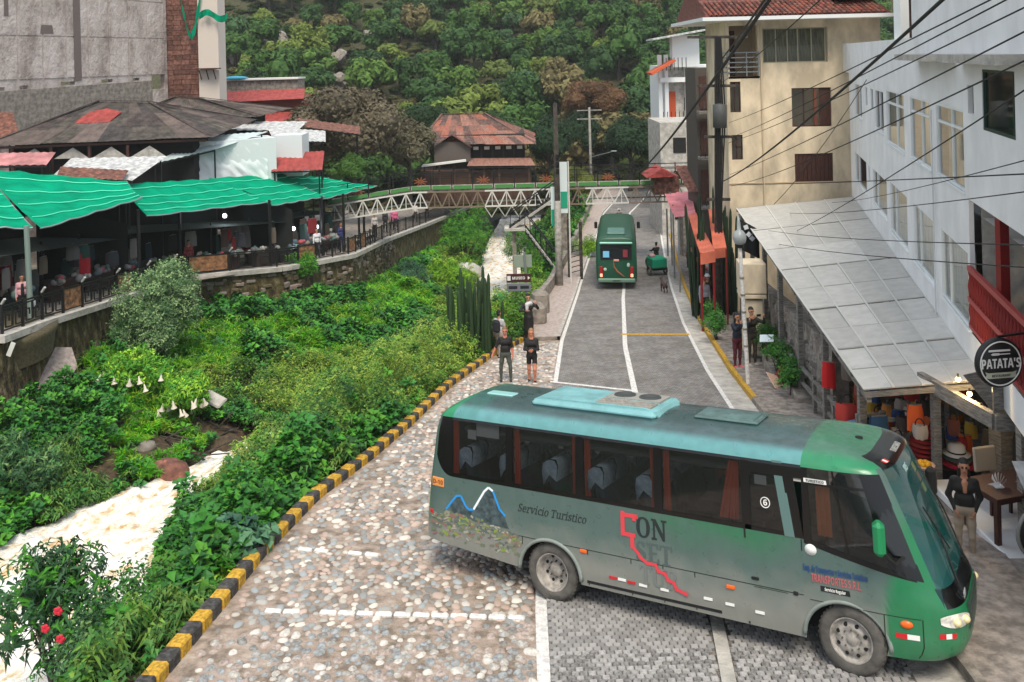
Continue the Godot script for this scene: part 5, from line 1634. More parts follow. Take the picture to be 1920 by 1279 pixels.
	var cols = [C(150, 30, 34), C(30, 60, 110), C(180, 120, 50), C(60, 50, 46), C(120, 110, 100), C(190, 90, 40), C(90, 30, 40), C(40, 44, 48), C(160, 150, 140), C(34, 80, 70), C(110, 60, 50), C(190, 160, 60)]
	for i in 80:
		var z = 17.6 + r.randf() * 4.6
		var x = lerpf(7.3 + (z - 17.6) * 0.14, 9.6 + (z - 17.6) * 0.27, r.randf())
		var y = [0.95, 0.45, -0.05][i % 3] + r.randf_range(-0.06, 0.06)
		hang("hanging_garment", "%s garment in the %s row of the crowded souvenir stall under the grey awning" % [colour_name(cols[i % cols.size()]), ["top", "middle", "lowest"][i % 3]], "clothing", "clothes on the souvenir stall", Vector3(x, y, -z), r.randf_range(0.18, 0.34), r.randf_range(0.25, 0.5), cols[i % cols.size()], r.randf_range(-0.8, 0.5), 0)
	for i in 16:
		var z = 17.3 + r.randf() * 1.6
		var x = 7.0 + r.randf() * 1.9 + (z - 17.3) * 0.2
		hang("woven_bag", "small %s woven bag hanging at the near end of the grey awning" % colour_name(cols[i % cols.size()]), "bag", "bags at the awning's near end", Vector3(x, r.randf_range(-0.3, 0.8), -z), r.randf_range(0.22, 0.34), r.randf_range(0.2, 0.3), cols[i % cols.size()], r.randf_range(-0.8, 0.5), 1)
	hang("red_handbag", "big red handbag hanging from the awning's outer corner post", "bag", "", Vector3(7.0, 0.42, -19.0), 0.52, 0.42, C(176, 56, 50), -0.2, 1)
	hang("red_cloth", "bright red cloth hanging below the awning beside the stone wall", "cloth", "", Vector3(7.28, 0.65, -20.9), 0.3, 0.6, C(190, 20, 24), -0.4, 0)
	hang("blue_poncho", "plain blue cloth hanging just inside the awning's near corner", "clothing", "", Vector3(7.15, 0.65, -17.75), 0.42, 1.1, C(24, 62, 96), 0.1, 0)
	hang("orange_textile", "orange and red patterned textile hanging under the awning edge", "cloth", "", Vector3(7.75, 0.95, -17.5), 0.32, 0.5, C(196, 84, 34), 0.0, 0)
	var st = solo("blue_notice", bx(Vector3.ZERO, Vector3(0.22, 0.16, 0.02)), flat(C(130, 172, 214), 0.6), "small light blue notice fixed at the rail beside the red handbag", "sign")
	st.position = Vector3(6.98, 0.06, -18.8); st.rotation = Vector3(-0.4, -0.2, 0.3)
	var rb = MB.new().smooth()
	rb.ball(Vector3.ZERO, Vector3(0.20, 0.62, 0.05), 20)
	var ro = solo("oval_red_board", rb, M.dark_wood, "tall oval dark red board leaning at the sidewalk corner of the stall", "board")
	ro.material_override = tex([[0.2, C(90, 20, 18)], [0.8, C(140, 36, 30)]], 0.03, 1.0, 0.6, 0.0, 97, 64)
	ro.position = Vector3(6.82, -0.42, -18.6); ro.rotation = Vector3(0.08, -0.3, 0.05)
	for q in [[7.2, 18.3, 0.2], [7.55, 17.9, -0.15]]:
		var e = thing("display_frame", "grey timber frame standing behind the oval red board" if q[2] > 0 else "second grey timber frame further right at the stall corner", "frame")
		for k in [[-0.3, 0.0, -0.3, 1.3], [0.3, 0.0, 0.3, 1.3], [-0.3, 0.25, 0.3, 0.25], [-0.3, 1.25, 0.3, 1.25], [-0.3, 0.3, 0.3, 1.2]]:
			var b = MB.new()
			b.bar(Vector3(k[0], k[1], 0), Vector3(k[2], k[3], 0), 0.05, 0.07)
			part("bar", b, M.grey_wood, e)
		e.position = P(q[0], q[1], 0.12); e.rotation.y = q[2]
	var hs = thing("hat_stand", "dark display stand holding stacked hats in front of the shop", "stand", P(8.25, 17.7, 0.12), -0.2)
	part("stand_body", bx(Vector3(0.1, 0.22, 0), Vector3(1.2, 0.45, 0.6)), M.dark, hs)
	part("stand_top", bx(Vector3(0.1, 0.46, 0), Vector3(1.26, 0.03, 0.66)), M.dark_wood, hs)
	var hat = func(called, label, at, rr, col, hgt):
		var o = thing(called, label, "hat", at)
		var b = MB.new().smooth()
		b.lathe([Vector2(rr, 0.0), Vector2(rr * 1.02, 0.015), Vector2(rr * 0.66, 0.03), Vector2(rr * 0.62, hgt * 0.8), Vector2(rr * 0.4, hgt), Vector2(0.0, hgt * 0.96)], Transform3D.IDENTITY, 20)
		part("crown", b, flat(col, 0.9), o)
		var bd = MB.new().smooth()
		bd.lathe([Vector2(rr * 0.668, 0.035), Vector2(rr * 0.66, 0.065)], Transform3D.IDENTITY, 20)
		part("hatband", bd, flat(C(30, 26, 24), 0.9), o)
		return o
	for i in 6:
		hat.call("red_hat", "red hat in the tall stack, number %s from its base" % ["one", "two", "three", "four", "five", "six"][i], P(8.0, 17.7, 0.60 + i * 0.085), 0.30 - i * 0.008, C(122 + i * 6, 22, 26) if i % 3 != 1 else C(150, 46, 30), 0.13)
	hat.call("white_hat", "white crumpled hat on top of the green and red hats", P(8.55, 17.55, 0.78), 0.25, C(220, 214, 206), 0.20)
	hat.call("green_hat", "grey green hat between white hat and wide red hat", P(8.57, 17.55, 0.70), 0.26, C(70, 96, 84), 0.12)
	hat.call("wide_red_hat", "wide crimson hat at the bottom under the white hat", P(8.58, 17.5, 0.60), 0.33, C(160, 16, 40), 0.12)
	var bk = thing("fruit_basket", "small tray of yellow goods on a grey stone post", "basket", P(7.62, 16.9, 0.72))
	var bb = MB.new().smooth()
	bb.lathe([Vector2(0.13, 0.0), Vector2(0.2, 0.08), Vector2(0.18, 0.08), Vector2(0.0, 0.04)], Transform3D.IDENTITY, 16)
	part("tray", bb, flat(C(190, 160, 140), 0.8), bk)
	bb = MB.new().smooth()
	for i in 7: bb.ball(Vector3(cos(i * 1.1) * 0.08, 0.09, sin(i * 1.1) * 0.08), Vector3.ONE * 0.05, 8)
	part("fruit", bb, flat(C(214, 160, 20), 0.6), bk)
	var sp = solo("stone_post", MB.new(), smats[1], "grey rubble stone post carrying the tray of yellow goods", "post")
	var spb = MB.new()
	spb.bevel(Vector3(0, 0.36, 0), Vector3(0.36, 0.72, 0.36), 0.05)
	sp.mesh = spb.done(); sp.position = P(7.62, 16.9, 0.0)
	var pb = thing("timber_porch", "grey timber porch beam with boarded gable beside the round sign", "porch")
	for q in [[Vector3(7.9, 1.42, -17.6), Vector3(8.22, 1.42, -15.5), 0.26], [Vector3(8.20, 1.42, -15.46), Vector3(9.8, 1.42, -15.2), 0.26]]:
		var b = MB.new()
		b.bar(q[0], q[1], 0.12, q[2])
		part("beam", b, M.grey_wood, pb)
	for i in 5:
		var b = MB.new()
		var x = 8.2 + i * 0.2
		b.prism([Vector2(0, 0.86), Vector2(0.19, 0.86), Vector2(0.19, 1.62), Vector2(0, 1.62)], Transform3D(Basis(Vector3.UP, 0.17), Vector3(x, 0.70, -15.5 + i * 0.035)), 0.03)
		part("gable_board", b, M.grey_wood, pb)
	var gb = MB.new()
	gb.prism([Vector2(0.5, 1.62), Vector2(0.5, 2.33), Vector2(0, 2.25)], Transform3D(Basis(Vector3.UP, 0.1), Vector3(7.66, 0, -15.42)), 0.03)
	part("gable", gb, M.grey_wood, pb)
	for p in [Vector3(8.6, G(15.4), -15.35), Vector3(8.0, G(17.2), -17.2)]:
		var b = MB.new()
		b.bar(p, Vector3(p.x, 1.3, p.z), 0.14, 0.14, Vector3.FORWARD)
		part("post", b, M.grey_wood, pb)
	for i in 3:
		var lb = thing("bulb", ["lit bulb under the porch nearest the awning", "middle lit bulb under the timber porch", "lit bulb under the porch nearest the gable"][i], "bulb", Vector3(8.0 + i * 0.1, 1.86 - 0.19 * i, -16.3 + i * 0.2), 0.0, "porch bulbs")
		var q = MB.new().smooth()
		q.ball(Vector3.ZERO, Vector3.ONE * 0.045, 12)
		part("glass_bulb", q, glow(Color(1.0, 0.88, 0.66), 5.0), lb)
		var cap = MB.new()
		cap.tube(Vector3(0, 0.04, 0), Vector3(0, 0.10, 0), 0.02, 0.02, 8)
		part("socket", cap, M.dark, lb)
		var l = OmniLight3D.new()
		l.name = "light"; l.light_color = Color(1.0, 0.85, 0.6); l.light_energy = 0.35; l.omni_range = 8.0; l.omni_attenuation = 2.0
		l.shadow_enabled = true; l.light_size = 0.045
		lb.add_child(l)
	var tf = MB.new()
	tf.bevel(Vector3(8.9, -0.34, -14.9), Vector3(2.3, 0.16, 4.2), 0.02)
	var te = struct("terrace_floor", tf, tex([[0.2, C(206, 210, 212)], [0.8, C(228, 230, 232)]], 0.02, 2.0, 0.5, 0.0, 98, 64))
	var tk = MB.new()
	tk.box(Vector3(8.88, -0.62, -14.9), Vector3(2.3, 0.40, 4.24))
	struct("terrace_base", tk, M.dirtconc)
	var mat = solo("door_mat", bx(Vector3(8.5, -0.252, -13.3), Vector3(0.8, 0.012, 0.5)), flat(C(96, 70, 74), 0.95), "small dull purple mat lying on the white terrace floor", "mat")
	var tb = thing("restaurant_table", "dark wooden table laid with white napkins on the white terrace", "table", Vector3(8.15, -0.26, -15.15), 0.26)
	part("tabletop", bx(Vector3(0.25, 0.74, 0), Vector3(1.5, 0.05, 0.8)), M.dark_wood, tb)
	part("apron", bx(Vector3(0.25, 0.67, 0), Vector3(1.36, 0.09, 0.66)), M.dark_wood, tb)
	for sx in [-0.44, 0.94]:
		for sz in [-0.33, 0.33]:
			part("leg", bx(Vector3(sx, 0.36, sz), Vector3(0.08, 0.72, 0.08)), M.dark_wood, tb)
	for i in 2:
		var o = thing("folded_napkin", "white napkin folded like a fan, nearer the hats" if i == 0 else "white napkin folded like a fan, nearer the picture's right edge", "napkin", tb.transform * Vector3(-0.15 + i * 0.5, 0.77, 0.05), 0.4 * i)
		var b = MB.new()
		for k in 6:
			var a = -0.9 + k * 0.36
			b.tri(Vector3(0, 0.0, 0.02 * (k % 2)), Vector3(sin(a) * 0.16, cos(a) * 0.24, 0.03), Vector3(sin(a + 0.36) * 0.16, cos(a + 0.36) * 0.24, -0.03))
		b.tri(Vector3(-0.18, 0.05, 0), Vector3(0.0, 0.10, 0.03), Vector3(0.02, 0.0, 0.05))
		b.box(Vector3(0, 0.012, 0), Vector3(0.14, 0.02, 0.12))
		part("linen", b, flat(C(226, 228, 230), 0.8), o)
	var chair = func(label, p, turn):
		var c = thing("restaurant_chair", label, "chair", p, turn, "restaurant chairs")
		var b = MB.new()
		b.bevel(Vector3(0, 0.47, 0), Vector3(0.44, 0.07, 0.42), 0.02)
		part("seat", b, flat(C(168, 154, 134), 0.8), c)
		b = MB.new()
		b.bevel(Vector3(0, 0.80, -0.20), Vector3(0.44, 0.42, 0.06), 0.02, Basis(Vector3.RIGHT, -0.1))
		part("backrest", b, flat(C(172, 158, 138), 0.8), c)
		for sx in [-0.19, 0.19]:
			for sz in [-0.18, 0.18]:
				part("leg", bx(Vector3(sx, 0.22, sz), Vector3(0.045, 0.44, 0.045)), M.dark_wood, c)
	chair.call("beige chair facing us behind the laid restaurant table", Vector3(8.35, -0.26, -15.85), 0.2)
	chair.call("beige chair at the far right corner of the laid table", Vector3(8.95, -0.26, -15.65), -0.3)
	chair.call("chair with its back to us on the near side of the laid table", Vector3(8.65, -0.26, -14.5), PI + 0.2)
	var cb = thing("round_menu_board", "round black menu board standing at the terrace edge, cut by the picture's right side", "sign", Vector3(7.72, -0.30, -13.35), 0.15)
	var b2 = MB.new().smooth()
	b2.lathe([Vector2(0.0, -0.02), Vector2(0.36, -0.02), Vector2(0.40, 0.0), Vector2(0.36, 0.02), Vector2(0.0, 0.022)], Transform3D(Basis(Vector3.RIGHT, PI / 2), Vector3(0, 0.95, 0)), 32)
	part("disc", b2, flat(C(18, 18, 20), 0.6), cb)
	b2 = MB.new().smooth()
	var rp = []
	for i in 33: rp.append(Vector3(cos(TAU * i / 32.0) * 0.38, 0.95 + sin(TAU * i / 32.0) * 0.38, 0.0))
	b2.poly(rp, [0.03], 6)
	part("rim", b2, flat(C(120, 120, 120), 0.5), cb)
	text("lettering", "PATATA'S", 0.12, M.refl_white, Transform3D(Basis.IDENTITY, Vector3(0.02, 1.03, 0.03)), cb)
	var fr = MB.new()
	for k in [[-0.16, 0.74, 0.16, 0.74], [-0.16, 0.86, 0.16, 0.86], [-0.16, 0.74, -0.16, 0.86], [0.16, 0.74, 0.16, 0.86]]:
		fr.bar(Vector3(k[0], k[1], 0.03), Vector3(k[2], k[3], 0.03), 0.01, 0.014)
	part("box_outline", fr, M.refl_white, cb)
	part("leg", bx(Vector3(-0.15, 0.3, -0.02), Vector3(0.05, 0.62, 0.05)), M.dark, cb)
	part("leg", bx(Vector3(0.15, 0.3, -0.02), Vector3(0.05, 0.62, 0.05)), M.dark, cb)
	var sg = thing("round_shop_sign", "round black shop sign reading PATATA'S with crossed fork and knife", "sign", Vector3(7.53, 2.93, -14.05), 0.12)
	var sb = MB.new().smooth()
	sb.lathe([Vector2(0.0, -0.05), Vector2(0.37, -0.05), Vector2(0.385, -0.03), Vector2(0.385, 0.03), Vector2(0.37, 0.05), Vector2(0.0, 0.051)], Transform3D(Basis(Vector3.RIGHT, PI / 2), Vector3.ZERO), 48)
	part("disc", sb, flat(C(20, 20, 22), 0.5), sg)
	sb = MB.new().smooth()
	rp = []
	for i in 49: rp.append(Vector3(cos(TAU * i / 48.0) * 0.335, sin(TAU * i / 48.0) * 0.335, 0.052))
	sb.poly(rp, [0.011], 6)
	part("ring", sb, M.refl_white, sg)
	text("lettering", "PATATA'S", 0.20, M.refl_white, Transform3D(Basis.IDENTITY, Vector3(0, 0.0, 0.056)), sg, "Droid Sans", 700, 0.74)
	var kn = MB.new()
	kn.bevel(Vector3(-0.02, 0.20, 0.056), Vector3(0.36, 0.03, 0.008), 0.003)
	kn.bevel(Vector3(0.0, 0.145, 0.056), Vector3(0.32, 0.014, 0.008), 0.003)
	kn.bevel(Vector3(-0.08, 0.145, 0.056), Vector3(0.12, 0.034, 0.008), 0.003)
	part("cutlery", kn, M.refl_white, sg)
	var bn = MB.new()
	bn.prism([Vector2(-0.26, -0.12), Vector2(-0.2, -0.14), Vector2(0.2, -0.14), Vector2(0.26, -0.12), Vector2(0.24, -0.17), Vector2(0.27, -0.21), Vector2(0.2, -0.225), Vector2(-0.2, -0.225), Vector2(-0.27, -0.21), Vector2(-0.24, -0.17)], Transform3D(Basis.IDENTITY, Vector3(0, 0, 0.054)), 0.006)
	part("ribbon", bn, flat(C(176, 180, 160), 0.6), sg)
	text("lettering", "RESTAURANT", 0.05, flat(C(60, 66, 60), 0.6), Transform3D(Basis.IDENTITY, Vector3(0, -0.185, 0.06)), sg)
	var ab = MB.new()
	ab.bar(Vector3(0.0, 0.40, 0), Vector3(0.6, 0.40, -0.1), 0.03, 0.03)
	ab.bar(Vector3(0.0, 0.40, 0), Vector3(0.0, 0.36, 0), 0.03, 0.03, Vector3.FORWARD)
	part("bracket", ab, M.iron, sg)
	var pe = MB.new()
	face(pe, [Vector3(7.75, 1.35, -14.15), Vector3(8.6, 1.35, -14.1), Vector3(8.6, 0.55, -12.6), Vector3(7.5, 0.55, -12.6)], Vector3.UP)
	solo("pale_roof_edge", pe, M.zinc, "pale sheet roof sloping down right below the round sign", "roof")
	var cpost = MB.new()
	cpost.bar(Vector3(8.36, -0.26, -14.9), Vector3(8.36, 2.2, -14.9), 0.16, 0.16, Vector3.FORWARD)
	solo("grey_post", cpost, M.grey_wood, "grey timber post under the pale sheet roof at the terrace", "post")
	for i in 14:
		var z = 15.9 + r.randf() * 2.2
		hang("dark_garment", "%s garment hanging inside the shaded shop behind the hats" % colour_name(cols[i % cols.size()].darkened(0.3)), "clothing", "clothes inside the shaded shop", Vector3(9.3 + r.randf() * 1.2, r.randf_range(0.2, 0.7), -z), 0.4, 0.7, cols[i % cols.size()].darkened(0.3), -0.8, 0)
	for q in [[7.75, 25.2, 0.5], [7.9, 28.0, 0.6]]:
		var o = solo("low_planter_wall", MB.new(), M.dirtconc, "low concrete planter edge by the fallen pot" if q[1] < 26 else "low concrete planter edge behind the two photographing people", "planter")
		var b = MB.new()
		b.bevel(Vector3(0.25, 0.2, 0), Vector3(0.6, 0.42, 1.9), 0.03, Basis(Vector3.UP, -0.13))
		o.mesh = b.done(); o.position = P(q[0], q[1])
	var pot = thing("terracotta_pot", "brown clay pot tipped on its side at the planter", "pot", P(7.85, 26.6, 0.35))
	var pm = MB.new().smooth()
	pm.lathe([Vector2(0.0, -0.16), Vector2(0.12, -0.16), Vector2(0.19, 0.14), Vector2(0.205, 0.14), Vector2(0.205, 0.18), Vector2(0.17, 0.18), Vector2(0.15, 0.0), Vector2(0.0, -0.02)], Transform3D(Basis(Vector3.BACK, -0.9), Vector3.ZERO), 18)
	part("pot_body", pm, flat(C(116, 52, 38), 0.8), pot)
	var bd = solo("pink_board", MB.new(), flat(C(206, 170, 150), 0.8), "pale pink board lying against the planter by the pot", "board")
	var bm = MB.new()
	bm.box(Vector3.ZERO, Vector3(0.5, 0.02, 0.6), Basis.from_euler(Vector3(0.5, 0.2, -0.5)))
	bd.mesh = bm.done(); bd.position = P(7.62, 26.2, 0.25)
	var lt = thing("menu_lectern", "small white tilted lectern sign on a dark post among the shrubs", "sign", P(7.95, 28.3, 0.1), -0.3)
	part("post", bx(Vector3(0, 0.5, 0), Vector3(0.07, 1.0, 0.07)), M.dark_wood, lt)
	var lb2 = MB.new()
	lb2.box(Vector3(0, 1.04, 0), Vector3(0.42, 0.02, 0.3), Basis.from_euler(Vector3(0.5, 0, 0.12)))
	part("board", lb2, flat(C(196, 210, 216), 0.6), lt)
func PW(z: float, up := 0.0, back := 0.0) -> Vector3:
	return Vector3(lut(PROM, z) - back, GP(z) + up, -z)
func cloth(corners: Array, nu: int, nv: int, sag: float, sd: int) -> MB:
	var b = MB.new().smooth()
	var n = FastNoiseLite.new()
	n.seed = sd; n.frequency = 0.35
	var f = func(i, j):
		var u = float(i) / nu; var v = float(j) / nv
		var p = corners[0].lerp(corners[1], u).lerp(corners[3].lerp(corners[2], u), v)
		p.y += -sag * sin(PI * v) * (0.6 + 0.4 * sin(PI * u)) + 0.05 * n.get_noise_2d(p.x * 2.0, p.z * 2.0) - 0.06 * absf(sin(u * PI * 4.0))
		return p
	for i in nu:
		for j in nv:
			face(b, [f.call(i, j), f.call(i + 1, j), f.call(i + 1, j + 1), f.call(i, j + 1)], Vector3.UP)
	return b
func along(corners: Array, u0: Vector2, u1: Vector2, sag: float, up: float, k := 12) -> Array:
	var r = []
	for i in k + 1:
		var q = u0.lerp(u1, float(i) / k)
		var p = corners[0].lerp(corners[1], q.x).lerp(corners[3].lerp(corners[2], q.x), q.y)
		p.y += up - sag * sin(PI * q.y) * (0.6 + 0.4 * sin(PI * q.x)) - 0.06 * absf(sin(q.x * PI * 4.0))
		r.append(p)
	return r
func left_bank_town():
	var r = RandomNumberGenerator.new()
	r.seed = 51
	var w = thing("river_wall", "mossy stone retaining wall carrying the market promenade", "wall")
	var core = MB.new().smooth()
	var z = 26.0
	while z < 104:
		var e = z + 0.5
		for j in 6:
			var h0 = lerpf(-5.0, 0.0, j / 6.0); var h1 = lerpf(-5.0, 0.0, (j + 1) / 6.0)
			var bt = func(h): return 0.05 * h
			face(core, [PW(z, h0, bt.call(h0)), PW(e, h0, bt.call(h0)), PW(e, h1, bt.call(h1)), PW(z, h1, bt.call(h1))], Vector3(1, 0, 0.6))
		z = e
	M.moss = tex([[0.2, C(34, 28, 18)], [0.4, C(66, 54, 34)], [0.6, C(84, 78, 40)], [0.85, C(130, 118, 100)]], 0.02, 4.0, 0.95, 6.0, 100, 512, Vector3(1, 0.4, 1), true)
	part("wall_core", core, M.moss, w)
	var smats = []
	for q in [C(128, 118, 108), C(150, 138, 128), C(104, 92, 74), C(88, 78, 50), C(150, 128, 116)]: smats.append(tex([[0.2, q.darkened(0.35)], [0.8, q.lightened(0.1)]], 0.05, 1.0, 0.92, 3.0, 101, 128))
	for i in 280:
		z = 44.5 + pow(r.randf(), 1.2) * 22.0
		var h = -0.25 - pow(r.randf(), 1.7) * 2.6
		var d = (PW(z + 0.2) - PW(z)).normalized()
		var b = MB.new()
		b.bevel(Vector3.ZERO, Vector3(r.randf_range(0.22, 0.55), r.randf_range(0.16, 0.32), 0.16), 0.05)
		var o = part("stone", b, smats[(r.randi() % 5) if h > -1.2 else 2 + r.randi() % 2], w)
		o.transform = Transform3D(Basis(d, Vector3.UP, d.cross(Vector3.UP)) * Basis.from_euler(Vector3(0, r.randf_range(-0.1, 0.1), r.randf_range(-0.1, 0.1))), PW(z, h, 0.05 * h - 0.02))
	var cop = MB.new()
	z = 31.0
	while z < 102:
		var a = PW(z, 0.0, -0.06); var e = PW(z + 0.5, 0.0, -0.06)
		cop.bar(a, e, 0.42, 0.24)
		z += 0.5
	struct("promenade_kerb", cop, M.conc)
	var ab = solo("pale_abutment", MB.new(), tex([[0.2, C(112, 98, 92)], [0.5, C(150, 136, 130)], [0.8, C(172, 160, 154)]], 0.02, 2.0, 0.92, 3.0, 102), "sloping pale grey concrete apron below the promenade's left end", "abutment")
	var b0 = MB.new().smooth()
	var ap = [[Vector3(-19.5, -2.3, -33.5), Vector3(-17.0, -2.9, -35.0), Vector3(-16.6, -3.5, -34.6), Vector3(-16.9, -5.6, -31.2), Vector3(-19.5, -6.2, -29.6)]]
	for p in ap:
		for k in [[0, 1, 2], [0, 2, 3], [0, 3, 4]]:
			face(b0, [p[k[0]], p[k[1]], p[k[2]], p[k[2]]], Vector3(0.5, 0.8, 0.6))
			face(b0, [p[k[0]] + Vector3(-0.4, -0.5, -0.3), p[k[1]] + Vector3(-0.4, -0.5, -0.3), p[k[2]] + Vector3(-0.4, -0.5, -0.3), p[k[2]] + Vector3(-0.4, -0.5, -0.3)], Vector3(-0.5, -0.8, -0.6))
	ab.mesh = b0.done()
	var rd = MB.new().smooth()
	rd.lathe([Vector2(2.4, -1.1), Vector2(2.5, -0.45), Vector2(2.6, -0.2), Vector2(2.6, 0.0), Vector2(0.0, 0.01)], Transform3D(Basis.IDENTITY, Vector3(-19.6, -1.68, -33.4)), 40)
	solo("round_lookout", rd, M.moss, "round mossy lookout platform at the left end of the promenade", "platform").material_override = smats[3]
	var rl = thing("promenade_railing", "black iron railing with square key pattern panels along the promenade", "railing")
	z = 31.4
	var i = 0
	while z < 96:
		var step = 1.35 if z < 60 else 2.4
		var a = PW(z, 0.1, 0.05); var e = PW(z + step, 0.1, 0.05)
		var d = (e - a)
		var up = Vector3.UP
		if z < 80:
			var p = MB.new()
			p.bar(a, a + up * 1.05, 0.09, 0.09, Vector3.FORWARD)
			part("post", p, M.iron, rl)
			if z < 50 and i % 2 == 0:
				p = MB.new()
				p.bar(a + up * 1.05, a + up * 1.28 + Vector3(0.18, -0.02, 0.1), 0.07, 0.07)
				part("post_lamp", p, flat(C(170, 170, 166), 0.6), rl)
		var rr = MB.new()
		rr.bar(a + up * 0.12, e + up * 0.12, 0.04, 0.05)
		rr.bar(a + up * 0.95, e + up * 0.95, 0.05, 0.06)
		part("rail", rr, M.iron, rl)
		if z < 60 and [3, 6, 11, 14, 17, 19].has(i):
			var pn = MB.new()
			pn.quad(a + up * 0.92 + d * 0.06, a + up * 0.92 + d * 0.94, a + up * 0.1 + d * 0.94, a + up * 0.1 + d * 0.06)
			pn.quad(a + up * 0.92 + d * 0.94 + Vector3(-0.03, 0, 0), a + up * 0.92 + d * 0.06 + Vector3(-0.03, 0, 0), a + up * 0.1 + d * 0.06 + Vector3(-0.03, 0, 0), a + up * 0.1 + d * 0.94 + Vector3(-0.03, 0, 0))
			part("carved_panel", pn, tex([[0.2, C(92, 56, 34)], [0.5, C(140, 92, 60)], [0.8, C(170, 122, 84)]], 0.04, 1.5, 0.8, 4.0, 103, 128), rl)
		elif z < 60:
			var kp = MB.new()
			for m in 2:
				var o = a + d * (0.04 + 0.48 * m)
				var x = d * 0.44
				for k in [[0, 0.2, 0, 0.85], [0, 0.85, 1, 0.85], [1, 0.85, 1, 0.2], [1, 0.2, 0.3, 0.2], [0.3, 0.2, 0.3, 0.62], [0.3, 0.62, 0.7, 0.62], [0.7, 0.62, 0.7, 0.4]]:
					kp.bar(o + x * k[0] + up * k[1], o + x * k[2] + up * k[3], 0.04, 0.045, Vector3.RIGHT if k[1] != k[3] else Vector3.UP)
			part("key_panel", kp, M.iron, rl)
		else:
			var kp = MB.new()
			for m in 6:
				var o = a + d * (m / 6.0)
				kp.bar(o + up * 0.1, o + up * 0.95, 0.05, 0.05, Vector3.FORWARD)
			part("bar_panel", kp, M.iron, rl)
		z += step; i += 1
	var tg = solo("white_tag", bx(Vector3.ZERO, Vector3(0.16, 0.5, 0.02), Basis(Vector3.BACK, -0.4)), M.refl_white, "small white board tied under the round lookout", "sign")
	tg.position = Vector3(-17.25, -1.75, -31.2)
	M.tarp = tex([[0.2, C(0, 128, 96)], [0.8, C(0, 154, 116)]], 0.01, 4.0, 0.95, 0.0, 104, 256)
	M.tarp.metallic_specular = 0.12
	M.tarp.backlight_enabled = true; M.tarp.backlight = Color(0.01, 0.22, 0.15)
	M.seam_white = flat(C(96, 226, 190), 0.6)
	var defs = [
		["large green shade tarpaulin nearest, over the left end of the promenade", [Vector3(-18.35, 1.66, -35.5), Vector3(-17.2, 1.76, -42.6), Vector3(-18.5, 2.35, -44.0), Vector3(-25.2, 3.2, -43.6)], 0.25],
		["small green tarpaulin flap hanging lower at the far left edge", [Vector3(-21.5, 2.35, -33.0), Vector3(-18.55, 1.72, -35.3), Vector3(-24.0, 2.95, -42.0), Vector3(-27.0, 3.35, -42.0)], 0.1],
		["middle green shade tarpaulin with a drooping front edge", [Vector3(-17.1, 0.85, -42.8), Vector3(-13.35, 0.22, -50.4), Vector3(-16.9, 1.4, -52.0), Vector3(-19.4, 2.05, -45.5)], 0.2],
		["green shade tarpaulin in front of the white plastic covered stall", [Vector3(-13.2, 0.0, -50.5), Vector3(-11.3, -0.32, -55.6), Vector3(-14.3, 0.92, -57.6), Vector3(-17.2, 1.42, -52.0)], 0.18],
		["last green shade tarpaulin, pointing at the footbridge", [Vector3(-11.4, -0.45, -55.4), Vector3(-9.0, -0.66, -62.2), Vector3(-12.5, 0.25, -60.6), Vector3(-14.5, 0.9, -57.4)], 0.15]]
	i = 0
	for q in defs:
		var t = thing("green_tarpaulin", q[0], "tarpaulin", Vector3.ZERO, 0.0, "green tarpaulins over the market")
		part("sheet", cloth(q[1], 24, 14, q[2], 20 + i), M.tarp, t)
		for k in 4:
			var sb = MB.new()
			var v = 0.16 + 0.23 * k
			sb.poly(along(q[1], Vector2(0.01, v) if i != 0 else Vector2(0.02, v), Vector2(0.99, v), q[2], 0.05), [0.022], 5)
			part("seam", sb, M.seam_white, t)
		var eb = MB.new()
		eb.poly(along(q[1], Vector2(0, 0), Vector2(1, 0), 0.0, -0.02), [0.035], 6)
		eb.poly(along(q[1], Vector2(1, 0), Vector2(1, 1), q[2], -0.04), [0.035], 6)
		part("edge_pipe", eb, M.steel, t)
		i += 1
	for q in [[34.9, -18.5, 1.85, 1], [42.3, -17.3, 1.2, 0], [50.4, -13.3, 0.3, 0], [55.3, -11.4, -0.3, 0], [57.6, -10.5, -0.5, 0], [60.0, -9.6, -0.6, 0], [46.5, -16.9, 0.5, 0]]:
		var b = MB.new()
		b.tube(Vector3(q[1], GP(q[0]), -q[0]), Vector3(q[1] - (0.08 if q[3] else 0.0), q[2], -q[0]), 0.11 if q[3] else 0.08, 0.10 if q[3] else 0.08, 10)
		var lab = "pale steel post under the nearest green tarpaulin" if q[3] else ["dark post between the nearest and middle tarpaulins", "dark post at the droop of the middle tarpaulin", "dark post under the seam of the last two tarpaulins", "slim dark post left of the last tarpaulin's tip", "slim dark post at the last tarpaulin's tip", "slim dark post under the middle of the drooping tarpaulin"][[42.3, 50.4, 55.3, 57.6, 60.0, 46.5].find(q[0])]
		solo("tarpaulin_post", b, flat(C(120, 136, 130), 0.5) if q[3] else M.iron, lab, "post", "" if q[3] else "dark tarpaulin posts")
	var sd = [[33.5, 43.5, "dark cloth walled stall row behind the left end of the promenade", 6.5], [43.5, 52.0, "dark stall row under the middle tarpaulins", 6.0], [52.0, 60.0, "dark stall row by the footbridge end of the market", 4.4]]
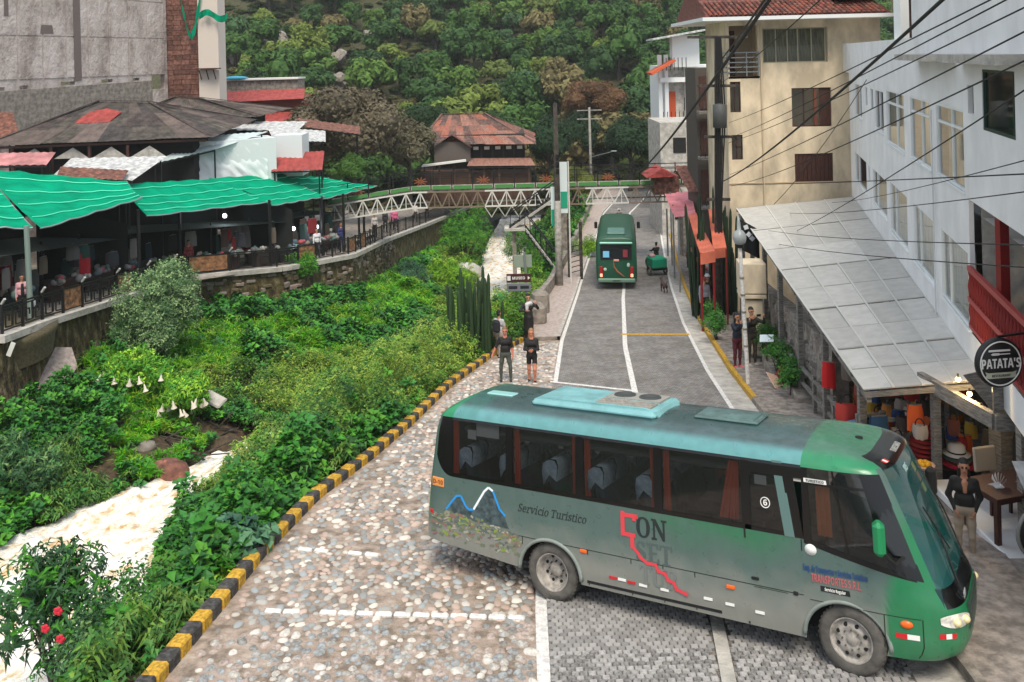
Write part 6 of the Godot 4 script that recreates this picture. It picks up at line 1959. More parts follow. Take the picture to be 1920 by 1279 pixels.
	for q in sd:
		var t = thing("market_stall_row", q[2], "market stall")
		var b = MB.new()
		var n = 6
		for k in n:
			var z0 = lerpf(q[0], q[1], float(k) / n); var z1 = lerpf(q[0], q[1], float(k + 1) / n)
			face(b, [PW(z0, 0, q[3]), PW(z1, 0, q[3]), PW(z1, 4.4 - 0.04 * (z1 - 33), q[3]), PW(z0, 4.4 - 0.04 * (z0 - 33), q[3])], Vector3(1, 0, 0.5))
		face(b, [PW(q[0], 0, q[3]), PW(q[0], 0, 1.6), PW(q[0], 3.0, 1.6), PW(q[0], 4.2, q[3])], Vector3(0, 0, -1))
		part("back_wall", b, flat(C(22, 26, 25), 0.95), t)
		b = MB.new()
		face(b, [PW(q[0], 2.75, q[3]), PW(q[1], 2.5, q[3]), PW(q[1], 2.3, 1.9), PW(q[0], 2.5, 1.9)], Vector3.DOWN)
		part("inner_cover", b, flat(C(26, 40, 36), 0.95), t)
		for k in 4:
			var zz = lerpf(q[0] + 0.6, q[1] - 0.6, k / 3.0)
			var c = MB.new()
			c.bevel(PW(zz, 0.45, 2.9), Vector3(1.5, 0.9, 0.8), 0.05, Basis(Vector3.UP, 1.0))
			part("counter", c, flat([C(46, 40, 36), C(30, 44, 42), C(52, 34, 30)][k % 3], 0.9), t)
			c = MB.new()
			c.bar(PW(zz, 0, 3.6), PW(zz, 2.6, 3.6), 0.08, 0.08, Vector3.FORWARD)
			part("pole", c, M.iron, t)
	var cols = [C(30, 70, 62), C(120, 20, 26), C(90, 92, 90), C(60, 62, 70), C(40, 44, 44), C(110, 100, 86), C(24, 50, 60), C(70, 50, 42), C(130, 128, 124)]
	rng.seed = 5
	for k in 74:
		z = r.randf_range(35.0, 59.5)
		var back = r.randf_range(1.9, 3.9)
		hang("stall_garment", "%s garment hanging in the dark market stalls under the %s green tarpaulin" % [colour_name(cols[k % cols.size()].darkened(0.1)), "nearest" if z < 42.5 else ("middle" if z < 50.5 else "last")], "clothing", "garments hanging in the market", PW(z, r.randf_range(1.6, 2.35), back), r.randf_range(0.4, 0.6), r.randf_range(0.6, 1.0), cols[k % cols.size()].darkened(0.1), r.randf_range(0.3, 1.3), 0)
	hang("red_garment", "bright red garment hanging in the left market stalls", "clothing", "", PW(40.5, 2.1, 2.0), 0.5, 1.1, C(150, 16, 28), 0.9, 0)
	for k in 100:
		z = r.randf_range(35.0, 60.0)
		var o = thing("goods_bundle", "%s bundle of goods on a shaded counter under the %s tarpaulin" % [colour_name(cols[k % cols.size()].lightened(0.2)), "nearest" if z < 42.5 else ("middle" if z < 50.5 else "last")], "goods", PW(z, r.randf_range(0.85, 1.05), r.randf_range(1.5, 3.0)), r.randf() * 3.0, "goods on market counters")
		var b = MB.new().smooth()
		b.ball(Vector3.ZERO, Vector3(r.randf_range(0.12, 0.24), r.randf_range(0.08, 0.2), r.randf_range(0.1, 0.2)), 8)
		b.ball(Vector3(0.16, 0.03, 0.05), Vector3(0.1, 0.1, 0.1), 8)
		part("bundle", b, flat(cols[k % cols.size()].lightened(0.2), 0.85), o)
	for q in [[52.2, 1.9, 1.7], [55.0, 1.75, 2.2], [49.6, 2.9, 3.5]]:
		var o = thing("market_lamp", ["lit lamp in the stalls beside the dark post", "lit lamp in the last stall by the bridge", "lit lamp under the roofs beside the white plastic sheet"][[52.2, 55.0, 49.6].find(q[0])], "lamp", PW(q[0], q[1], q[2]), 0.0, "lit market lamps")
		var b = MB.new().smooth()
		b.ball(Vector3.ZERO, Vector3.ONE * 0.12, 12)
		part("bulb", b, glow(Color(0.95, 0.97, 1.0), 4.0), o)
		b = MB.new()
		b.tube(Vector3(0, 0.11, 0), Vector3(0, 0.3, 0), 0.03, 0.02, 6)
		part("socket", b, M.dark, o)
		var l = OmniLight3D.new()
		l.name = "light"; l.light_color = Color(0.95, 0.97, 1.0); l.light_energy = 0.6; l.omni_range = 10.0; l.omni_attenuation = 2.0
		l.shadow_enabled = true; l.light_size = 0.12
		o.add_child(l)
	shacks(r)
func hip_roof(t: Node3D, eave: Array, ridge: Array, rows: int, colsn: int, ms: Array, r):
	var sides = [[eave[0], eave[1], ridge[1], ridge[0]], [eave[1], eave[2], ridge[1], ridge[1]], [eave[2], eave[3], ridge[0], ridge[1]], [eave[3], eave[0], ridge[0], ridge[0]]]
	var ctr = (eave[0] + eave[2]) / 2 - Vector3(0, 3, 0)
	for s in sides.size():
		var q = sides[s]
		for j in rows:
			for i in colsn:
				var f = func(u, v): return q[0].lerp(q[1], u).lerp(q[3].lerp(q[2], u), v)
				var u0 = float(i) / colsn - 0.004; var u1 = float(i + 1) / colsn + 0.004
				var v0 = float(j) / rows - 0.03; var v1 = float(j + 1) / rows
				if j == 0: v0 -= r.randf() * 0.03
				var n = (q[1] - q[0]).cross(q[3] - q[0]).normalized()
				if n.y < 0: n = -n
				var up = n * (0.03 * (rows - j) + r.randf_range(0, 0.02) + 0.02 * (i % 2))
				var b = MB.new()
				var pa = f.call(u0, v0) + up; var pb = f.call(u1, v0) + up; var pc = f.call(u1, v1) + up - n * 0.03; var pd = f.call(u0, v1) + up - n * 0.03
				for k in 5:
					var a0 = k / 5.0; var a1 = (k + 0.5) / 5.0; var a2 = (k + 1) / 5.0
					var hh = n * 0.025
					face(b, [pa.lerp(pb, a0), pa.lerp(pb, a1) + hh, pd.lerp(pc, a1) + hh, pd.lerp(pc, a0)], n)
					face(b, [pa.lerp(pb, a1) + hh, pa.lerp(pb, a2), pd.lerp(pc, a2), pd.lerp(pc, a1) + hh], n)
				part("roof_sheet", b, ms[r.randi() % ms.size()], t)
	for e in [[eave[0], ridge[0]], [eave[1], ridge[1]], [eave[2], ridge[1]], [eave[3], ridge[0]], [ridge[0], ridge[1]]]:
		if (e[1] - e[0]).length() < 0.1: continue
		var b = MB.new()
		b.bar(e[0] + Vector3(0, 0.12, 0), e[1] + Vector3(0, 0.14, 0), 0.22, 0.05)
		part("ridge_cap", b, ms[0], t)
func shacks(r):
	var ms = []
	for q in [C(66, 54, 50), C(84, 70, 64), C(56, 50, 48), C(96, 80, 74), C(74, 66, 58)]: ms.append(tex([[0.2, q.darkened(0.3)], [0.8, q.lightened(0.12)]], 0.02, 2.0, 0.9, 1.0, 110, 128))
	var t = thing("market_pavilion", "market pavilion with dark sheet hip roof and one red roof patch", "building")
	hip_roof(t, [Vector3(-29.6, 3.6, -51.6), Vector3(-17.2, 3.72, -52.2), Vector3(-17.6, 4.0, -62.5), Vector3(-30.0, 3.9, -62.0)], [Vector3(-25.6, 5.7, -57.0), Vector3(-22.6, 5.55, -57.4)], 3, 8, ms, r)
	var b = MB.new()
	b.prism([Vector2(-0.95, -0.9), Vector2(1.25, -0.8), Vector2(1.5, 0.55), Vector2(0.45, 1.05), Vector2(-0.4, 0.7)], Transform3D(Basis(Vector3.RIGHT, -1.16), Vector3(-25.0, 4.93, -54.9)), 0.05)
	part("red_patch", b, M.red_sheet, t)
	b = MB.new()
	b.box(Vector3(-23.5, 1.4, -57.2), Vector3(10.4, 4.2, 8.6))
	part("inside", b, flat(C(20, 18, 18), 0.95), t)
	b = MB.new()
	b.bar(Vector3(-29.6, 3.46, -51.6), Vector3(-17.2, 3.58, -52.2), 0.1, 0.14)
	part("fascia", b, M.dark_wood, t)
	for i in 4:
		b = MB.new()
		b.prism([Vector2(-1.0, 0), Vector2(1.0, 0.0), Vector2(0.1, 0.62)], Transform3D(Basis.IDENTITY, Vector3(-27.2 + i * 2.2, 2.72, -52.0)), 0.05)
		part("pediment", b, M.conc, t)
		b = MB.new()
		b.bar(Vector3(-28.3 + i * 2.2, -1.5, -51.9), Vector3(-28.3 + i * 2.2, 3.4, -51.9), 0.16, 0.16, Vector3.FORWARD)
		part("post", b, M.dark_wood, t)
	t = thing("rear_market_pavilion", "second dark sheet roof behind the market pavilion", "building")
	hip_roof(t, [Vector3(-27.5, 4.0, -63.5), Vector3(-17.8, 4.1, -64.5), Vector3(-17.0, 4.3, -71.0), Vector3(-28.0, 4.3, -71.0)], [Vector3(-24.6, 5.5, -67.5), Vector3(-23.0, 5.4, -67.5)], 3, 7, ms, r)
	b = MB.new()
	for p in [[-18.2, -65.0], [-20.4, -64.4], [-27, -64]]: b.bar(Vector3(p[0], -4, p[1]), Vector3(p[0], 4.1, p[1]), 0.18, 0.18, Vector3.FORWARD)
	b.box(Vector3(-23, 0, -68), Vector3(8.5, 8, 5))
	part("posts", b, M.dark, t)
	var sheet_roof = func(called, label, p: Array, m, waves := 10):
		var o = thing(called, label, "roof")
		var mb = MB.new()
		for k in waves:
			var a = float(k) / waves; var mid = (k + 0.5) / waves; var e = float(k + 1) / waves
			var hh = Vector3(0, 0.04, 0)
			face(mb, [p[0].lerp(p[1], a), p[0].lerp(p[1], mid) + hh, p[3].lerp(p[2], mid) + hh, p[3].lerp(p[2], a)], Vector3.UP)
			face(mb, [p[0].lerp(p[1], mid) + hh, p[0].lerp(p[1], e), p[3].lerp(p[2], e), p[3].lerp(p[2], mid) + hh], Vector3.UP)
		part("sheet", mb, m, o)
		mb = MB.new()
		for k in 4:
			var q = p[k] + (p[(k + 2) % 4] - p[k]) * 0.06
			mb.bar(q, Vector3(q.x, GP(-q.z), q.z), 0.08, 0.08, Vector3.FORWARD)
		mb.bar(p[0] - Vector3(0, 0.06, 0), p[1] - Vector3(0, 0.06, 0), 0.08, 0.08)
		part("frame", mb, M.iron, o)
	sheet_roof.call("pink_sheet_roof", "faded pink sheet roof behind the nearest tarpaulin", [Vector3(-27.5, 3.05, -46.0), Vector3(-23.4, 3.0, -46.0), Vector3(-23.9, 3.45, -48.0), Vector3(-28, 3.5, -48)], tex([[0.2, C(170, 96, 100)], [0.8, C(206, 140, 140)]], 0.02, 2.0, 0.8, 0.0, 111, 64))
	sheet_roof.call("zinc_sheet_roof", "pale zinc roof sheets tilted under the pavilion's dark eaves", [Vector3(-22.8, 2.45, -45.2), Vector3(-18.9, 2.15, -45.6), Vector3(-18.4, 3.0, -49.0), Vector3(-23.4, 3.05, -48.6)], M.zinc)
	sheet_roof.call("rusty_sheet_roof", "rusty zinc sheets lying on the nearest tarpaulin's rear edge", [Vector3(-22.0, 2.62, -44.2), Vector3(-19.0, 2.3, -44.6), Vector3(-19.3, 2.6, -46.2), Vector3(-22.6, 2.92, -45.8)], M.rust)
	sheet_roof.call("blue_white_sheet", "bluish white roof sheet right of the pavilion eaves", [Vector3(-20.3, 2.3, -51.0), Vector3(-17.2, 2.9, -53.4), Vector3(-15.0, 3.6, -57.0), Vector3(-18.5, 3.5, -56.0)], tex([[0.2, C(150, 170, 174)], [0.8, C(196, 212, 214)]], 0.02, 2.0, 0.7, 0.0, 112, 64))
	sheet_roof.call("red_sheet_roof", "bright red sheet roof above the last tarpaulin", [Vector3(-14.5, 1.25, -55.6), Vector3(-11.5, 1.2, -56.2), Vector3(-11.8, 2.15, -58.5), Vector3(-15.0, 2.1, -58.0)], M.red_sheet)
	sheet_roof.call("white_sheet_roof", "white roof sheets stepping down behind the white plastic stall", [Vector3(-15.2, 2.9, -59.0), Vector3(-12.0, 2.6, -60.0), Vector3(-12.6, 3.1, -63.0), Vector3(-16.5, 3.5, -62.5)], M.zinc)
	sheet_roof.call("dull_sheet_roof", "dull brown sheet roof stepping down toward the trees", [Vector3(-14.0, 3.3, -64.0), Vector3(-10.6, 2.6, -65.5), Vector3(-11.0, 3.0, -68.0), Vector3(-15.5, 3.8, -67)], M.rust)
	sheet_roof.call("long_pale_roof", "long pale sheet roof behind the second pavilion", [Vector3(-21.0, 3.4, -62.0), Vector3(-14.5, 3.2, -63.0), Vector3(-14.5, 3.6, -66.0), Vector3(-21.0, 3.8, -65.5)], M.zinc)
	sheet_roof.call("left_tiled_roof", "small reddish roof corner at the picture's left edge", [Vector3(-33.5, 3.9, -53.0), Vector3(-29.0, 3.8, -54.0), Vector3(-31.0, 5.2, -57.0), Vector3(-35.0, 5.4, -57.0)], M.rust)
	t = thing("plastic_wrapped_stall", "stall wrapped in creased white plastic sheeting", "market stall")
	var mb = MB.new().smooth()
	var n = FastNoiseLite.new()
	n.seed = 3; n.frequency = 0.9
	for i in 24:
		for j in 12:
			var f = func(a, e):
				var u = a / 24.0; var v = e / 12.0
				var p = Vector3(-18.6, 0.9, -53.6).lerp(Vector3(-14.7, 0.6, -55.6), u)
				p.y += v * (2.45 + 0.15 * u)
				return p + Vector3(0.3, 0, 0.8).normalized() * (0.22 * n.get_noise_2d(a * 0.5 + e * 0.35, e * 0.3) - 0.2 * v)
			face(mb, [f.call(i, j), f.call(i + 1, j), f.call(i + 1, j + 1), f.call(i, j + 1)], Vector3(0.3, 0, 0.8))
	part("front_sheet", mb, flat(C(214, 222, 224), 0.5), t)
	mb = MB.new()
	mb.box(Vector3(-16.4, 1.8, -56.2), Vector3(3.6, 3.0, 2.4), Basis(Vector3.UP, 0.47))
	mb.box(Vector3(-13.9, 2.0, -58.5), Vector3(1.8, 2.6, 2.0))
	part("side_sheet", mb, flat(C(208, 216, 218), 0.5), t)
	t = thing("red_roofed_building", "low building with red roofs and a pale upper storey before the hill", "building")
	mb = MB.new()
	mb.box(Vector3(-23.6, 1.2, -90), Vector3(8.4, 7.0, 5.0))
	part("wall", mb, flat(C(120, 58, 44), 0.85), t)
	mb = MB.new()
	mb.box(Vector3(-24.0, 5.6, -91.0), Vector3(7.0, 1.3, 3.0))
	part("upper_wall", mb, M.dirtconc, t)
	mb = MB.new()
	mb.quad(Vector3(-28.0, 5.3, -88.5), Vector3(-19.6, 5.4, -88.5), Vector3(-19.2, 4.5, -86.2), Vector3(-28.4, 4.3, -86.2))
	part("roof", mb, M.red_sheet, t)
	mb = MB.new()
	mb.quad(Vector3(-28.2, 3.1, -86.6), Vector3(-18.6, 3.3, -86.6), Vector3(-18.2, 2.5, -84.6), Vector3(-28.4, 2.3, -84.6))
	part("lower_roof", mb, M.red_sheet, t)
	mb = MB.new()
	mb.box(Vector3(-24.0, 6.4, -90.9), Vector3(7.2, 0.16, 3.4))
	part("white_roof_edge", mb, M.refl_white, t)
	mb = MB.new().smooth()
	mb.ball(Vector3(-26.6, 6.55, -89.4), Vector3(1.3, 0.22, 0.5), 10)
	part("blue_sheet", mb, flat(C(60, 160, 190), 0.6), t)
	t = thing("concrete_block_building", "tall unfinished grey concrete building with form marks and dark streaks", "building")
	var A = Vector3(-34.5, 0, -57.0); var E = Vector3(-28.5, 0, -76.5)
	var nn = Vector3(0.95, 0, 0.3)
	var at = func(u, v, o): return A.lerp(E, u) + Vector3(0, v, 0) + nn * o
	mb = MB.new()
	wall_holes(mb, at, -0.6, 1.0, -6.0, 26.0, [[0.90, 6.0, 0.985, 7.2], [0.13, 6.5, 0.18, 6.75], [0.24, 6.55, 0.275, 6.8], [0.42, 6.7, 0.49, 6.95], [0.62, 6.75, 0.68, 7.0], [0.79, 6.8, 0.83, 7.0], [0.02, 5.4, 0.09, 6.6]], 0.5, nn)
	mb.box(A.lerp(E, 0.5) + Vector3(-8, 10, -2), Vector3(1, 32, 18))
	M.raw_conc = tex([[0.15, C(136, 124, 118)], [0.35, C(168, 157, 151)], [0.6, C(186, 176, 170)], [0.85, C(198, 189, 184)]], 0.008, 7.0, 0.92, 2.0, 120, 512, Vector3(1, 0.5, 1), true)
	part("wall", mb, M.raw_conc, t)
	for j in 6:
		for i in 9:
			var u0 = 0.02 + i * 0.107 + 0.004; var u1 = u0 + 0.099
			var v0 = 7.25 + j * 3.0; var v1 = v0 + 2.9
			if i == 8: u1 = minf(u1, 0.985)
			var p = MB.new()
			var pts = [at.call(u0, v0, 0.05), at.call(u1, v0, 0.05), at.call(u1, v1, 0.05), at.call(u0, v1, 0.05)]
			face(p, pts, nn)
			for k in 4: face(p, [pts[k], pts[(k + 1) % 4], pts[(k + 1) % 4] - nn * 0.06, pts[k] - nn * 0.06], (pts[k] + pts[(k + 1) % 4]) / 2 - (pts[0] + pts[2]) / 2)
			part("form_panel", p, M.raw_conc, t)
	mb = MB.new()
	for q in [[0.50, 0.018, 7.0, 26.0], [0.19, 0.009, 11.5, 26.0], [0.36, 0.03, 10.4, 11.0]]:
		face(mb, [at.call(q[0] - q[1], q[2], 0.07), at.call(q[0] + q[1], q[2], 0.07), at.call(q[0] + q[1] * 0.8, q[3], 0.07), at.call(q[0] - q[1] * 0.8, q[3], 0.07)], nn)
	part("stain", mb, flat(C(108, 98, 94), 0.95), t)
	mb = MB.new()
	face(mb, [at.call(0.09, 3.0, 0.08), at.call(0.90, 3.6, 0.08), at.call(0.90, 6.75, 0.08), at.call(0.09, 6.45, 0.08)], nn)
	part("dark_plinth", mb, M.dirtconc, t)
	mb = MB.new()
	face(mb, [at.call(-0.3, 4.0, 0.6), at.call(0.07, 4.0, 0.6), at.call(0.07, 6.7, 0.6), at.call(-0.3, 6.7, 0.6)], nn)
	face(mb, [at.call(0.07, 4.0, 0.6), at.call(0.07, 4.0, 0.0), at.call(0.07, 6.7, 0.0), at.call(0.07, 6.7, 0.6)], Vector3(0.3, 0, -1))
	part("left_bay", mb, flat(C(96, 92, 88), 0.9), t)
	var bt = thing("brick_pier", "brown brick pier standing between concrete block and pale pilaster", "building")
	mb = MB.new()
	mb.box(Vector3(-27.4, 9.0, -77.6), Vector3(2.9, 34.0, 1.6))
	part("core", mb, tex([[0.15, C(74, 44, 36)], [0.4, C(112, 70, 58)], [0.7, C(134, 88, 74)], [0.9, C(152, 112, 98)]], 0.014, 3.0, 0.9, 2.0, 121, 256, Vector3(1, 0.4, 1), true), bt)
	var bm = []
	for q in [C(112, 66, 52), C(132, 84, 70), C(96, 56, 46)]: bm.append(tex([[0.2, q.darkened(0.25)], [0.8, q.lightened(0.1)]], 0.04, 1.0, 0.9, 0.0, 122, 64))
	for j in 22:
		for i in 4:
			var p = MB.new()
			p.box(Vector3(-28.44 + i * 0.7 + (0.0 if j % 2 else 0.12), 4.4 + j * 0.42, -76.78), Vector3(0.66, 0.38, 0.08))
			part("brick", p, bm[r.randi() % 3], bt)
	var pt = thing("pale_pilaster", "cream rendered pilaster at the right corner of the concrete building", "building")
	mb = MB.new()
	mb.box(Vector3(-25.0, 8.0, -77.5), Vector3(1.7, 36.0, 2.0))
	part("render", mb, flat(C(206, 196, 186), 0.85), pt)
	for q in [[4.6, 8.0], [8.0, 9.2]]:
		pass
	mb = MB.new()
	mb.bar(Vector3(-25.8, 7.6, -76.2), Vector3(-24.0, 7.6, -75.9), 0.9, 0.1)
	for k in 3: mb.bar(Vector3(-25.6 + k * 0.6, 7.5, -75.8), Vector3(-25.6 + k * 0.6, 6.7, -76.4), 0.07, 0.07)
	part("bracket_roof", mb, M.dark_wood, pt)
	var nt = thing("green_netting", "green safety netting hung in a loop from the brick pier", "netting")
	mb = MB.new().smooth()
	for i in 16:
		for j in 4:
			var f = func(a, e):
				var u = a / 16.0; var v = e / 4.0
				var x = lerpf(-27.5, -25.4, u)
				var dip = 10.0 + 4.6 * pow(absf(u - 0.56) * 2.0, 1.6)
				return Vector3(x, dip + v * (0.5 + 1.5 * absf(u - 0.5)), -76.3 + 0.12 * sin(a * 2.1) + 0.1 * v)
			face(mb, [f.call(i, j), f.call(i + 1, j), f.call(i + 1, j + 1), f.call(i, j + 1)], Vector3(0, 0, 1))
	part("loop", mb, M.tarp, nt)
	mb = MB.new().smooth()
	for i in 10:
		for j in 3:
			var f = func(a, e):
				var u = a / 10.0; var v = e / 3.0
				return Vector3(-25.5 + u * 2.3, 12.3 + 0.3 * sin(u * 6.0) - 0.55 * v, -76.0 + 0.15 * sin(a * 1.7 + e))
			face(mb, [f.call(i, j), f.call(i + 1, j), f.call(i + 1, j + 1), f.call(i, j + 1)], Vector3(0, 0, 1))
	part("arm", mb, M.tarp, nt)
func footbridge():
	var t = thing("footbridge", "white lattice truss footbridge with black and green railings over river and street", "bridge")
	var dk = func(x: float): return lut([[-12.5, -1.55], [-6.4, -0.72], [13.0, -0.72]], x)
	var b = MB.new()
	for x in range(-12, 13):
		b.bar(Vector3(x, dk.call(x) - 0.06, -61.0), Vector3(x + 1, dk.call(x + 1) - 0.06, -61.0), 2.0, 0.14)
	part("deck", b, M.dirtconc, t)
	M.truss_white = flat(C(206, 204, 198), 0.6)
	M.truss_brown = flat(C(122, 106, 90), 0.75)
	var zf = -59.9
	for side in [-59.9, -62.1]:
		zf = side
		var x = -12.0
		while x < 12.0:
			var m = M.truss_white if (x < -6.2 or (x > -1.8 and x < 3.0) or (x > 4.8 and x < 7.6)) else M.truss_brown
			var a = dk.call(x); var e = dk.call(x + 0.95)
			var q = MB.new()
			q.bar(Vector3(x, a - 0.16, zf), Vector3(x + 0.95, e - 0.16, zf), 0.09, 0.09)
			q.bar(Vector3(x, a - 1.18, zf), Vector3(x + 0.95, e - 1.18, zf), 0.09, 0.09)
			part("chord", q, m, t)
			if side > -60:
				q = MB.new()
				q.bar(Vector3(x, a - 1.18, zf), Vector3(x + 0.475, (a + e) / 2 - 0.16, zf), 0.06, 0.075)
				q.bar(Vector3(x + 0.475, (a + e) / 2 - 0.16, zf), Vector3(x + 0.95, e - 1.18, zf), 0.06, 0.075)
				part("lattice", q, m, t)
				q = MB.new()
				q.bar(Vector3(x + 0.475, (a + e) / 2 - 1.18, zf - 0.03), Vector3(x + 0.475, (a + e) / 2 - 0.16, zf - 0.03), 0.05, 0.05, Vector3.RIGHT)
				part("upright", q, m, t)
			x += 0.95
	for i in 4:
		var q = MB.new()
		var x = -1.6 + i * 0.9
		q.bar(Vector3(x, -2.0, -60.4), Vector3(x + 0.45, -2.75, -60.6), 0.05, 0.06)
		q.bar(Vector3(x + 0.45, -2.75, -60.6), Vector3(x + 0.9, -2.0, -60.4), 0.05, 0.06)
		part("lattice", q, M.truss_white, t)
	var gp = flat(C(70, 130, 66), 0.6)
	for side in [-59.95, -62.05]:
		for i in 18:
			var x = -12.0 + i * 1.38
			var q = MB.new()
			q.bar(Vector3(x, dk.call(x), side), Vector3(x, dk.call(x) + 1.15, side), 0.07, 0.07, Vector3.RIGHT)
			part("rail_post", q, M.iron, t)
			q = MB.new()
			q.bar(Vector3(x, dk.call(x) + 1.1, side), Vector3(x + 1.38, dk.call(x + 1.38) + 1.1, side), 0.05, 0.05)
			q.bar(Vector3(x, dk.call(x) + 0.75, side), Vector3(x + 1.38, dk.call(x + 1.38) + 0.75, side), 0.035, 0.035)
			part("rail", q, M.iron, t)
			if side > -60:
				q = MB.new()
				q.bar(Vector3(x + 0.1, dk.call(x) + 0.12, side + 0.03), Vector3(x + 1.3, dk.call(x + 1.3) + 0.12, side + 0.03), 0.05, 0.24)
				part("green_plate", q, gp, t)
				if i % 3 == 1:
					q = MB.new()
					for k in 9:
						var a = TAU * k / 9.0
						q.bar(Vector3(x + 0.69, dk.call(x) + 0.55, side + 0.02), Vector3(x + 0.69 + cos(a) * 0.45, dk.call(x) + 0.55 + sin(a) * 0.3, side + 0.02), 0.03, 0.05)
					part("sun_ornament", q, flat(C(150, 84, 50), 0.7), t)
	for x in [-11.5, 3.6, 11.8]:
		var q = MB.new()
		q.box(Vector3(x, -4.4, -61.0), Vector3(0.5, 5.4, 1.6))
		part("pier", q, M.dirtconc, t)
	var st = thing("bridge_stair", "dark iron stair with white edge leading down from the footbridge to the street", "stair")
	var top = Vector3(3.4, -0.9, -58.8); var mid = Vector3(0.0, -2.85, -57.2); var low = Vector3(2.75, -5.0, -54.6)
	for q in [[top, mid], [mid + Vector3(0.9, 0, 0), low]]:
		for side in [-0.5, 0.5]:
			var s = MB.new()
			var o = Vector3(0.1, 0, side)
			s.bar(q[0] + o, q[1] + o, 0.05, 0.15)
			part("stringer", s, M.conc if side > 0 else M.iron, st)
			s = MB.new()
			s.bar(q[0] + o + Vector3(0, 1.0, 0), q[1] + o + Vector3(0, 1.0, 0), 0.05, 0.05)
			part("handrail", s, M.iron, st)
			for k in 7:
				s = MB.new()
				var p = q[0].lerp(q[1], k / 6.0) + o
				s.bar(p, p + Vector3(0, 1.0, 0), 0.035, 0.035, Vector3.FORWARD)
				part("rail_bar", s, M.iron, st)
		for k in 11:
			var s = MB.new()
			s.box(q[0].lerp(q[1], (k + 0.5) / 11.0), Vector3(0.3, 0.05, 1.0))
			part("step", s, M.iron, st)
	var ld = MB.new()
	ld.box(mid + Vector3(0.35, -0.03, 0), Vector3(1.3, 0.14, 1.3))
	part("landing", ld, M.conc, st)
	ld = MB.new()
	ld.bar(mid + Vector3(0.3, -4.0, 0), mid + Vector3(0.3, 0, 0), 0.25, 0.25, Vector3.FORWARD)
	part("support", ld, M.dirtconc, st)
func traffic():
	var t = thing("green_bus", "dark green bus seen from behind, driving away down the street", "bus", P(5.86, 50.0), -0.13)
	var b = MB.new().smooth()
	var prof = [Vector2(1.06, 0.42), Vector2(1.12, 0.6), Vector2(1.13, 1.5), Vector2(1.08, 2.5), Vector2(1.0, 2.72), Vector2(0.8, 2.84), Vector2(0.4, 2.89)]
	var ring = []
	for p in prof: ring.append(Vector2(p.x, p.y))
	for i in range(prof.size() - 1, -1, -1): ring.append(Vector2(-prof[i].x, prof[i].y))
	var st = [[0.0, 0.90, 0.03], [-0.06, 0.97, 0.0], [-0.3, 1.0, 0.0], [-7.6, 1.0, 0.0], [-8.1, 0.9, 0.0]]
	var m = ring.size()
	for i in st.size() - 1:
		for j in m:
			var k = (j + 1) % m
			var f = func(s, q): return Vector3(ring[q].x * s[1], 0.4 + (ring[q].y - 0.4) * (1.0 - (1.0 - s[1]) * 0.5), s[0] - 0.16 * maxf(0, ring[q].y - 1.6) * (1.0 if s[0] > -1 else 0.0))
			face(b, [f.call(st[i], j), f.call(st[i + 1], j), f.call(st[i + 1], k), f.call(st[i], k)], Vector3(ring[j].x + ring[k].x, ring[j].y + ring[k].y - 3.0, 0))
	for j in m / 2 - 1:
		var f = func(q): return Vector3(ring[q].x * 0.9, 0.4 + (ring[q].y - 0.4) * 0.95, 0.0 - 0.16 * maxf(0, ring[q].y - 1.6))
		face(b, [f.call(j), f.call(j + 1), f.call(m - 2 - j), f.call(m - 1 - j)], Vector3(0, 0, 1))
	part("body", b, flat(C(14, 72, 50), 0.4), t)
	b = MB.new()
	b.bevel(Vector3(0, 2.05, -0.045), Vector3(1.72, 0.78, 0.06), 0.025, Basis(Vector3.RIGHT, -0.15))
	part("rear_window", b, flat(C(20, 24, 28), 0.12), t)
	b = MB.new()
	b.box(Vector3(-0.55, 1.95, 0.0), Vector3(0.34, 0.34, 0.02), Basis(Vector3.RIGHT, -0.15))
	part("window_sticker", b, flat(C(110, 180, 214), 0.5), t)
	b = MB.new()
	b.box(Vector3(0.5, 2.0, 0.0), Vector3(0.26, 0.4, 0.02), Basis(Vector3.RIGHT, -0.15))
	part("red_curtain", b, flat(C(120, 34, 44), 0.6), t)
	b = MB.new()
	b.bevel(Vector3(0, 2.55, -0.10), Vector3(1.8, 0.10, 0.12), 0.03)
	part("rear_spoiler", b, flat(C(150, 206, 190), 0.4), t)
	b = MB.new()
	b.bevel(Vector3(0.0, 1.62, 0.03), Vector3(0.3, 0.12, 0.04), 0.02)
	part("plate_lamp", b, flat(C(214, 150, 140), 0.4), t)
	b = MB.new()
	var sw = [Vector3(-0.15, 1.55, 0.02), Vector3(-0.12, 1.25, 0.025), Vector3(0.05, 1.0, 0.025), Vector3(0.42, 0.72, 0.025)]
	b.poly(sw, [0.02, 0.05, 0.06, 0.03], 5)
	part("swoosh", b, flat(C(140, 88, 60), 0.5), t)
	b = MB.new().smooth()
	b.ball(Vector3(-0.62, 1.12, 0.02), Vector3(0.09, 0.09, 0.02), 10)
	b.ball(Vector3(0.66, 1.36, 0.0), Vector3(0.09, 0.12, 0.02), 10)
	part("round_sticker", b, flat(C(170, 196, 180), 0.5), t)
	for x in [-0.84, 0.84]:
		b = MB.new()
		b.bevel(Vector3(x, 1.02, 0.02), Vector3(0.2, 0.52, 0.07), 0.03)
		part("tail_lamp", b, flat(C(150, 24, 28), 0.2), t)
		b = MB.new()
		b.bevel(Vector3(x, 0.80, 0.05), Vector3(0.14, 0.18, 0.05), 0.03)
		part("brake_lamp", b, glow(Color(1.0, 0.5, 0.4), 1.6), t)
	b = MB.new()
	b.bevel(Vector3(0, 0.52, 0.04), Vector3(2.04, 0.22, 0.16), 0.05)
	part("bumper", b, flat(C(96, 130, 112), 0.5), t)
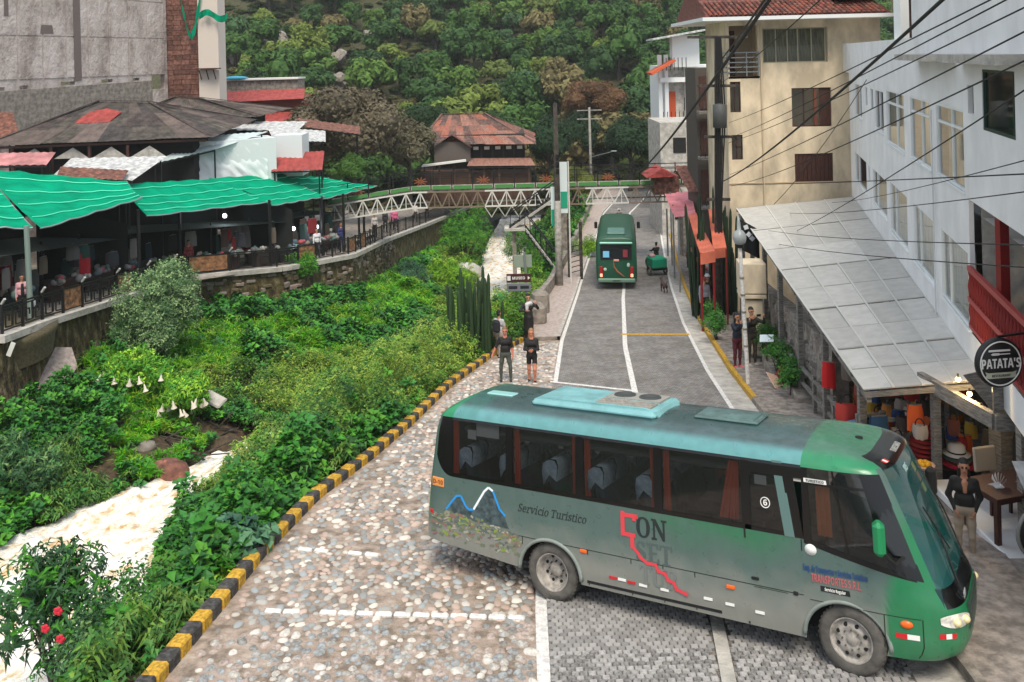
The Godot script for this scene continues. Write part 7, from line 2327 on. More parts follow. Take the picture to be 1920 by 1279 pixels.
	text("number_plate", "X2B-957", 0.11, M.dark, Transform3D(Basis.IDENTITY, Vector3(0.0, 0.52, 0.13)), t)
	b = MB.new()
	b.bevel(Vector3(0, 2.93, -1.5), Vector3(1.0, 0.14, 1.6), 0.05)
	part("roof_unit", b, flat(C(80, 118, 108), 0.5), t)
	for x in [-0.95, 0.95]:
		for z in [-1.9, -6.3]:
			b = MB.new().smooth()
			b.lathe([Vector2(0.0, -0.15), Vector2(0.4, -0.14), Vector2(0.41, 0.0), Vector2(0.4, 0.14), Vector2(0.0, 0.15)], Transform3D(Basis(Vector3.BACK, PI / 2), Vector3(x, 0.41, z)), 20)
			part("wheel", b, M.rubber, t)
		b = MB.new()
		for k in 4: b.box(Vector3(x * 1.17, 2.05, -1.2 - k * 1.5), Vector3(0.02, 0.8, 1.35))
		part("side_window", b, flat(C(16, 18, 20), 0.15), t)
		b = MB.new()
		b.bevel(Vector3(x * 1.42, 2.1, -7.9), Vector3(0.2, 0.42, 0.12), 0.04)
		part("mirror", b, M.dark, t)
	t = thing("motorcycle", "motorcycle with pink load ridden away beyond the green bus", "motorcycle", P(9.0, 74.0), 0.1)
	for z in [0.65, -0.65]:
		b = MB.new().smooth()
		var ps = []
		for i in 17: ps.append(Vector3(0, 0.31 + sin(TAU * i / 16.0) * 0.27, z + cos(TAU * i / 16.0) * 0.27))
		b.poly(ps, [0.05], 6)
		part("wheel", b, M.rubber, t)
	b = MB.new()
	b.bevel(Vector3(0, 0.62, 0.05), Vector3(0.3, 0.3, 1.1), 0.1)
	b.bevel(Vector3(0, 0.84, 0.25), Vector3(0.3, 0.1, 0.75), 0.04)
	part("frame", b, flat(C(40, 30, 40), 0.4), t)
	b = MB.new()
	b.bevel(Vector3(0, 0.88, 0.75), Vector3(0.95, 0.5, 0.5), 0.14)
	part("load", b, flat(C(206, 176, 186), 0.8), t)
	b = MB.new()
	b.bar(Vector3(-0.36, 1.08, -0.45), Vector3(0.36, 1.08, -0.45), 0.04, 0.04)
	part("handlebar", b, M.iron, t)
	t = thing("cargo_tricycle", "cargo tricycle with teal box standing at the street's right side", "tricycle", P(8.75, 54.6), 0.25)
	b = MB.new()
	b.bevel(Vector3(0, 0.78, 0.2), Vector3(0.95, 0.62, 1.0), 0.08)
	part("box", b, flat(C(14, 150, 116), 0.5), t)
	b = MB.new()
	b.bevel(Vector3(0, 0.42, 0.2), Vector3(0.9, 0.14, 0.9), 0.03)
	b.bar(Vector3(0, 0.5, -0.3), Vector3(0.2, 0.75, -1.5), 0.1, 0.1)
	b.bevel(Vector3(0.16, 0.85, -1.0), Vector3(0.26, 0.12, 0.5), 0.04)
	part("frame", b, M.iron, t)
	for p in [Vector3(-0.52, 0.3, 0.25), Vector3(0.52, 0.3, 0.25), Vector3(0.25, 0.3, -1.75)]:
		b = MB.new().smooth()
		var ps = []
		for i in 17: ps.append(p + Vector3(0, sin(TAU * i / 16.0) * 0.25, cos(TAU * i / 16.0) * 0.25))
		b.poly(ps, [0.06], 6)
		part("wheel", b, M.rubber, t)
	b = MB.new().smooth()
	b.ball(Vector3(-0.25, 1.15, 0.1), Vector3(0.2, 0.14, 0.2), 10)
	part("bundle", b, flat(C(190, 150, 150), 0.8), t)
	t = thing("dog", "small brown dog walking away on the road", "dog", P(8.2, 48.4), 0.2)
	var caps = []
	var k1 = L(70, 52, 44)
	for q in [[0, 0.42, -0.22, 0, 0.40, 0.18, 0.12, 0.10], [0, 0.46, -0.25, 0, 0.6, -0.42, 0.075, 0.06], [0, 0.62, -0.45, 0, 0.6, -0.6, 0.07, 0.035], [0.05, 0.68, -0.42, 0.07, 0.76, -0.4, 0.02, 0.01], [-0.05, 0.68, -0.42, -0.07, 0.76, -0.4, 0.02, 0.01], [0, 0.46, 0.24, 0.04, 0.66, 0.36, 0.03, 0.015]]:
		caps.append([Vector3(q[0], q[1], q[2]), Vector3(q[3], q[4], q[5]), q[6], q[7], k1])
	for sx in [-0.08, 0.08]:
		caps.append([Vector3(sx, 0.38, -0.2), Vector3(sx, 0.2, -0.22), 0.05, 0.035, k1])
		caps.append([Vector3(sx, 0.2, -0.22), Vector3(sx, 0.03, -0.22), 0.03, 0.028, k1])
		caps.append([Vector3(sx, 0.36, 0.16), Vector3(sx, 0.26, 0.1), 0.065, 0.045, k1])
		caps.append([Vector3(sx, 0.26, 0.1), Vector3(sx, 0.15, 0.22), 0.04, 0.028, k1])
		caps.append([Vector3(sx, 0.15, 0.22), Vector3(sx, 0.03, 0.2), 0.026, 0.028, k1])
	var mb = MB.new().smooth()
	nets(mb, caps, 0.016, 110.0, Transform3D.IDENTITY)
	part("body", mb, M.vc, t)
func street_things():
	var t = thing("globe_lamp_post", "slim white lamp post with round grey globe at the right kerb", "street lamp", P(6.9, 26.6, 0.12))
	t.rotation.z = 0.035
	var b = MB.new()
	b.tube(Vector3(0, 0, 0), Vector3(0, 4.1, 0), 0.065, 0.05, 12)
	part("post", b, M.paint_white, t)
	b = MB.new().smooth()
	b.lathe([Vector2(0.06, 4.08), Vector2(0.16, 4.16), Vector2(0.20, 4.3), Vector2(0.19, 4.4), Vector2(0.12, 4.5), Vector2(0.06, 4.54), Vector2(0.05, 4.75), Vector2(0.0, 5.05)], Transform3D.IDENTITY, 20)
	part("globe", b, flat(C(150, 156, 158), 0.3), t)
	b = MB.new()
	b.tube(Vector3(0, 4.02, 0), Vector3(0, 4.12, 0), 0.11, 0.13, 12)
	part("collar", b, M.iron, t)
	for i in 5:
		b = MB.new()
		b.tube(Vector3(0, 1.1 + i * 0.5, 0), Vector3(0, 1.16 + i * 0.5, 0), 0.068, 0.068, 10)
		part("band", b, M.dirtconc, t)
	var pole = func(called, label, x, z, h, r0, r1, m, tilt):
		var o = thing(called, label, "utility pole", P(x, z))
		o.rotation.z = tilt
		var q = MB.new().smooth()
		q.poly([Vector3(0, -0.3, 0), Vector3(0, h * 0.5, 0), Vector3(0, h, 0)], [r0, (r0 + r1) / 2, r1], 12)
		part("shaft", q, m, o)
		return o
	var p1 = pole.call("power_pole", "tall concrete power pole standing at the river parapet, pale below and dark above", 2.75, 51.0, 10.4, 0.19, 0.12, M.pole_dark, 0.0)
	b = MB.new().smooth()
	b.poly([Vector3(0, 0.0, 0), Vector3(0, 4.9, 0)], [0.215, 0.18], 12)
	part("whitewashed_base", b, M.pole, p1)
	b = MB.new()
	for k in 3: b.bevel(Vector3(0.05, 6.6 + k * 0.4, 0.16), Vector3(0.2, 0.28, 0.14), 0.03)
	part("junction_box", b, M.iron, p1)
	var p2 = pole.call("power_pole", "dark wooden power pole thick with boxes and cables before the beige house", 8.95, 39.2, 12.2, 0.17, 0.12, M.pole_dark, -0.02)
	for q in [[5.2, 0.5], [7.9, 0.6], [10.1, 0.9], [12.2, 1.3]]:
		b = MB.new()
		b.bar(Vector3(-q[1], q[0], 0.12), Vector3(q[1], q[0], 0.12), 0.1, 0.12)
		part("crossarm", b, M.pole_dark, p2)
	b = MB.new().smooth()
	b.lathe([Vector2(0.0, 8.3), Vector2(0.3, 8.32), Vector2(0.3, 9.3), Vector2(0.0, 9.36)], Transform3D(Basis.IDENTITY, Vector3(0.0, 0, 0.42)), 14)
	part("transformer", b, flat(C(70, 72, 72), 0.6), p2)
	b = MB.new()
	for k in 5: b.poly([Vector3(0.1 - k * 0.05, 12.2, 0.2), Vector3(0.25 - k * 0.1, 9.0, 0.35), Vector3(0.1 - k * 0.06, 5.0, 0.25), Vector3(0.12, 2.0, 0.2)], [0.035], 5)
	part("cable_bundle", b, M.wire, p2)
	var p3 = pole.call("far_power_pole", "pale far pole with two crossarms in front of the wooded hill", 8.7, 95.0, 9.6, 0.16, 0.11, M.pole, 0.0)
	for h in [9.3, 8.4]:
		b = MB.new()
		b.bar(Vector3(-1.3, h, 0), Vector3(1.3, h, 0), 0.08, 0.1)
		part("crossarm", b, M.pole, p3)
	b = MB.new()
	b.bar(Vector3(0, 4.4, 0.1), Vector3(2.3, 5.0, 0.6), 0.06, 0.06)
	b.bevel(Vector3(2.4, 5.02, 0.6), Vector3(0.6, 0.1, 0.2), 0.04)
	part("lamp_arm", b, M.steel, p3)
	t = thing("street_light_mast", "thin grey street light mast by the footbridge's right end", "street lamp", P(10.7, 61.4))
	b = MB.new()
	b.tube(Vector3.ZERO, Vector3(0, 3.2, 0), 0.07, 0.05, 8)
	part("mast", b, M.steel, t)
	t = thing("tall_banner", "narrow white and green vertical banner beside the tall power pole", "banner", P(3.15, 51.4))
	for q in [[0.0, 6.2, 0.42, 2.9], [-0.62, 5.2, 0.26, 2.1]]:
		b = MB.new()
		b.box(Vector3(q[0], q[1] - 0.6, 0), Vector3(q[2], q[3], 0.04))
		part("cloth", b, flat(C(208, 220, 222), 0.7), t)
		b = MB.new()
		b.bevel(Vector3(q[0], q[1] - 1.3, 0.03), Vector3(q[2] * 0.9, 0.95, 0.04), 0.015)
		part("green_field", b, flat(C(20, 150, 116), 0.7), t)
	b = MB.new()
	b.tube(Vector3(0.28, 0.0, 0), Vector3(0.28, 7.1, 0), 0.05, 0.04, 8)
	part("mast", b, M.paint_white, t)
	t = thing("dark_gate_posts", "pair of dark stair posts at the parapet behind the power pole", "gate", P(3.5, 53.5))
	for q in [[0.0, 3.6], [0.7, 3.4]]:
		b = MB.new()
		b.bar(Vector3(q[0], 0, 0), Vector3(q[0], q[1], 0), 0.18, 0.18, Vector3.FORWARD)
		part("post", b, M.pole_dark, t)
	b = MB.new()
	for k in 6: b.bar(Vector3(0.05, 0.4 + k * 0.3, 0.05), Vector3(0.65, 0.55 + k * 0.3, 0.05), 0.03, 0.04)
	part("bars", b, M.iron, t)
	t = thing("direction_sign", "brown direction sign above a grey one with a pale board behind on one post", "sign", P(0.62, 35.6))
	b = MB.new()
	b.tube(Vector3(0.12, -0.6, 0), Vector3(-0.05, 3.4, 0), 0.05, 0.045, 8)
	part("post", b, M.steel, t)
	b = MB.new()
	b.bevel(Vector3(-0.3, 2.42, 0.06), Vector3(0.95, 0.34, 0.03), 0.01)
	part("brown_board", b, flat(C(64, 24, 28), 0.5), t)
	b = MB.new()
	b.bevel(Vector3(-0.3, 2.06, 0.06), Vector3(0.95, 0.32, 0.03), 0.01)
	part("grey_board", b, flat(C(112, 116, 122), 0.5), t)
	b = MB.new()
	b.bevel(Vector3(-0.12, 3.05, -0.05), Vector3(0.72, 0.5, 0.03), 0.01)
	part("pale_board", b, flat(C(130, 142, 126), 0.6), t)
	b = MB.new()
	b.box(Vector3(-0.68, 2.42, 0.08), Vector3(0.13, 0.18, 0.01))
	b.prism([Vector2(0.06, 2.49), Vector2(0.15, 2.42), Vector2(0.06, 2.35)], Transform3D(Basis.IDENTITY, Vector3(0, 0, 0.08)), 0.01)
	part("pictogram", b, M.refl_white, t)
	text("lettering", "MUSEO", 0.15, M.refl_white, Transform3D(Basis.IDENTITY, Vector3(-0.3, 2.42, 0.082)), t)
	b = MB.new()
	b.bevel(Vector3(-0.53, 2.06, 0.08), Vector3(0.34, 0.12, 0.012), 0.004)
	b.bevel(Vector3(-0.07, 2.06, 0.08), Vector3(0.34, 0.12, 0.012), 0.004)
	part("dark_plates", b, flat(C(30, 34, 42), 0.5), t)
	for q in [[1.35, 41.5, "grey stone block at the near end of the river parapet", 0.5], [1.1, 38.6, "pale carved stone beside the direction sign", 0.42]]:
		b = MB.new()
		b.bevel(Vector3(0, q[3], 0), Vector3(0.7, q[3] * 2.2, 0.8), 0.16, Basis(Vector3.UP, 0.3))
		var o = solo("stone_block", b, M.dirtconc, q[2], "rock")
		o.position = P(q[0], q[1], 0.1)
	t = thing("beige_gate_pillar", "square beige stepped pillar behind the globe lamp post", "pillar", P(8.1, 30.5), -0.1)
	for q in [[0.9, 0.62, 1.8], [1.95, 0.85, 0.14], [2.55, 0.86, 1.0]]:
		b = MB.new()
		b.bevel(Vector3(0, q[0] + 0.3, 0), Vector3(q[1], q[2], q[1]), 0.02)
		part("block", b, M.beige, t)
	t = thing("black_flag", "black flag with white emblem hanging by the awning's far corner", "flag", P(8.55, 33.6, 3.6))
	b = MB.new().smooth()
	for i in 8:
		var f = func(a, y): return Vector3(a * 0.09, y - a * 0.05, 0.06 * sin(a * 1.3))
		face(b, [f.call(i, 1.0), f.call(i + 1, 1.0), f.call(i + 1, -0.1), f.call(i, -0.1)], Vector3(0, 0, 1))
	part("cloth", b, flat(C(16, 17, 20), 0.8), t)
	b = MB.new()
	for q in [[0.3, 0.45, 0.785], [0.42, 0.3, 0.785], [0.2, 0.72, 0.3]]:
		b.box(Vector3(q[0], q[1], 0.1), Vector3(0.16, 0.16, 0.01), Basis(Vector3.BACK, q[2]))
	part("emblem", b, flat(C(200, 206, 212), 0.7), t)
	b = MB.new()
	b.tube(Vector3(-0.03, -3.4, 0), Vector3(-0.03, 1.2, 0), 0.03, 0.03, 6)
	part("staff", b, M.iron, t)
	t = thing("pink_awning", "faded pink cloth awning over the far pavement stalls", "awning")
	part("cloth", cloth([Vector3(8.75, -0.75, -48.0), Vector3(9.9, -0.65, -48.0), Vector3(11.7, -0.9, -58.0), Vector3(10.0, -1.05, -58.0)], 10, 12, 0.15, 44), tex([[0.2, C(196, 92, 98)], [0.8, C(222, 132, 138)]], 0.02, 2.0, 0.8, 0.0, 130, 64), t)
	b = MB.new()
	for p in [[9.0, 48.2], [9.6, 53.0], [10.3, 57.6]]: b.tube(P(p[0], p[1]), Vector3(p[0], -0.95, -p[1]), 0.05, 0.05, 8)
	part("posts", b, M.steel, t)
	t = thing("orange_awning", "salmon orange cloth awning sagging between the pink one and the cactus", "awning")
	M.salmon = tex([[0.2, C(176, 78, 56)], [0.8, C(208, 110, 84)]], 0.02, 2.0, 0.8, 0.0, 131, 64)
	part("cloth", cloth([Vector3(7.6, -0.15, -36.2), Vector3(8.2, -0.05, -36.2), Vector3(9.6, -0.3, -46.5), Vector3(9.2, -0.4, -46.5)], 8, 14, 0.15, 45), M.salmon, t)
	var vl = MB.new()
	vl.quad(Vector3(7.6, -0.15, -36.18), Vector3(8.2, -0.05, -36.18), Vector3(8.2, -0.5, -36.18), Vector3(7.6, -0.6, -36.18))
	part("valance", vl, M.salmon, t)
	b = MB.new()
	for p in [[7.65, 36.3], [8.15, 36.3]]: b.tube(P(p[0], p[1]), Vector3(p[0], -0.15, -p[1]), 0.05, 0.05, 8)
	part("posts", b, M.red_paint, t)
	t = thing("salmon_awning", "narrow salmon awning strip between cactus and beige house", "awning")
	part("cloth", cloth([Vector3(8.3, -0.15, -37.0), Vector3(8.85, -0.1, -37.0), Vector3(9.75, 0.7, -42.0), Vector3(9.25, 0.66, -42.0)], 8, 10, 0.1, 46), M.salmon, t)
	vl = MB.new()
	vl.quad(Vector3(8.3, -0.15, -36.98), Vector3(8.85, -0.1, -36.98), Vector3(8.85, -0.5, -36.98), Vector3(8.3, -0.55, -36.98))
	part("valance", vl, M.salmon, t)
	b = MB.new()
	for p in [[8.32, 37.0], [8.83, 37.0]]: b.tube(P(p[0], p[1]), Vector3(p[0], -0.15, -p[1]), 0.04, 0.04, 8)
	part("posts", b, M.red_paint, t)
	rng.seed = 33
	for i in 9:
		var z = 46.0 + i * 1.7
		var o = thing("pavement_stall", "small crowded stall table under the far awnings on the pavement", "stall", P(lut(ROAD_R, z) + 1.5, z, 0.13), 0.1, "stalls under the far awnings")
		b = MB.new()
		b.bevel(Vector3(0, 0.4, 0), Vector3(0.8, 0.8, 1.2), 0.04)
		part("table", b, flat([C(92, 70, 56), C(120, 100, 90), C(70, 64, 66)][i % 3], 0.85), o)
		b = MB.new().smooth()
		for k in 5: b.ball(Vector3(rng.randf_range(-0.3, 0.3), 0.88, rng.randf_range(-0.5, 0.5)), Vector3.ONE * rng.randf_range(0.1, 0.22), 8)
		part("goods", b, flat([C(170, 160, 160), C(60, 60, 66), C(150, 70, 60)][i % 3], 0.85), o)
	t = thing("brown_tiled_house", "large house with weathered brown tiled roof beyond the footbridge", "building")
	b = MB.new()
	b.box(Vector3(-2.6, -1.6, -90.0), Vector3(8.6, 4.4, 6.0))
	part("wall", b, flat(C(54, 46, 42), 0.9), t)
	b = MB.new()
	b.box(Vector3(-5.2, -0.9, -86.3), Vector3(3.4, 1.9, 1.2))
	part("gable_room", b, flat(C(92, 84, 80), 0.9), t)
	for i in 5:
		b = MB.new()
		b.box(Vector3(-3.0 + i * 1.05, -1.15, -86.98), Vector3(0.85, 1.3, 0.06))
		part("window", b, M.dark, t)
		b = MB.new()
		b.box(Vector3(-3.0 + i * 1.05, -0.7, -86.9), Vector3(0.5, 0.3, 0.05))
		part("lace", b, M.refl_white, t)
	var ms = []
	for q in [C(110, 70, 58), C(128, 80, 64), C(96, 66, 58), C(150, 98, 80), C(160, 84, 62)]: ms.append(tex([[0.2, q.darkened(0.3)], [0.8, q.lightened(0.15)]], 0.03, 1.5, 0.9, 1.0, 140, 128))
	hip_roof(t, [Vector3(-8.4, -0.1, -86.0), Vector3(2.4, -0.35, -86.0), Vector3(2.6, -0.1, -95.0), Vector3(-8.6, -0.1, -95.0)], [Vector3(-6.4, 2.35, -90.5), Vector3(-2.2, 2.35, -90.5)], 5, 12, ms, RandomNumberGenerator.new())
	b = MB.new()
	face(b, [Vector3(-7.2, -0.5, -85.2), Vector3(-5.2, 0.75, -85.3), Vector3(-5.2, 0.75, -88), Vector3(-7.2, -0.5, -88)], Vector3(-1, 1, 0))
	face(b, [Vector3(-3.3, -0.5, -85.2), Vector3(-5.2, 0.75, -85.3), Vector3(-5.2, 0.75, -88), Vector3(-3.3, -0.5, -88)], Vector3(1, 1, 0))
	part("gable_roof", b, M.tile_red, t)
	b = MB.new()
	b.quad(Vector3(-3.5, -1.6, -86.6), Vector3(2.2, -1.7, -86.6), Vector3(2.6, -2.2, -84.5), Vector3(-3.8, -2.1, -84.5))
	part("lower_roof", b, ms[3], t)
	b = MB.new()
	b.bar(Vector3(-8.0, -1.95, -84.2), Vector3(-3.9, -1.6, -84.8), 0.5, 0.18)
	part("white_awning", b, M.refl_white, t)
	b = MB.new()
	for i in 8: b.bar(Vector3(-7.8 + i * 1.4, -5, -85.0), Vector3(-7.8 + i * 1.4, -2.1, -85.0), 0.16, 0.16, Vector3.FORWARD)
	b.box(Vector3(-3, -4.2, -87.5), Vector3(10.5, 3.2, 4.0))
	part("ground_floor", b, flat(C(78, 56, 46), 0.9), t)
func nets(mb: MB, caps: Array, cell: float, k: float, xf: Transform3D):
	var lo = Vector3.ONE * 1e9; var hi = -lo
	for c in caps:
		var r = maxf(c[2], c[3])
		for p in [c[0], c[1]]:
			lo = lo.min(p - Vector3.ONE * (r + cell * 3)); hi = hi.max(p + Vector3.ONE * (r + cell * 3))
	var n = Vector3i(((hi - lo) / cell).ceil()) + Vector3i.ONE
	var sy = n.x; var sz = n.x * n.y
	var sum = PackedFloat32Array(); sum.resize(n.x * n.y * n.z)
	var best = PackedFloat32Array(); best.resize(sum.size()); best.fill(1e9)
	var tagn = PackedInt32Array(); tagn.resize(sum.size())
	for ci in caps.size():
		var c = caps[ci]
		var a: Vector3 = c[0]; var ab: Vector3 = c[1] - c[0]
		var ll = maxf(ab.length_squared(), 1e-9)
		var ra: float = c[2]; var rb: float = c[3]
		var m = maxf(ra, rb) + cell * 2.5
		var p0 = Vector3i(((a.min(c[1]) - Vector3.ONE * m - lo) / cell).floor()).max(Vector3i.ZERO)
		var p1 = Vector3i(((a.max(c[1]) + Vector3.ONE * m - lo) / cell).ceil()).min(n - Vector3i.ONE)
		for z in range(p0.z, p1.z + 1):
			for y in range(p0.y, p1.y + 1):
				var at = z * sz + y * sy + p0.x
				for x in range(p0.x, p1.x + 1):
					var p = lo + Vector3(x, y, z) * cell - a
					var t = clampf(p.dot(ab) / ll, 0.0, 1.0)
					var d = (p - ab * t).length() - lerpf(ra, rb, t)
					if d < m:
						sum[at] += exp(-k * d)
						if d < best[at]:
							best[at] = d; tagn[at] = ci
					at += 1
	var val = PackedFloat32Array(); val.resize(sum.size())
	for i in sum.size(): val[i] = -log(sum[i]) / k if sum[i] > 1e-12 else 1.0
	var vert = {}
	var off = [0, 1, sy, sy + 1, sz, sz + 1, sz + sy, sz + sy + 1]
	for z in n.z - 1:
		for y in n.y - 1:
			for x in n.x - 1:
				var i = z * sz + y * sy + x
				var s = 0
				for o in 8:
					if val[i + off[o]] < 0: s += 1
				if s == 0 or s == 8: continue
				var acc = Vector3.ZERO; var cnt = 0
				for e in [[0, 1], [2, 3], [4, 5], [6, 7], [0, 2], [1, 3], [4, 6], [5, 7], [0, 4], [1, 5], [2, 6], [3, 7]]:
					var va = val[i + off[e[0]]]; var vb = val[i + off[e[1]]]
					if (va < 0) == (vb < 0): continue
					var t = va / (va - vb)
					acc += Vector3(e[0] & 1, (e[0] >> 1) & 1, e[0] >> 2).lerp(Vector3(e[1] & 1, (e[1] >> 1) & 1, e[1] >> 2), t)
					cnt += 1
				var bi = i; var bv = 1e9
				for o in 8:
					if best[i + off[o]] < bv: bv = best[i + off[o]]; bi = i + off[o]
				vert[i] = [xf * (lo + (Vector3(x, y, z) + acc / cnt) * cell), caps[tagn[bi]][4]]
	for i in vert:
		for ax in 3:
			var u = [1, sy, sz][ax]; var v = [sy, sz, 1][ax]; var w = [sz, 1, sy][ax]
			if i + u >= val.size(): continue
			var a = val[i] < 0; var b = val[i + u] < 0
			if a == b: continue
			if not (vert.has(i - v) and vert.has(i - w) and vert.has(i - v - w)): continue
			var q = [vert[i - v - w], vert[i - w], vert[i], vert[i - v]]
			if a: q = [q[3], q[2], q[1], q[0]]
			for tr in [[0, 1, 2], [0, 2, 3]]:
				mb.tric(q[tr[0]][0], q[tr[1]][0], q[tr[2]][0], q[tr[0]][1], q[tr[1]][1], q[tr[2]][1])
func head_caps(skin: Color, hair: Color, long: bool) -> Array:
	var dk = L(24, 18, 16); var lip = skin.lerp(L(140, 60, 56), 0.5)
	var h = [[0, 0.155, -0.03, 0, 0.145, 0.015, 0.078, 0.070, skin], [0, 0.08, 0.03, 0, 0.06, 0.036, 0.052, 0.045, skin], [0, 0.03, 0.05, 0, 0.024, 0.055, 0.028, 0.024, skin], [0, 0.117, 0.086, 0, 0.088, 0.100, 0.008, 0.013, skin], [0, -0.06, -0.02, 0, 0.06, -0.005, 0.052, 0.05, skin],
		[0, 0.185, -0.035, 0, 0.18, 0.005, 0.080, 0.066, hair], [0, 0.12, -0.055, 0, 0.10, -0.05, 0.070, 0.062, hair], [-0.014, 0.054, 0.084, 0.014, 0.054, 0.084, 0.008, 0.008, lip]]
	for s in [-1, 1]:
		h.append([s * 0.074, 0.12, -0.005, s * 0.076, 0.095, 0.0, 0.016, 0.012, skin])
		h.append([s * 0.031, 0.118, 0.080, s * 0.033, 0.118, 0.080, 0.010, 0.010, dk])
		h.append([s * 0.022, 0.136, 0.086, s * 0.042, 0.136, 0.080, 0.007, 0.006, hair])
		if long: h.append([s * 0.05, 0.15, -0.04, s * 0.075, -0.10, -0.03, 0.05, 0.035, hair])
	if long: h.append([0, 0.12, -0.07, 0, -0.12, -0.08, 0.07, 0.05, hair])
	var r = []
	for q in h: r.append([Vector3(q[0], q[1], q[2]), Vector3(q[3], q[4], q[5]), q[6], q[7], q[8]])
	return r
func hand_caps(skin: Color, side: float, curl: float) -> Array:
	var r = [[Vector3(0, 0.02, 0), Vector3(0, -0.02, 0), 0.024, 0.026, skin]]
	for i in 4:
		var z = 0.033 - i * 0.021
		var ln = [0.074, 0.084, 0.078, 0.06][i]
		var k = Vector3(0, -0.085 + absf(i - 1.3) * 0.004, z)
		r.append([Vector3(0, -0.02, z * 0.55), k, 0.018, 0.013, skin])
		var m = k + Vector3(-side * sin(curl) * 0.5, -cos(curl), 0) * ln * 0.5
		r.append([k, m, 0.010, 0.0085, skin])
		r.append([m, m + Vector3(-side * sin(curl * 2.2), -cos(curl * 2.2), 0) * ln * 0.45, 0.0085, 0.007, skin])
	var th = Vector3(-side * 0.014, -0.055, 0.055)
	r.append([Vector3(0, -0.015, 0.02), th, 0.015, 0.011, skin])
	r.append([th, th + Vector3(-side * 0.012, -0.035, 0.006), 0.0105, 0.008, skin])
	return r
func figure(label: String, at: Vector3, turn: float, height: float, c: Dictionary, pose: Dictionary, group := "", fine := 0.022) -> Node3D:
	var t = thing("person", label, "person", at, turn, group)
	t.scale = Vector3.ONE * (height / 1.72)
	var skin = c.get("skin", L(176, 128, 100)); var top = c.top; var legs = c.legs; var shoe = c.get("shoe", L(30, 28, 28)); var hair = c.get("hair", L(26, 20, 18))
	var lean = pose.get("lean", 0.0)
	var hip = Vector3(0, 0.92, 0)
	var neck = hip + Vector3(0, 0.52 * cos(lean), 0.52 * sin(lean))
	var caps = []
	var add = func(a, b, ra, rb, k): caps.append([a, b, ra, rb, k])
	add.call(hip + Vector3(-0.07, -0.01, 0), hip + Vector3(0.07, -0.01, 0), 0.105, 0.105, legs)
	add.call(hip + Vector3(-0.06, 0.10, 0), hip + Vector3(0.06, 0.10, 0), 0.098, 0.098, top)
	add.call(hip.lerp(neck, 0.35) + Vector3(-0.06, 0, 0), hip.lerp(neck, 0.35) + Vector3(0.06, 0, 0), 0.10, 0.10, top)
	add.call(hip.lerp(neck, 0.72) + Vector3(-0.09, 0, 0.005), hip.lerp(neck, 0.72) + Vector3(0.09, 0, 0.005), 0.108, 0.108, top)
	add.call(hip.lerp(neck, 0.93) + Vector3(-0.14, 0, 0), hip.lerp(neck, 0.93) + Vector3(0.14, 0, 0), 0.062, 0.062, top)
	add.call(neck, neck + Vector3(0, 0.08, 0.01), 0.055, 0.05, skin)
	for s in [1.0, -1.0]:
		var nm = "l" if s > 0 else "r"
		var hp = hip + Vector3(s * 0.095, -0.06, 0)
		var kd: Vector3 = pose.get("thigh_" + nm, Vector3(s * 0.03, -1, 0.02)).normalized()
		var ad: Vector3 = pose.get("shin_" + nm, Vector3(0, -1, -0.03)).normalized()
		var kn = hp + kd * 0.41
		var an = kn + ad * 0.40
		var low = c.get("bare_legs", false)
		add.call(hp, hp.lerp(kn, 0.5), 0.088, 0.074, legs)
		add.call(hp.lerp(kn, 0.5), kn, 0.072, 0.056, skin if low else legs)
		add.call(kn, kn.lerp(an, 0.35) + Vector3(0, 0, -0.012), 0.054, 0.054, skin if low else legs)
		add.call(kn.lerp(an, 0.35) + Vector3(0, 0, -0.012), an, 0.052, 0.038, skin if low else legs)
		add.call(an + Vector3(0, -0.035, -0.03), an + Vector3(s * 0.015, -0.055, 0.13), 0.042, 0.034, shoe)
		var sh = hip.lerp(neck, 0.92) + Vector3(s * 0.175, 0, 0)
		var ed: Vector3 = pose.get("arm_" + nm, Vector3(s * 0.16, -1, 0.0)).normalized()
		var wd: Vector3 = pose.get("fore_" + nm, Vector3(s * 0.04, -1, 0.22)).normalized()
		var el = sh + ed * 0.29
		var wr = el + wd * 0.25
		var slv = c.get("short_sleeves", false)
		add.call(sh, el, 0.058, 0.046, top)
		add.call(el, wr, 0.043, 0.031, skin if slv else top)
		if fine < 0.03:
			var hb = Basis(Quaternion(Vector3.DOWN, wd))
			var hm = MB.new()
			hands.append([hand_caps(skin, s, 0.5), Transform3D(hb, wr + wd * 0.01)])
		else:
			add.call(wr, wr + wd * 0.14, 0.034, 0.022, skin)
	for e in c.get("extra", []): caps.append(e)
	var mb = MB.new().smooth()
	nets(mb, caps, fine, 60.0, Transform3D.IDENTITY)
	for h in hands: nets(mb, h[0], 0.0062, 260.0, h[1])
	hands.clear()
	var hx = Transform3D(Basis.from_euler(Vector3(pose.get("nod", 0.0), pose.get("look", 0.0), 0)), neck + Vector3(0, 0.10, 0.015))
	nets(mb, head_caps(skin, hair, c.get("long", false)), 0.0075 if fine < 0.03 else 0.013, 160.0, hx)
	part("body", mb, M.vc, t)
	if c.has("pack"):
		var b = MB.new()
		b.bevel(hip.lerp(neck, 0.6) + Vector3(0, 0, -0.2), Vector3(0.32, 0.46, 0.2), 0.07)
		part("backpack", b, flat(c.pack, 0.85), t)
	if c.has("hat"):
		var b = MB.new().smooth()
		b.lathe([Vector2(0.13, 0.0), Vector2(0.125, 0.012), Vector2(0.092, 0.02), Vector2(0.09, 0.07), Vector2(0.05, 0.10), Vector2(0.0, 0.105)], hx * Transform3D(Basis.IDENTITY, Vector3(0, 0.165, -0.005)), 16)
		part("cap", b, flat(c.hat, 0.85), t)
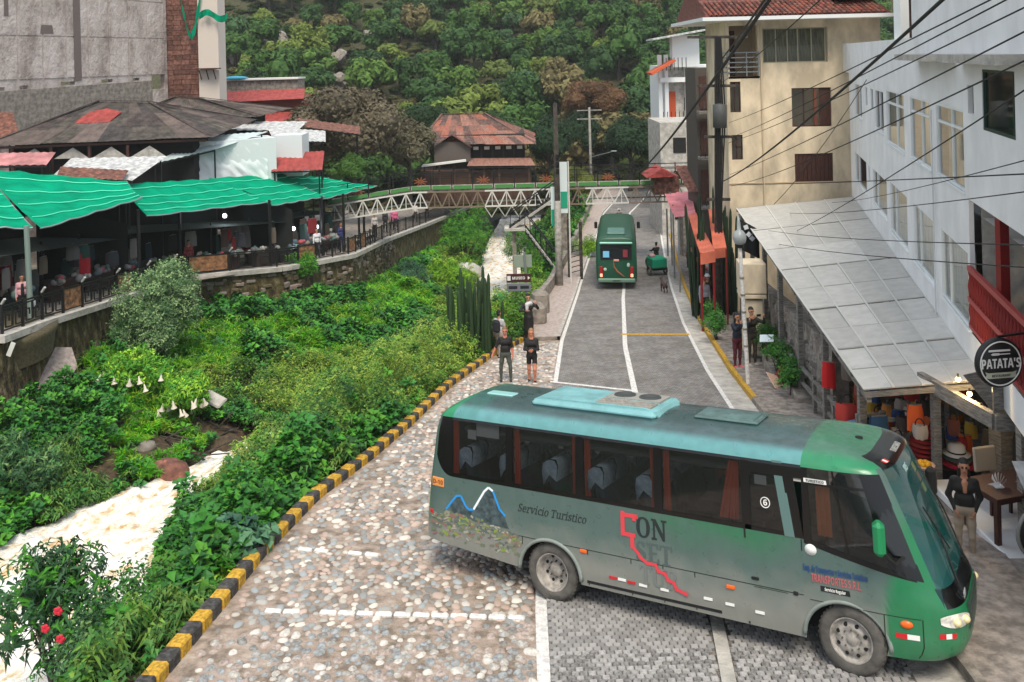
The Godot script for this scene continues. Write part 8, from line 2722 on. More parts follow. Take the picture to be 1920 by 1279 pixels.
	if c.has("bag"):
		var b = MB.new()
		var wr = hip + Vector3(0.34, -0.18, 0.1)
		b.bevel(wr + Vector3(0, -0.2, 0), Vector3(0.26, 0.3, 0.14), 0.05)
		b.poly([wr + Vector3(-0.08, -0.06, 0), wr + Vector3(0, 0.08, 0), wr + Vector3(0.08, -0.06, 0)], [0.012], 5)
		part("carrier_bag", b, flat(c.bag, 0.7), t)
	if c.has("phone"):
		var b = MB.new()
		b.bevel(neck + Vector3(0, 0.2, 0.42), Vector3(0.15, 0.075, 0.012), 0.004)
		part("phone", b, M.dark, t)
	return t
var hands := []
func people():
	var blk = L(22, 22, 26); var wht = L(196, 196, 200)
	var walk = {"thigh_l": Vector3(0.03, -1, 0.28), "shin_l": Vector3(0, -1, -0.10), "thigh_r": Vector3(-0.03, -1, -0.14), "shin_r": Vector3(0, -1, -0.36), "arm_l": Vector3(0.18, -1, -0.2), "arm_r": Vector3(-0.2, -1, 0.2)}
	figure("man in black printed T-shirt and grey trousers walking up the cobbled yard", P(-0.22, 28.3), 0.05, 1.64, {"top": blk, "legs": L(72, 78, 72), "short_sleeves": true, "skin": L(196, 124, 104), "hair": L(120, 90, 70), "shoe": L(34, 30, 30)}, {"thigh_l": Vector3(0.16, -1, 0.16), "thigh_r": Vector3(-0.14, -1, 0.0), "arm_r": Vector3(-0.5, -1, 0.1), "fore_r": Vector3(-0.5, -1, 0.1), "arm_l": Vector3(0.2, -1, 0.0)}, "", 0.020)
	figure("woman in black jacket and shorts with bare legs walking beside the man in black T-shirt", P(0.6, 28.1), -0.05, 1.6, {"top": blk, "legs": L(24, 24, 28), "bare_legs": true, "skin": L(200, 132, 106), "hair": L(140, 104, 72), "long": true}, {"thigh_l": Vector3(0.0, -1, 0.25), "shin_l": Vector3(0, -1, -0.2), "thigh_r": Vector3(-0.02, -1, -0.1), "shin_r": Vector3(0, -1, -0.25), "arm_l": Vector3(0.15, -1, 0.3), "fore_l": Vector3(-0.7, 0.1, 0.8), "arm_r": Vector3(-0.2, -1, 0.2), "fore_r": Vector3(0.6, 0.0, 0.8)}, "", 0.020)
	figure("person in long black coat with white scarf, arms raised, behind the woman in shorts", P(0.66, 35.0), 0.1, 1.78, {"top": blk, "legs": blk, "hair": blk, "skin": L(190, 140, 116), "extra": [[Vector3(-0.05, 1.42, 0.08), Vector3(0.08, 1.46, 0.08), 0.06, 0.06, wht], [Vector3(-0.06, 1.4, 0.1), Vector3(-0.07, 1.2, 0.13), 0.05, 0.04, wht], [Vector3(0, 0.9, 0), Vector3(0, 0.45, 0), 0.16, 0.17, blk]]}, {"arm_l": Vector3(0.5, -0.3, 0.7), "fore_l": Vector3(-0.3, 0.7, 0.5), "arm_r": Vector3(-0.5, -0.6, 0.5), "fore_r": Vector3(0.8, 0.1, 0.6)}, "", 0.022)
	figure("person in pale grey top with dark backpack just behind the man in black T-shirt", P(-0.45, 32.2), 2.6, 1.6, {"top": L(176, 176, 178), "legs": L(150, 140, 132), "hair": blk, "pack": C(30, 30, 36)}, walk, "", 0.024)
	figure("man in pale grey sweatshirt and red cap walking on the right pavement", P(8.2, 38.4, 0.13), 0.15, 1.72, {"top": L(150, 150, 158), "legs": L(52, 46, 44), "hat": C(150, 60, 60)}, walk, "", 0.022)
	figure("person with black umbrella hood and white cap behind the man in the red cap", P(8.55, 39.4, 0.13), 0.0, 1.75, {"top": blk, "legs": L(50, 48, 50), "hat": C(214, 214, 216), "pack": C(20, 20, 24)}, walk, "", 0.024)
	figure("woman in navy top and red leggings taking a photo by the lamp post", P(7.2, 29.0, 0.13), 0.5, 1.66, {"top": L(26, 32, 48), "legs": L(80, 24, 34), "shoe": L(210, 90, 100), "hair": blk, "long": true, "phone": 1}, {"arm_l": Vector3(0.35, -0.2, 0.9), "fore_l": Vector3(-0.3, 0.8, 0.5), "arm_r": Vector3(-0.35, -0.2, 0.9), "fore_r": Vector3(0.3, 0.8, 0.5)}, "", 0.020)
	figure("man in dark olive jacket taking a photo right of the lamp post", P(7.75, 29.3, 0.13), 0.3, 1.78, {"top": L(40, 34, 32), "legs": L(58, 50, 42), "shoe": L(170, 160, 150), "hair": blk, "phone": 1}, {"arm_l": Vector3(0.35, -0.2, 0.9), "fore_l": Vector3(-0.3, 0.8, 0.5), "arm_r": Vector3(-0.35, -0.2, 0.9), "fore_r": Vector3(0.3, 0.8, 0.5)}, "", 0.020)
	figure("woman with long dark hair in black jacket and beige trousers in front of the restaurant", Vector3(7.22, -0.42, -14.6), -0.35, 1.56, {"top": blk, "legs": L(150, 138, 122), "skin": L(170, 118, 92), "hair": L(20, 15, 14), "long": true, "extra": [[Vector3(0, 1.40, 0.085), Vector3(0, 1.24, 0.105), 0.035, 0.02, L(170, 118, 92)]]}, {"arm_l": Vector3(0.3, -1, -0.1), "fore_l": Vector3(-0.4, -0.9, 0.35), "arm_r": Vector3(-0.3, -1, -0.1), "fore_r": Vector3(0.4, -0.9, 0.35), "thigh_l": Vector3(0.02, -1, 0.18), "shin_l": Vector3(0.02, -1, -0.1)}, "", 0.014)
	figure("woman in pink jacket over black dress with white bag on the promenade's left end", PW(35.0, 0.06, 1.35), 0.6, 1.62, {"top": L(196, 150, 158), "legs": blk, "hair": blk, "bag": C(200, 200, 204), "extra": [[Vector3(0, 1.35, 0.08), Vector3(0, 1.0, 0.085), 0.05, 0.06, blk]]}, {"arm_l": Vector3(0.4, -1, 0.1), "fore_l": Vector3(0.3, -1, 0.2)}, "", 0.022)
	var far = [[57.6, 1.4, L(40, 44, 90), L(40, 50, 80), "person in blue standing on the promenade left of the bridge posts"], [59.0, 1.8, L(60, 60, 64), L(40, 40, 44), "person in grey beside the one in blue on the promenade"], [66.0, 1.2, L(180, 176, 172), L(44, 44, 52), "person in white top under the footbridge on the promenade"], [72.0, 1.2, L(196, 90, 130), L(60, 44, 70), "person in bright pink jacket walking beyond the footbridge"], [73.2, 1.7, L(170, 110, 140), L(36, 34, 40), "person in dull pink beside the bright pink jacket"], [70.5, 1.6, L(40, 40, 48), L(30, 30, 34), "person in dark clothes before the pink jackets on the promenade"], [80.0, 1.4, L(190, 184, 180), L(60, 56, 60), "person in white far along the promenade railing"], [84.0, 1.2, L(60, 56, 62), L(40, 40, 44), "person in dark clothes farthest along the promenade"], [47.5, 2.0, L(120, 40, 44), L(34, 34, 40), "shopper in dull red at the middle market stalls"], [53.5, 1.3, L(190, 190, 192), L(50, 50, 60), "shopper in white by the railing below the lit lamp"]]
	for q in far:
		figure(q[4], PW(q[0], 0.05, q[1]), 0.5, 1.68, {"top": q[2], "legs": q[3]}, walk, "", 0.034)
	figure("rider in white helmet sitting on the motorcycle beyond the bus", P(9.0, 74.0, 0.05), PI + 0.1, 1.7, {"top": L(50, 50, 60), "legs": L(40, 44, 60), "hat": C(214, 214, 216)}, {"thigh_l": Vector3(0.35, -0.35, 0.8), "shin_l": Vector3(0, -1, -0.1), "thigh_r": Vector3(-0.35, -0.35, 0.8), "shin_r": Vector3(0, -1, -0.1), "arm_l": Vector3(0.2, -0.6, 0.7), "fore_l": Vector3(0, -0.1, 1), "arm_r": Vector3(-0.2, -0.6, 0.7), "fore_r": Vector3(0, -0.1, 1)}, "", 0.034)
	figure("person in black steering the cargo tricycle", P(9.0, 55.7, 0.05), PI + 0.25, 1.66, {"top": blk, "legs": L(36, 36, 42)}, {"thigh_l": Vector3(0.25, -0.35, 0.8), "shin_l": Vector3(0, -1, -0.1), "thigh_r": Vector3(-0.25, -0.35, 0.8), "shin_r": Vector3(0, -1, -0.1), "arm_l": Vector3(0.2, -0.6, 0.7), "fore_l": Vector3(0, -0.1, 1), "arm_r": Vector3(-0.2, -0.6, 0.7), "fore_r": Vector3(0, -0.1, 1)}, "", 0.034)
	for q in [[49.0, L(110, 40, 44), "stall keeper in dull red under the far salmon awning"], [53.0, L(70, 60, 60), "person in brown under the pink awning"], [56.0, L(160, 150, 150), "person in pale top under the pink awning's far end"]]:
		figure(q[2], P(lut(ROAD_R, q[0]) + 0.7, q[0], 0.13), 0.2, 1.66, {"top": q[1], "legs": L(44, 42, 46)}, {}, "", 0.034)
func leaf(b: MB, base: Vector3, dir: Vector3, up: Vector3, ln: float, wd: float, droop: float, k: Color):
	var s = dir.cross(up).normalized() * wd * 0.5
	var m = base + dir * ln * 0.5 + up * ln * 0.10
	var tip = base + dir * ln - Vector3(0, droop * ln, 0)
	b.c(k)
	b.tri(base, m - s, m - up * wd * 0.12); b.tri(base, m - up * wd * 0.12, m + s)
	b.tri(m - s, tip, m - up * wd * 0.12); b.tri(m - up * wd * 0.12, tip, m + s)
func sprig(kind: String, sd: int) -> ArrayMesh:
	var b = MB.new()
	var r = RandomNumberGenerator.new()
	r.seed = sd
	var sets = {"broad": [8, 0.20, 0.115, 0.25], "small": [13, 0.085, 0.04, 0.1], "lance": [10, 0.20, 0.045, 0.55], "grass": [11, 0.55, 0.028, 0.35], "palm": [9, 0.75, 0.10, 0.5], "fine": [16, 0.10, 0.022, 0.2]}
	var q = sets[kind]
	for i in q[0]:
		var a = TAU * i / q[0] * 1.62 * 2 + r.randf_range(-0.4, 0.4)
		var rise = r.randf_range(0.0, 0.9) if kind != "grass" and kind != "palm" else r.randf_range(1.2, 3.0)
		var d = Vector3(cos(a), rise, sin(a)).normalized()
		var base = Vector3.ZERO
		if kind == "small" or kind == "fine": base = Vector3(r.randf_range(-0.10, 0.10), r.randf_range(-0.10, 0.14), r.randf_range(-0.10, 0.10))
		elif kind != "grass" and kind != "palm": base = Vector3(r.randf_range(-0.05, 0.05), 0.04 * i / q[0] * 4.0, r.randf_range(-0.05, 0.05))
		var up = d.cross(Vector3.UP).cross(d).normalized()
		if kind != "grass" and r.randf() < 0.5: up = (up + Vector3(r.randf_range(-0.6, 0.6), 0, r.randf_range(-0.6, 0.6))).normalized()
		var v = r.randf_range(0.78, 1.2)
		leaf(b, base, d, up, q[1] * r.randf_range(0.7, 1.2), q[2] * r.randf_range(0.8, 1.2), q[3], Color(v, v, v * 0.9))
	return b.done()
func turn_rand(r, tilt := 0.5) -> Basis:
	return Basis(Vector3.UP, r.randf() * TAU) * Basis(Vector3.RIGHT, r.randf_range(-tilt, tilt))
func leaf_mass(mesh: ArrayMesh, xs: Array, cols: Array) -> ArrayMesh:
	var a = mesh.surface_get_arrays(0)
	var pv: PackedVector3Array = a[Mesh.ARRAY_VERTEX]; var pn: PackedVector3Array = a[Mesh.ARRAY_NORMAL]; var pc: PackedColorArray = a[Mesh.ARRAY_COLOR]
	var pal = []
	for i in 12:
		var k = cols[i % cols.size()] * (0.78 + 0.04 * i)
		var c = PackedColorArray()
		for q in pc: c.append(Color(q.r * k.r, q.g * k.g, q.b * k.b))
		pal.append(c)
	var v = PackedVector3Array(); var n = PackedVector3Array(); var c = PackedColorArray()
	for i in xs.size():
		var x: Transform3D = xs[i]
		v.append_array(x * pv)
		n.append_array(Transform3D(x.basis.orthonormalized(), Vector3.ZERO) * pn)
		c.append_array(pal[(i * 7 + i / 5) % 12])
	if a[Mesh.ARRAY_INDEX] != null:
		var ix: PackedInt32Array = a[Mesh.ARRAY_INDEX]
		var all = PackedInt32Array()
		for i in xs.size():
			for q in ix: all.append(q + i * pv.size())
		a[Mesh.ARRAY_INDEX] = all
	a[Mesh.ARRAY_VERTEX] = v; a[Mesh.ARRAY_NORMAL] = n; a[Mesh.ARRAY_COLOR] = c
	for k in [Mesh.ARRAY_TANGENT, Mesh.ARRAY_TEX_UV, Mesh.ARRAY_TEX_UV2]: a[k] = null
	var m = ArrayMesh.new()
	m.add_surface_from_arrays(Mesh.PRIMITIVE_TRIANGLES, a)
	return m
func bush(called, label, cat, at: Vector3, rad: Vector3, kind: String, n: int, cols: Array, sd: int, size := 1.0, group := "", stems := 5) -> Node3D:
	var t = thing(called, label, cat, at, 0.0, group)
	var r = RandomNumberGenerator.new()
	r.seed = sd
	var lumps = []
	for i in 11:
		var d = Vector3(r.randf_range(-1, 1), r.randf_range(-0.7, 1), r.randf_range(-1, 1)).normalized() * r.randf_range(0.35, 0.68)
		lumps.append([d, r.randf_range(0.34, 0.52)])
	var xs = []
	for i in n:
		var l = lumps[r.randi() % lumps.size()]
		var d = Vector3(r.randfn(), r.randfn(), r.randfn()).normalized()
		var p = (l[0] + d * l[1] * pow(r.randf(), 0.35)) * rad + Vector3(0, rad.y * 1.05, 0)
		if p.y < 0.05: p.y = r.randf() * 0.3
		var lean = Basis(Quaternion(Vector3.UP, (d * Vector3(1, 0.5, 1) + Vector3(0, 0.9, 0)).normalized()))
		xs.append(Transform3D(lean * turn_rand(r, 0.6) * Basis.from_scale(Vector3.ONE * size * r.randf_range(0.7, 1.25)), p))
	part("foliage", leaf_mass(sprigs[kind][sd % 2], xs, cols), M.leaf, t)
	var b = MB.new()
	for i in stems:
		var e = (lumps[i % lumps.size()][0] * rad) + Vector3(0, rad.y * 1.05, 0)
		b.poly([Vector3(r.randf_range(-0.1, 0.1), -0.15, r.randf_range(-0.1, 0.1)), e * Vector3(0.4, 0.5, 0.4), e], [0.035 * rad.y, 0.025 * rad.y, 0.008], 5)
	part("stem", b, M.pole_dark, t)
	return t
var sprigs := {}
func gorge_plants():
	for k in ["broad", "small", "lance", "grass", "palm", "fine"]: sprigs[k] = [sprig(k, 3), sprig(k, 9)]
	var r = RandomNumberGenerator.new()
	r.seed = 404
	var zone = FastNoiseLite.new()
	zone.seed = 21; zone.frequency = 0.16; zone.fractal_octaves = 2
	var lump = FastNoiseLite.new()
	lump.seed = 31; lump.frequency = 0.55; lump.fractal_octaves = 3
	var g = {"broad": [[], []], "small": [[], []], "lance": [[], []], "grass": [[], []], "fine": [[], []]}
	var pal = {"broad": [L(49, 115, 35), L(65, 135, 40), L(44, 99, 44), L(88, 155, 47), L(60, 127, 56)], "small": [L(75, 121, 47), L(106, 149, 56), L(60, 105, 47), L(126, 163, 64)], "lance": [L(63, 113, 46), L(106, 143, 57), L(81, 127, 60)], "grass": [L(88, 171, 25), L(116, 191, 34), L(67, 143, 30), L(141, 183, 50)], "fine": [L(146, 177, 66), L(118, 161, 57), L(95, 141, 54), L(171, 191, 84)]}
	for i in 105000:
		var z = 9.5 + pow(r.randf(), 1.25) * 82.0
		var e = lut(PROM, z); var x = lerpf(e, lut(BANK_R, z) - 0.05, r.randf())
		var c = lut(RIVER, z)
		var y = bank(x, z)
		var over = y - GR(z)
		if over < -0.3: continue
		y = maxf(y, GR(z) - 0.05)
		if x < -16.2 and z > 27.5 and z < 36.0: continue
		var right = x > c
		if right and lut(BANK_R, z) - x < 0.28: continue
		if not right and z > 26.8 and z < 32.5 and x > c - 3.0 and x < c + 0.2 and zone.get_noise_2d(x * 4.0, z * 4.0) > -0.25: continue
		if right and z < 12.6 and x > -5.4 and r.randf() < 0.85: continue
		var h = 0.25 + 0.75 * clampf(0.5 + 1.3 * lump.get_noise_2d(x, z), 0, 1)
		h *= clampf(over * 0.8, 0.6, 1.3)
		if right: h *= lerpf(1.1, 1.5, smoothstep(18, 26, z))
		var ed = lut(BANK_R, z) - x
		if right and ed < 1.0: h *= 0.1 + 0.9 * ed
		var q = zone.get_noise_2d(x, z * 0.7)
		var kind = "broad"
		if right:
			if z > 25 and z < 50: kind = "fine" if q > -0.05 else "small"
			elif q > 0.18: kind = "small"
			elif q < -0.28: kind = "lance"
		else:
			if z > 40 and z < 60 and x < c - 4.0: kind = "grass" if q > -0.1 else "broad"
			elif z > 34 and x > c - 5.5: kind = "fine" if q > -0.12 else "small"
			elif q > 0.12 and over < 2.6: kind = "grass"
			elif q < -0.3: kind = "lance"
		if r.randf() < 0.12: kind = ["broad", "small", "grass", "lance"][r.randi() % 4]
		var s = r.randf_range(0.75, 1.35) * (1.0 if z < 30 else 1.0 + (z - 30) * 0.018)
		if kind == "small" or kind == "fine": s *= 1.35
		if kind == "grass": h *= 0.35; s *= 0.9
		var py = y + h * pow(r.randf(), 0.45)
		g[kind][0].append(Transform3D(turn_rand(r, 0.55) * Basis.from_scale(Vector3.ONE * s), Vector3(x, py, -z)))
		g[kind][1].append(pal[kind][r.randi() % pal[kind].size()] * r.randf_range(0.55, 1.08))
	var nm = {"broad": "broadleaf_undergrowth", "small": "small_leaved_undergrowth", "lance": "narrow_leaved_undergrowth", "grass": "tall_grass", "fine": "feathery_undergrowth"}
	for k in g:
		var o = many(nm[k], sprigs[k][0], M.leaf, g[k][0], g[k][1])
		tag(o, {"broad": "broad leaved green plants covering the banks of the stream", "small": "small leaved green plants on the stream banks", "lance": "narrow drooping leaved plants on the stream banks", "grass": "bright green tall grass below the promenade wall", "fine": "pale feathery green plants on the banks"}[k], "undergrowth")
	var dk = [L(58, 100, 61), L(75, 117, 72), L(48, 84, 55), L(107, 141, 85)]
	var mid = [L(70, 133, 44), L(93, 157, 50), L(55, 111, 40)]
	var yel = [L(121, 177, 46), L(148, 194, 56), L(100, 155, 44)]
	var blu = [L(68, 110, 85), L(85, 127, 96), L(53, 91, 72)]
	bush("round_bush", "large round grey green bush rising to the promenade railing", "bush", Vector3(-14.6, -4.3, -37.2), Vector3(1.95, 2.2, 1.8), "small", 3400, [L(96, 130, 88), L(120, 150, 104), L(80, 116, 76), L(140, 166, 120)], 1, 1.25)
	var wf = [[Vector3(-13.6, -4.6, -32.8), Vector3(1.25, 0.7, 1.0), "angel trumpet bush with hanging cream flowers left of the gap", 3], [Vector3(-11.6, -5.0, -32.0), Vector3(0.95, 0.65, 0.8), "smaller angel trumpet bush with cream flowers by the muddy gap", 4]]
	for q in wf:
		q[0].y = bank(q[0].x, -q[0].z) + 0.35
		var t = bush("angel_trumpet_bush", q[2], "bush", q[0], q[1], "lance", 520, yel + mid, q[3], 1.25)
		for i in 15:
			var a = r.randf() * TAU
			var b = MB.new().smooth()
			b.lathe([Vector2(0.11, -0.26), Vector2(0.05, -0.16), Vector2(0.02, 0.0), Vector2(0.0, 0.01)], Transform3D(Basis.from_euler(Vector3(r.randf_range(-0.4, 0.4), 0, r.randf_range(-0.4, 0.4))), Vector3(cos(a) * q[1].x * 0.85, q[1].y * r.randf_range(0.5, 1.3), sin(a) * q[1].z * 0.5 + q[1].z * 0.5)), 8)
			part("flower", b, M.cream, t)
	for q in [["leafy bush topping the wall below the railing's wooden panel", Vector3(-11.6, -4.3, -50.6), Vector3(1.0, 0.75, 0.7), "small", 700, mid, 5], ["dark blue green bush at the foot of the stone wall", Vector3(-11.4, -6.3, -49.6), Vector3(0.9, 0.75, 0.8), "small", 600, blu, 6], ["dark bush under the far promenade wall", Vector3(-6.5, -8.6, -62.0), Vector3(1.6, 1.5, 1.4), "small", 900, blu, 7], ["bright green bush in the middle of the far bank", Vector3(-4.2, -8.9, -62.5), Vector3(1.9, 1.5, 1.6), "grass", 420, yel, 8], ["tall green bush hiding the promenade's far end", Vector3(-3.6, -9.0, -75.0), Vector3(2.6, 2.6, 2.0), "small", 1500, mid, 9], ["green bush between stair and river beyond the bridge", Vector3(1.0, -8.0, -66.0), Vector3(2.0, 1.9, 1.6), "small", 1000, mid, 10], ["leafy bush beside the bridge stair foot", Vector3(1.5, -6.4, -53.0), Vector3(0.9, 1.3, 0.8), "small", 620, mid + yel, 11], ["bright green ferny bush under the brown direction sign", Vector3(-0.35, -3.6, -36.6), Vector3(0.75, 0.75, 0.7), "grass", 200, yel, 12], ["blue green broad bush leaning over the striped kerb", Vector3(-4.9, -0.75, -15.6), Vector3(0.75, 0.36, 0.6), "broad", 130, blu, 13], ["yellow green bush by the parapet behind the power pole", Vector3(5.2, -6.2, -62.0), Vector3(0.9, 0.9, 0.8), "small", 500, yel, 14], ["pale feathery tall bush in the middle of the near bank", Vector3(-3.6, -4.6, -31.5), Vector3(1.5, 1.5, 1.3), "fine", 1100, yel + [L(150, 150, 100)], 15], ["grey green bush at the foot of the cactus clump", Vector3(-2.3, -3.6, -31.0), Vector3(0.9, 0.7, 0.8), "fine", 500, dk, 16], ["thin leaved bush at the bottom left over the white water", Vector3(-7.8, -2.7, -15.2), Vector3(1.2, 1.3, 1.0), "lance", 260, dk + mid, 17], ["dense green bush beside the hibiscus at the bottom", Vector3(-6.4, -2.2, -15.0), Vector3(0.9, 0.85, 0.8), "small", 560, mid + dk, 18], ["dark drooping bush at the left edge above the white water", Vector3(-14.4, -4.6, -25.5), Vector3(1.7, 1.2, 1.3), "lance", 520, dk, 19]]:
		bush("bush", q[0], "bush", q[1], q[2], q[3], q[4], q[5], q[6], 1.15 if q[3] != "grass" else 1.3)
	var hb = bush("hibiscus_bush", "hibiscus bush with a few red flowers above the white water", "bush", Vector3(-6.6, -2.35, -14.2), Vector3(0.8, 0.95, 0.7), "small", 420, dk, 20, 1.1)
	for p in [Vector3(-0.55, 1.75, 0.5), Vector3(-0.3, 1.62, 0.55), Vector3(-0.4, 1.95, 0.4), Vector3(-0.25, 0.62, 1.0)]:
		var b = MB.new().smooth()
		for i in 5: b.ball(p + Vector3(cos(i * 1.257) * 0.036, sin(i * 1.257) * 0.036, 0.02), Vector3(0.04, 0.036, 0.02), 8)
		part("flower", b, flat(C(196, 24, 52), 0.6), hb)
	bush("palm_leaved_plant", "plant with long sword shaped leaves at the bottom edge beside the soil heap", "plant", Vector3(-5.75, -1.25, -12.6), Vector3(0.35, 0.4, 0.35), "palm", 9, [L(90, 140, 60), L(70, 124, 56)], 21, 0.9, "", 2)
	bush("palm_leaved_plant", "plant with upright strap leaves at the bottom left corner", "plant", Vector3(-6.75, -1.9, -12.4), Vector3(0.35, 0.4, 0.3), "palm", 8, [L(60, 120, 56)], 22, 0.8, "", 2)
	for q in [[7.95, 27.2, 0.45, 23, "potted shrubs in the planter left of the menu lectern"], [8.2, 29.6, 0.55, 24, "tall shrub in the planter behind the man in olive"], [7.7, 25.1, 0.4, 25, "low shrub beside the tipped clay pot"], [7.6, 33.8, 0.5, 26, "bright green round shrub left of the beige pillar"], [8.1, 36.6, 0.4, 27, "green plant with yellow tips by the salmon awning's post"]]:
		bush("planter_shrub", q[4], "shrub", P(q[0], q[1], 0.2), Vector3(q[2], q[2] * 1.2, q[2]), "small", 240, mid + dk, q[3], 0.9)
	for q in [[-5.15, 12.0, 0.5, 0.28, "heap of brown soil at the bottom end of the striped kerb", M.soil], [-12.2, 29.6, 0.5, 0.25, "grey boulder in the muddy gap", M.dirtconc], [-10.9, 28.4, 0.7, 0.45, "reddish brown boulder above the white water", M.rust], [-9.8, 30.8, 0.6, 0.5, "brown boulder on the broken bank", M.soil], [-3.4, 70.0, 1.3, 0.8, "grey boulder at the far stream bend", M.conc]]:
		var b = MB.new().smooth()
		b.ball(Vector3.ZERO, Vector3(q[2], q[3], q[2] * 0.8), 12)
		var o = solo("boulder" if q[5] != M.soil or q[1] > 20 else "soil_heap", b, q[5], q[4], "rock")
		o.position = Vector3(q[0], bank(q[0], q[1]) + q[3] * 0.35, -q[1])
	var slab = solo("pale_slab", MB.new(), M.conc, "pale concrete slab fragment lying at the top of the muddy gap", "rock")
	var sb = MB.new()
	sb.bevel(Vector3.ZERO, Vector3(1.1, 0.12, 0.5), 0.05)
	slab.mesh = sb.done(); slab.position = Vector3(-11.0, bank(-11.0, 33.0) + 0.75, -33.0); slab.rotation = Vector3(0.4, -0.5, -0.35)
	for i in 16:
		var z = r.randf_range(26.5, 33.5); var x = lut(RIVER, z) - r.randf_range(1.0, 4.0)
		var b = MB.new()
		b.poly([Vector3.ZERO, Vector3(r.randf_range(-0.6, 0.6), 0.3, 0.3), Vector3(r.randf_range(-1.1, 1.1), r.randf_range(0.1, 0.9), r.randf_range(-0.2, 0.5))], [0.05, 0.035, 0.02], 5)
		var o = solo("dead_branch", b, M.pole_dark, "bare grey branch caught in the muddy gap of the bank", "branch", "dead branches in the muddy gap")
		o.position = Vector3(x, bank(x, z) + 0.1, -z)
	var cactus = func(label, at: Vector3, n: int, hmin: float, hmax: float, w: float, k: Color, sd: int):
		var t = thing("column_cactus", label, "cactus", at)
		var q = RandomNumberGenerator.new()
		q.seed = sd
		for i in n:
			var x = q.randf_range(-w, w); var z = q.randf_range(-w * 0.6, w * 0.6)
			var h = q.randf_range(hmin, hmax)
			var b = MB.new().smooth()
			b.c(k * q.randf_range(0.75, 1.2))
			var prof = [[0.0, 0.8], [0.15, 1.0], [0.9, 1.0], [0.97, 0.75], [1.0, 0.2]]
			var rings = []
			var rd = q.randf_range(0.05, 0.08)
			var lx = q.randf_range(-0.06, 0.06) * h
			for p in prof:
				var ring = []
				for j in 12: ring.append(Vector3(x + lx * p[0] + cos(TAU * j / 12.0) * rd * p[1] * (1.0 if j % 2 else 0.7), p[0] * h, z + sin(TAU * j / 12.0) * rd * p[1] * (1.0 if j % 2 else 0.7)))
				rings.append(ring)
			for a in prof.size() - 1:
				for j in 12:
					b.quad(rings[a][(j + 1) % 12], rings[a][j], rings[a + 1][j], rings[a + 1][(j + 1) % 12])
			part("column", b, M.vc, t)
	cactus.call("clump of tall green column cacti beside the striped kerb", Vector3(-1.35, -3.1, -32.6), 46, 1.0, 3.5, 1.0, L(40, 66, 34), 1)
	cactus.call("tall dark column cacti behind the salmon parasol", Vector3(8.95, -3.75, -39.9), 40, 2.0, 5.9, 0.95, L(26, 50, 28), 2)
func hill(x: float, z: float) -> float:
	var t = maxf(0.0, z - 103.0)
	var s = 0.40 - 0.10 * smoothstep(5.0, 45.0, x) + 0.06 * smoothstep(-15.0, -50.0, x)
	return -9.5 + t * s + 3.5 * fnoise.get_noise_2d(x * 0.22, z * 0.22) * clampf(t / 15.0, 0, 1) + 55.0 * smoothstep(190, 330, z)
func crown(rad: float, tall: float, n: int, size: float, sd: int) -> ArrayMesh:
	var b = MB.new()
	var r = RandomNumberGenerator.new()
	r.seed = sd
	var lumps = []
	for i in 13:
		var d = Vector3(r.randf_range(-1, 1), r.randf_range(-0.45, 1), r.randf_range(-1, 1)).normalized() * r.randf_range(0.45, 0.72)
		lumps.append([d, r.randf_range(0.26, 0.42), r.randf_range(0.62, 1.3)])
	for l in lumps:
		b.c(Color(0.75, 0.75, 0.75) * l[2])
		b.ball(l[0] * Vector3(rad, tall, rad) + Vector3(0, tall, 0), Vector3(rad, tall, rad) * l[1] * 0.8, 6)
	for i in n:
		var l = lumps[r.randi() % lumps.size()]
		var d = Vector3(r.randfn(), r.randfn() + 0.35, r.randfn()).normalized()
		var p = (l[0] + d * l[1] * r.randf_range(0.8, 1.08)) * Vector3(rad, tall, rad) + Vector3(0, tall, 0)
		var nn = (d + Vector3(r.randf_range(-0.7, 0.7), r.randf_range(-0.3, 0.9), r.randf_range(-0.7, 0.7))).normalized()
		var u = nn.cross(Vector3(r.randf_range(-1, 1), r.randf_range(-1, 1), r.randf_range(-1, 1))).normalized()
		var v = nn.cross(u)
		var s = size * r.randf_range(0.6, 1.3)
		var k = l[2] * r.randf_range(0.72, 1.28)
		b.c(Color(k, k, k * 0.95))
		b.tri(p + u * s, p + v * s * 0.5 - u * s * 0.2, p - v * s * 0.5 - u * s * 0.1)
		b.tri(p - u * s * 0.9, p - v * s * 0.45 + nn * s * 0.3, p + v * s * 0.5)
	return b.done()
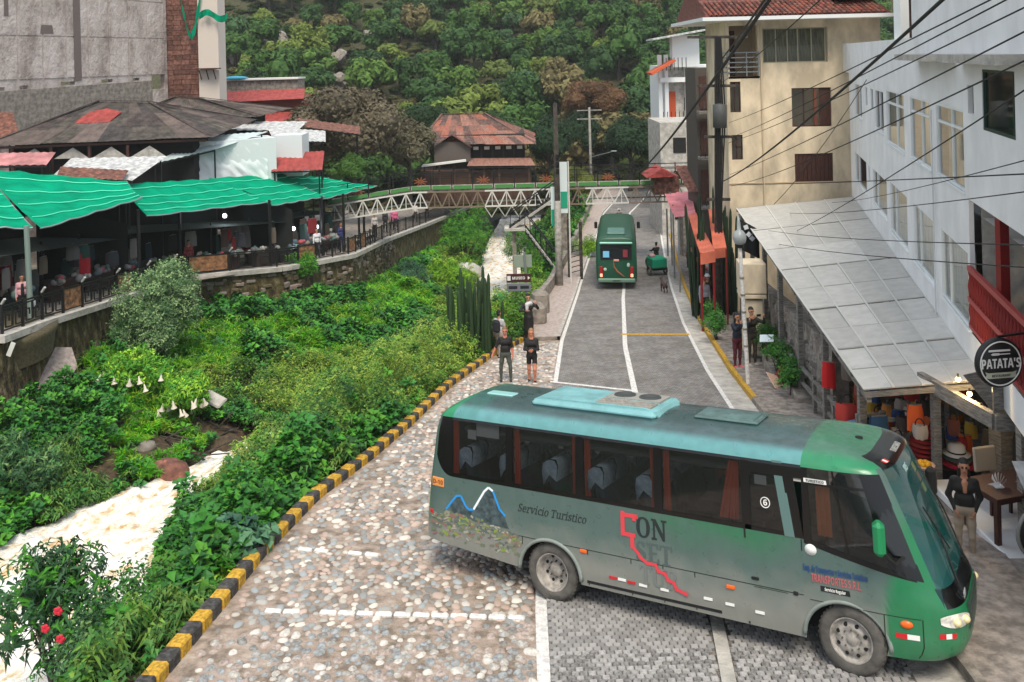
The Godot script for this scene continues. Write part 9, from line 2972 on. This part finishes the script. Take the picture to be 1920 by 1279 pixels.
func hillside():
	var r = RandomNumberGenerator.new()
	r.seed = 99
	var b = MB.new().smooth()
	var zs = [100.0]
	while zs[-1] < 420: zs.append(zs[-1] + (4.0 if zs[-1] < 210 else 12.0))
	for i in zs.size() - 1:
		for j in 60:
			var q = []
			for k in [[1, 0], [1, 1], [0, 1], [0, 0]]:
				var x = lerpf(-190, 230, (j + k[1]) / 60.0)
				q.append(Vector3(x, hill(x, zs[i + k[0]]), -zs[i + k[0]]))
			b.quad(q[0], q[1], q[2], q[3])
	struct("hill", b, M.green_soil)
	var cr = []
	for i in 5: cr.append(crown(1.0, [0.95, 0.8, 1.1, 0.9, 1.0][i], 1100, 0.115, 200 + i))
	var mats = []
	for q in [L(68, 102, 48), L(88, 120, 54), L(58, 90, 46), L(112, 130, 60), L(98, 114, 58), L(72, 104, 66), L(118, 110, 74), L(52, 80, 44)]:
		var m = vcol(0.7, 0.3)
		m.albedo_color = q.linear_to_srgb()
		mats.append(m)
	var tk = MB.new()
	tk.poly([Vector3(0, -1.2, 0), Vector3(0.05, 0, 0), Vector3(0, 0.9, 0)], [0.12, 0.09, 0.05], 6)
	var trunk = tk.done()
	var proto = {}
	var spots = []
	for i in 2600:
		var z = 104.0 + r.randf() * 96.0
		var x = r.randf_range(-0.42, 0.42) * z
		if x < -0.30 * z: continue
		var rad = r.randf_range(2.0, 4.0) * (1.1 if z < 130 else 1.0)
		var px = x / z
		var up = (z - 104.0) / 80.0
		if absf(px + 0.19 - 0.09 * up + 0.02) < 0.012 + 0.006 * sin(z) and up > 0.25: continue
		if absf(px + 0.29) < 0.022 and up > 0.5 and up < 0.8: continue
		var ok = true
		for s in spots:
			if Vector2(s[0] - x, s[1] - z).length() < (s[2] + rad) * 0.66: ok = false; break
		if ok: spots.append([x, z, rad])
	spots.sort_custom(func(a, c): return a[1] < c[1])
	var kinds = ["dark green", "mid green", "deep green", "yellow green", "olive green", "bluish green", "brownish", "blackish green"]
	var rest = []; var rc = []
	var n = 0
	for s in spots:
		var k = [0, 1, 2, 0, 3, 4, 5, 1, 2, 7, 6, 0][r.randi() % 12]
		if s[1] < 122 and s[0] > 4 and s[0] < 22 and r.randf() < 0.35: k = 6
		var y = hill(s[0], s[1]) + s[2] * 0.25
		if n < 298:
			var v = r.randi() % 5
			var key = k * 5 + v
			var o: Node3D
			if not proto.has(key):
				o = thing("hill_tree", "tree", "tree")
				part("crown", cr[v], mats[k], o)
				part("trunk", trunk, M.pole_dark, o)
				proto[key] = o
			else:
				o = proto[key].duplicate()
				o.name = numbered("hill_tree")
				add_child(o)
			var pxs = s[0] / s[1]
			var place = "%s on the wooded hillside %s" % ["low" if s[1] < 116 else ("halfway up" if s[1] < 132 else "high"), "left, towards the rocks" if pxs < -0.2 else ("left of the tiled house" if pxs < -0.1 else ("above the tiled house" if pxs < 0.02 else ("behind the power poles" if pxs < 0.12 else "beside the right hand houses")))]
			tag(o, "%s tree crown %s" % [kinds[k], place], "tree", "%s trees %s" % [kinds[k], place])
			o.position = Vector3(s[0], y, -s[1]); o.rotation = Vector3(0, r.randf() * TAU, 0); o.scale = Vector3(s[2], s[2] * r.randf_range(0.85, 1.25), s[2])
			n += 1
		else:
			rest.append(Transform3D(Basis(Vector3.UP, r.randf() * TAU) * Basis.from_scale(Vector3(s[2], s[2], s[2])), Vector3(s[0], y, -s[1])))
			rc.append([L(68, 102, 48), L(88, 120, 54), L(58, 90, 46), L(72, 104, 66)][r.randi() % 4])
	for i in 900:
		var z = r.randf_range(200, 330); var x = r.randf_range(-0.1, 0.5) * z
		var rad = r.randf_range(3.0, 5.0)
		rest.append(Transform3D(Basis(Vector3.UP, r.randf() * TAU) * Basis.from_scale(Vector3.ONE * rad), Vector3(x, hill(x, z), -z)))
		rc.append([L(46, 74, 44), L(40, 66, 44), L(52, 80, 54)][r.randi() % 3])
	tag(many("far_wood", cr[0], vcol(0.7, 0.3), rest, rc), "dense far wood covering the upper hillside", "wood")
	var xs = []; var cs = []
	for i in 5200:
		var z = 101.0 + pow(r.randf(), 1.3) * 100.0; var x = r.randf_range(-0.36, 0.42) * z
		var s = r.randf_range(0.5, 1.1)
		xs.append(Transform3D(Basis(Vector3.UP, r.randf() * TAU) * Basis.from_scale(Vector3(s, s * 0.8, s)), Vector3(x, hill(x, z) - 0.2, -z)))
		cs.append([L(70, 84, 46), L(96, 98, 62), L(56, 76, 42), L(112, 108, 76)][r.randi() % 4] * r.randf_range(0.8, 1.1))
	tag(many("hill_scrub", cr[1], vcol(0.8, 0.3), xs, cs), "low scrub between the trees of the hillside", "scrub")
	for q in [[-38.0, 146.0, 3.6], [-35.0, 150.0, 3.0], [-24.5, 132.0, 2.4], [-26.0, 140.0, 2.8], [-21.5, 152.0, 2.6], [-40.5, 141.0, 2.6]]:
		var rb = MB.new()
		var rr = RandomNumberGenerator.new()
		rr.seed = int(q[1])
		for i in 7: rb.bevel(Vector3(rr.randf_range(-1, 1), rr.randf_range(-0.3, 0.9), rr.randf_range(-0.8, 0.8)) * q[2] * 0.6, Vector3(rr.randf_range(0.6, 1.2), rr.randf_range(0.4, 0.9), 1.0) * q[2] * 0.7, 0.4, Basis.from_euler(Vector3(rr.randf(), rr.randf() * 3, rr.randf())))
		var o = solo("rock_outcrop", rb, M.dirtconc, "weathered grey brown rock outcrop on the steep left part of the hill", "rock", "rock outcrops on the hill")
		o.position = Vector3(q[0], hill(q[0], q[1]) + 1.0, -q[1])
	var big = [crown(1.0, 0.8, 8000, 0.04, 301), crown(1.0, 0.85, 6000, 0.045, 302)]
	for q in [["large grey brown leaved tree beside the brown tiled house", Vector3(-13.8, -4.0, -80.0), 5.6, 6.2, L(108, 100, 82), 0], ["right hand grey brown tree touching the tiled roof", Vector3(-9.0, -4.4, -82.0), 3.4, 4.0, L(100, 96, 76), 1], ["left hand grey olive tree behind the white sheet roofs", Vector3(-17.6, -2.0, -84.0), 3.4, 3.8, L(92, 90, 70), 0], ["bright green small tree above the green tarpaulins", Vector3(-11.2, -2.0, -65.0), 1.5, 1.9, L(76, 112, 52), 1], ["dark tree right behind the tiled house", Vector3(4.5, -6.5, -98.0), 3.4, 4.6, L(40, 66, 40), 1], ["yellow green bush tree behind the tall power pole", Vector3(5.5, -5.2, -78.0), 2.2, 2.3, L(106, 116, 50), 0], ["dark green tree above the street's far bend", Vector3(13.6, -6.5, -101.0), 4.0, 4.4, L(42, 66, 42), 1], ["reddish brown crowned tree high above the footbridge", Vector3(11.0, -2.0, -112.0), 4.2, 4.4, L(112, 84, 60), 0], ["dark tree left of the far power pole", Vector3(8.2, -6.5, -104.0), 3.2, 4.6, L(38, 60, 38), 1], ["green tree behind the right end of the footbridge", Vector3(17.5, -6.0, -100.0), 3.4, 4.0, L(60, 88, 48), 0], ["dark green tree at the concrete building's corner", Vector3(-27.5, -3.0, -98.0), 4.2, 6.0, L(44, 66, 40), 1], ["tall dark tree left of the tiled house's ridge", Vector3(-9.0, -5.0, -104.0), 4.2, 5.0, L(46, 74, 42), 0], ["round mid green tree right above the tiled house", Vector3(-1.5, -5.5, -104.0), 4.2, 4.2, L(60, 92, 46), 1]]:
		var t = thing("tree", q[0], "tree", q[1])
		var m = vcol(0.7, 0.3)
		m.albedo_color = q[4].linear_to_srgb()
		var o = part("crown", big[q[5]], m, t)
		o.scale = Vector3(q[2], q[3] * 0.9, q[2]); o.position.y = q[3] * 0.25
		var tb = MB.new()
		tb.poly([Vector3(0, -1.0, 0), Vector3(0.15, q[3] * 0.5, 0), Vector3(0, q[3] * 1.2, 0)], [0.3, 0.22, 0.08], 8)
		for i in 5:
			var a = i * 1.3
			tb.poly([Vector3(0.12, q[3] * (0.45 + 0.08 * i), 0), Vector3(cos(a) * q[2] * 0.55, q[3] * (0.85 + 0.1 * i), sin(a) * q[2] * 0.55)], [0.12, 0.04], 6)
		part("trunk", tb, M.pole_dark, t)
func wires():
	var k = 0
	var seen = 0
	for q in WIRES:
		var a = q[0]; var e = q[1]
		var b = MB.new().smooth()
		var pts = []
		for i in 25:
			var u = i / 24.0
			var p = a.lerp(e, u)
			p.y -= q[2] * 4.0 * u * (1.0 - u)
			pts.append(p)
		b.poly(pts, [q[3] * 0.8], 5)
		if q[5]: seen += 1
		solo("overhead_wire", b, M.wire, q[4] if not q[5] else "thin black overhead wire crossing the hotel front, %s counted down at the picture's right edge" % ["first", "second", "third", "fourth", "fifth", "sixth", "seventh", "eighth", "ninth", "tenth", "eleventh", "twelfth"][seen - 1], "wire", "overhead wires across the street" if q[5] else "")
		k += 1
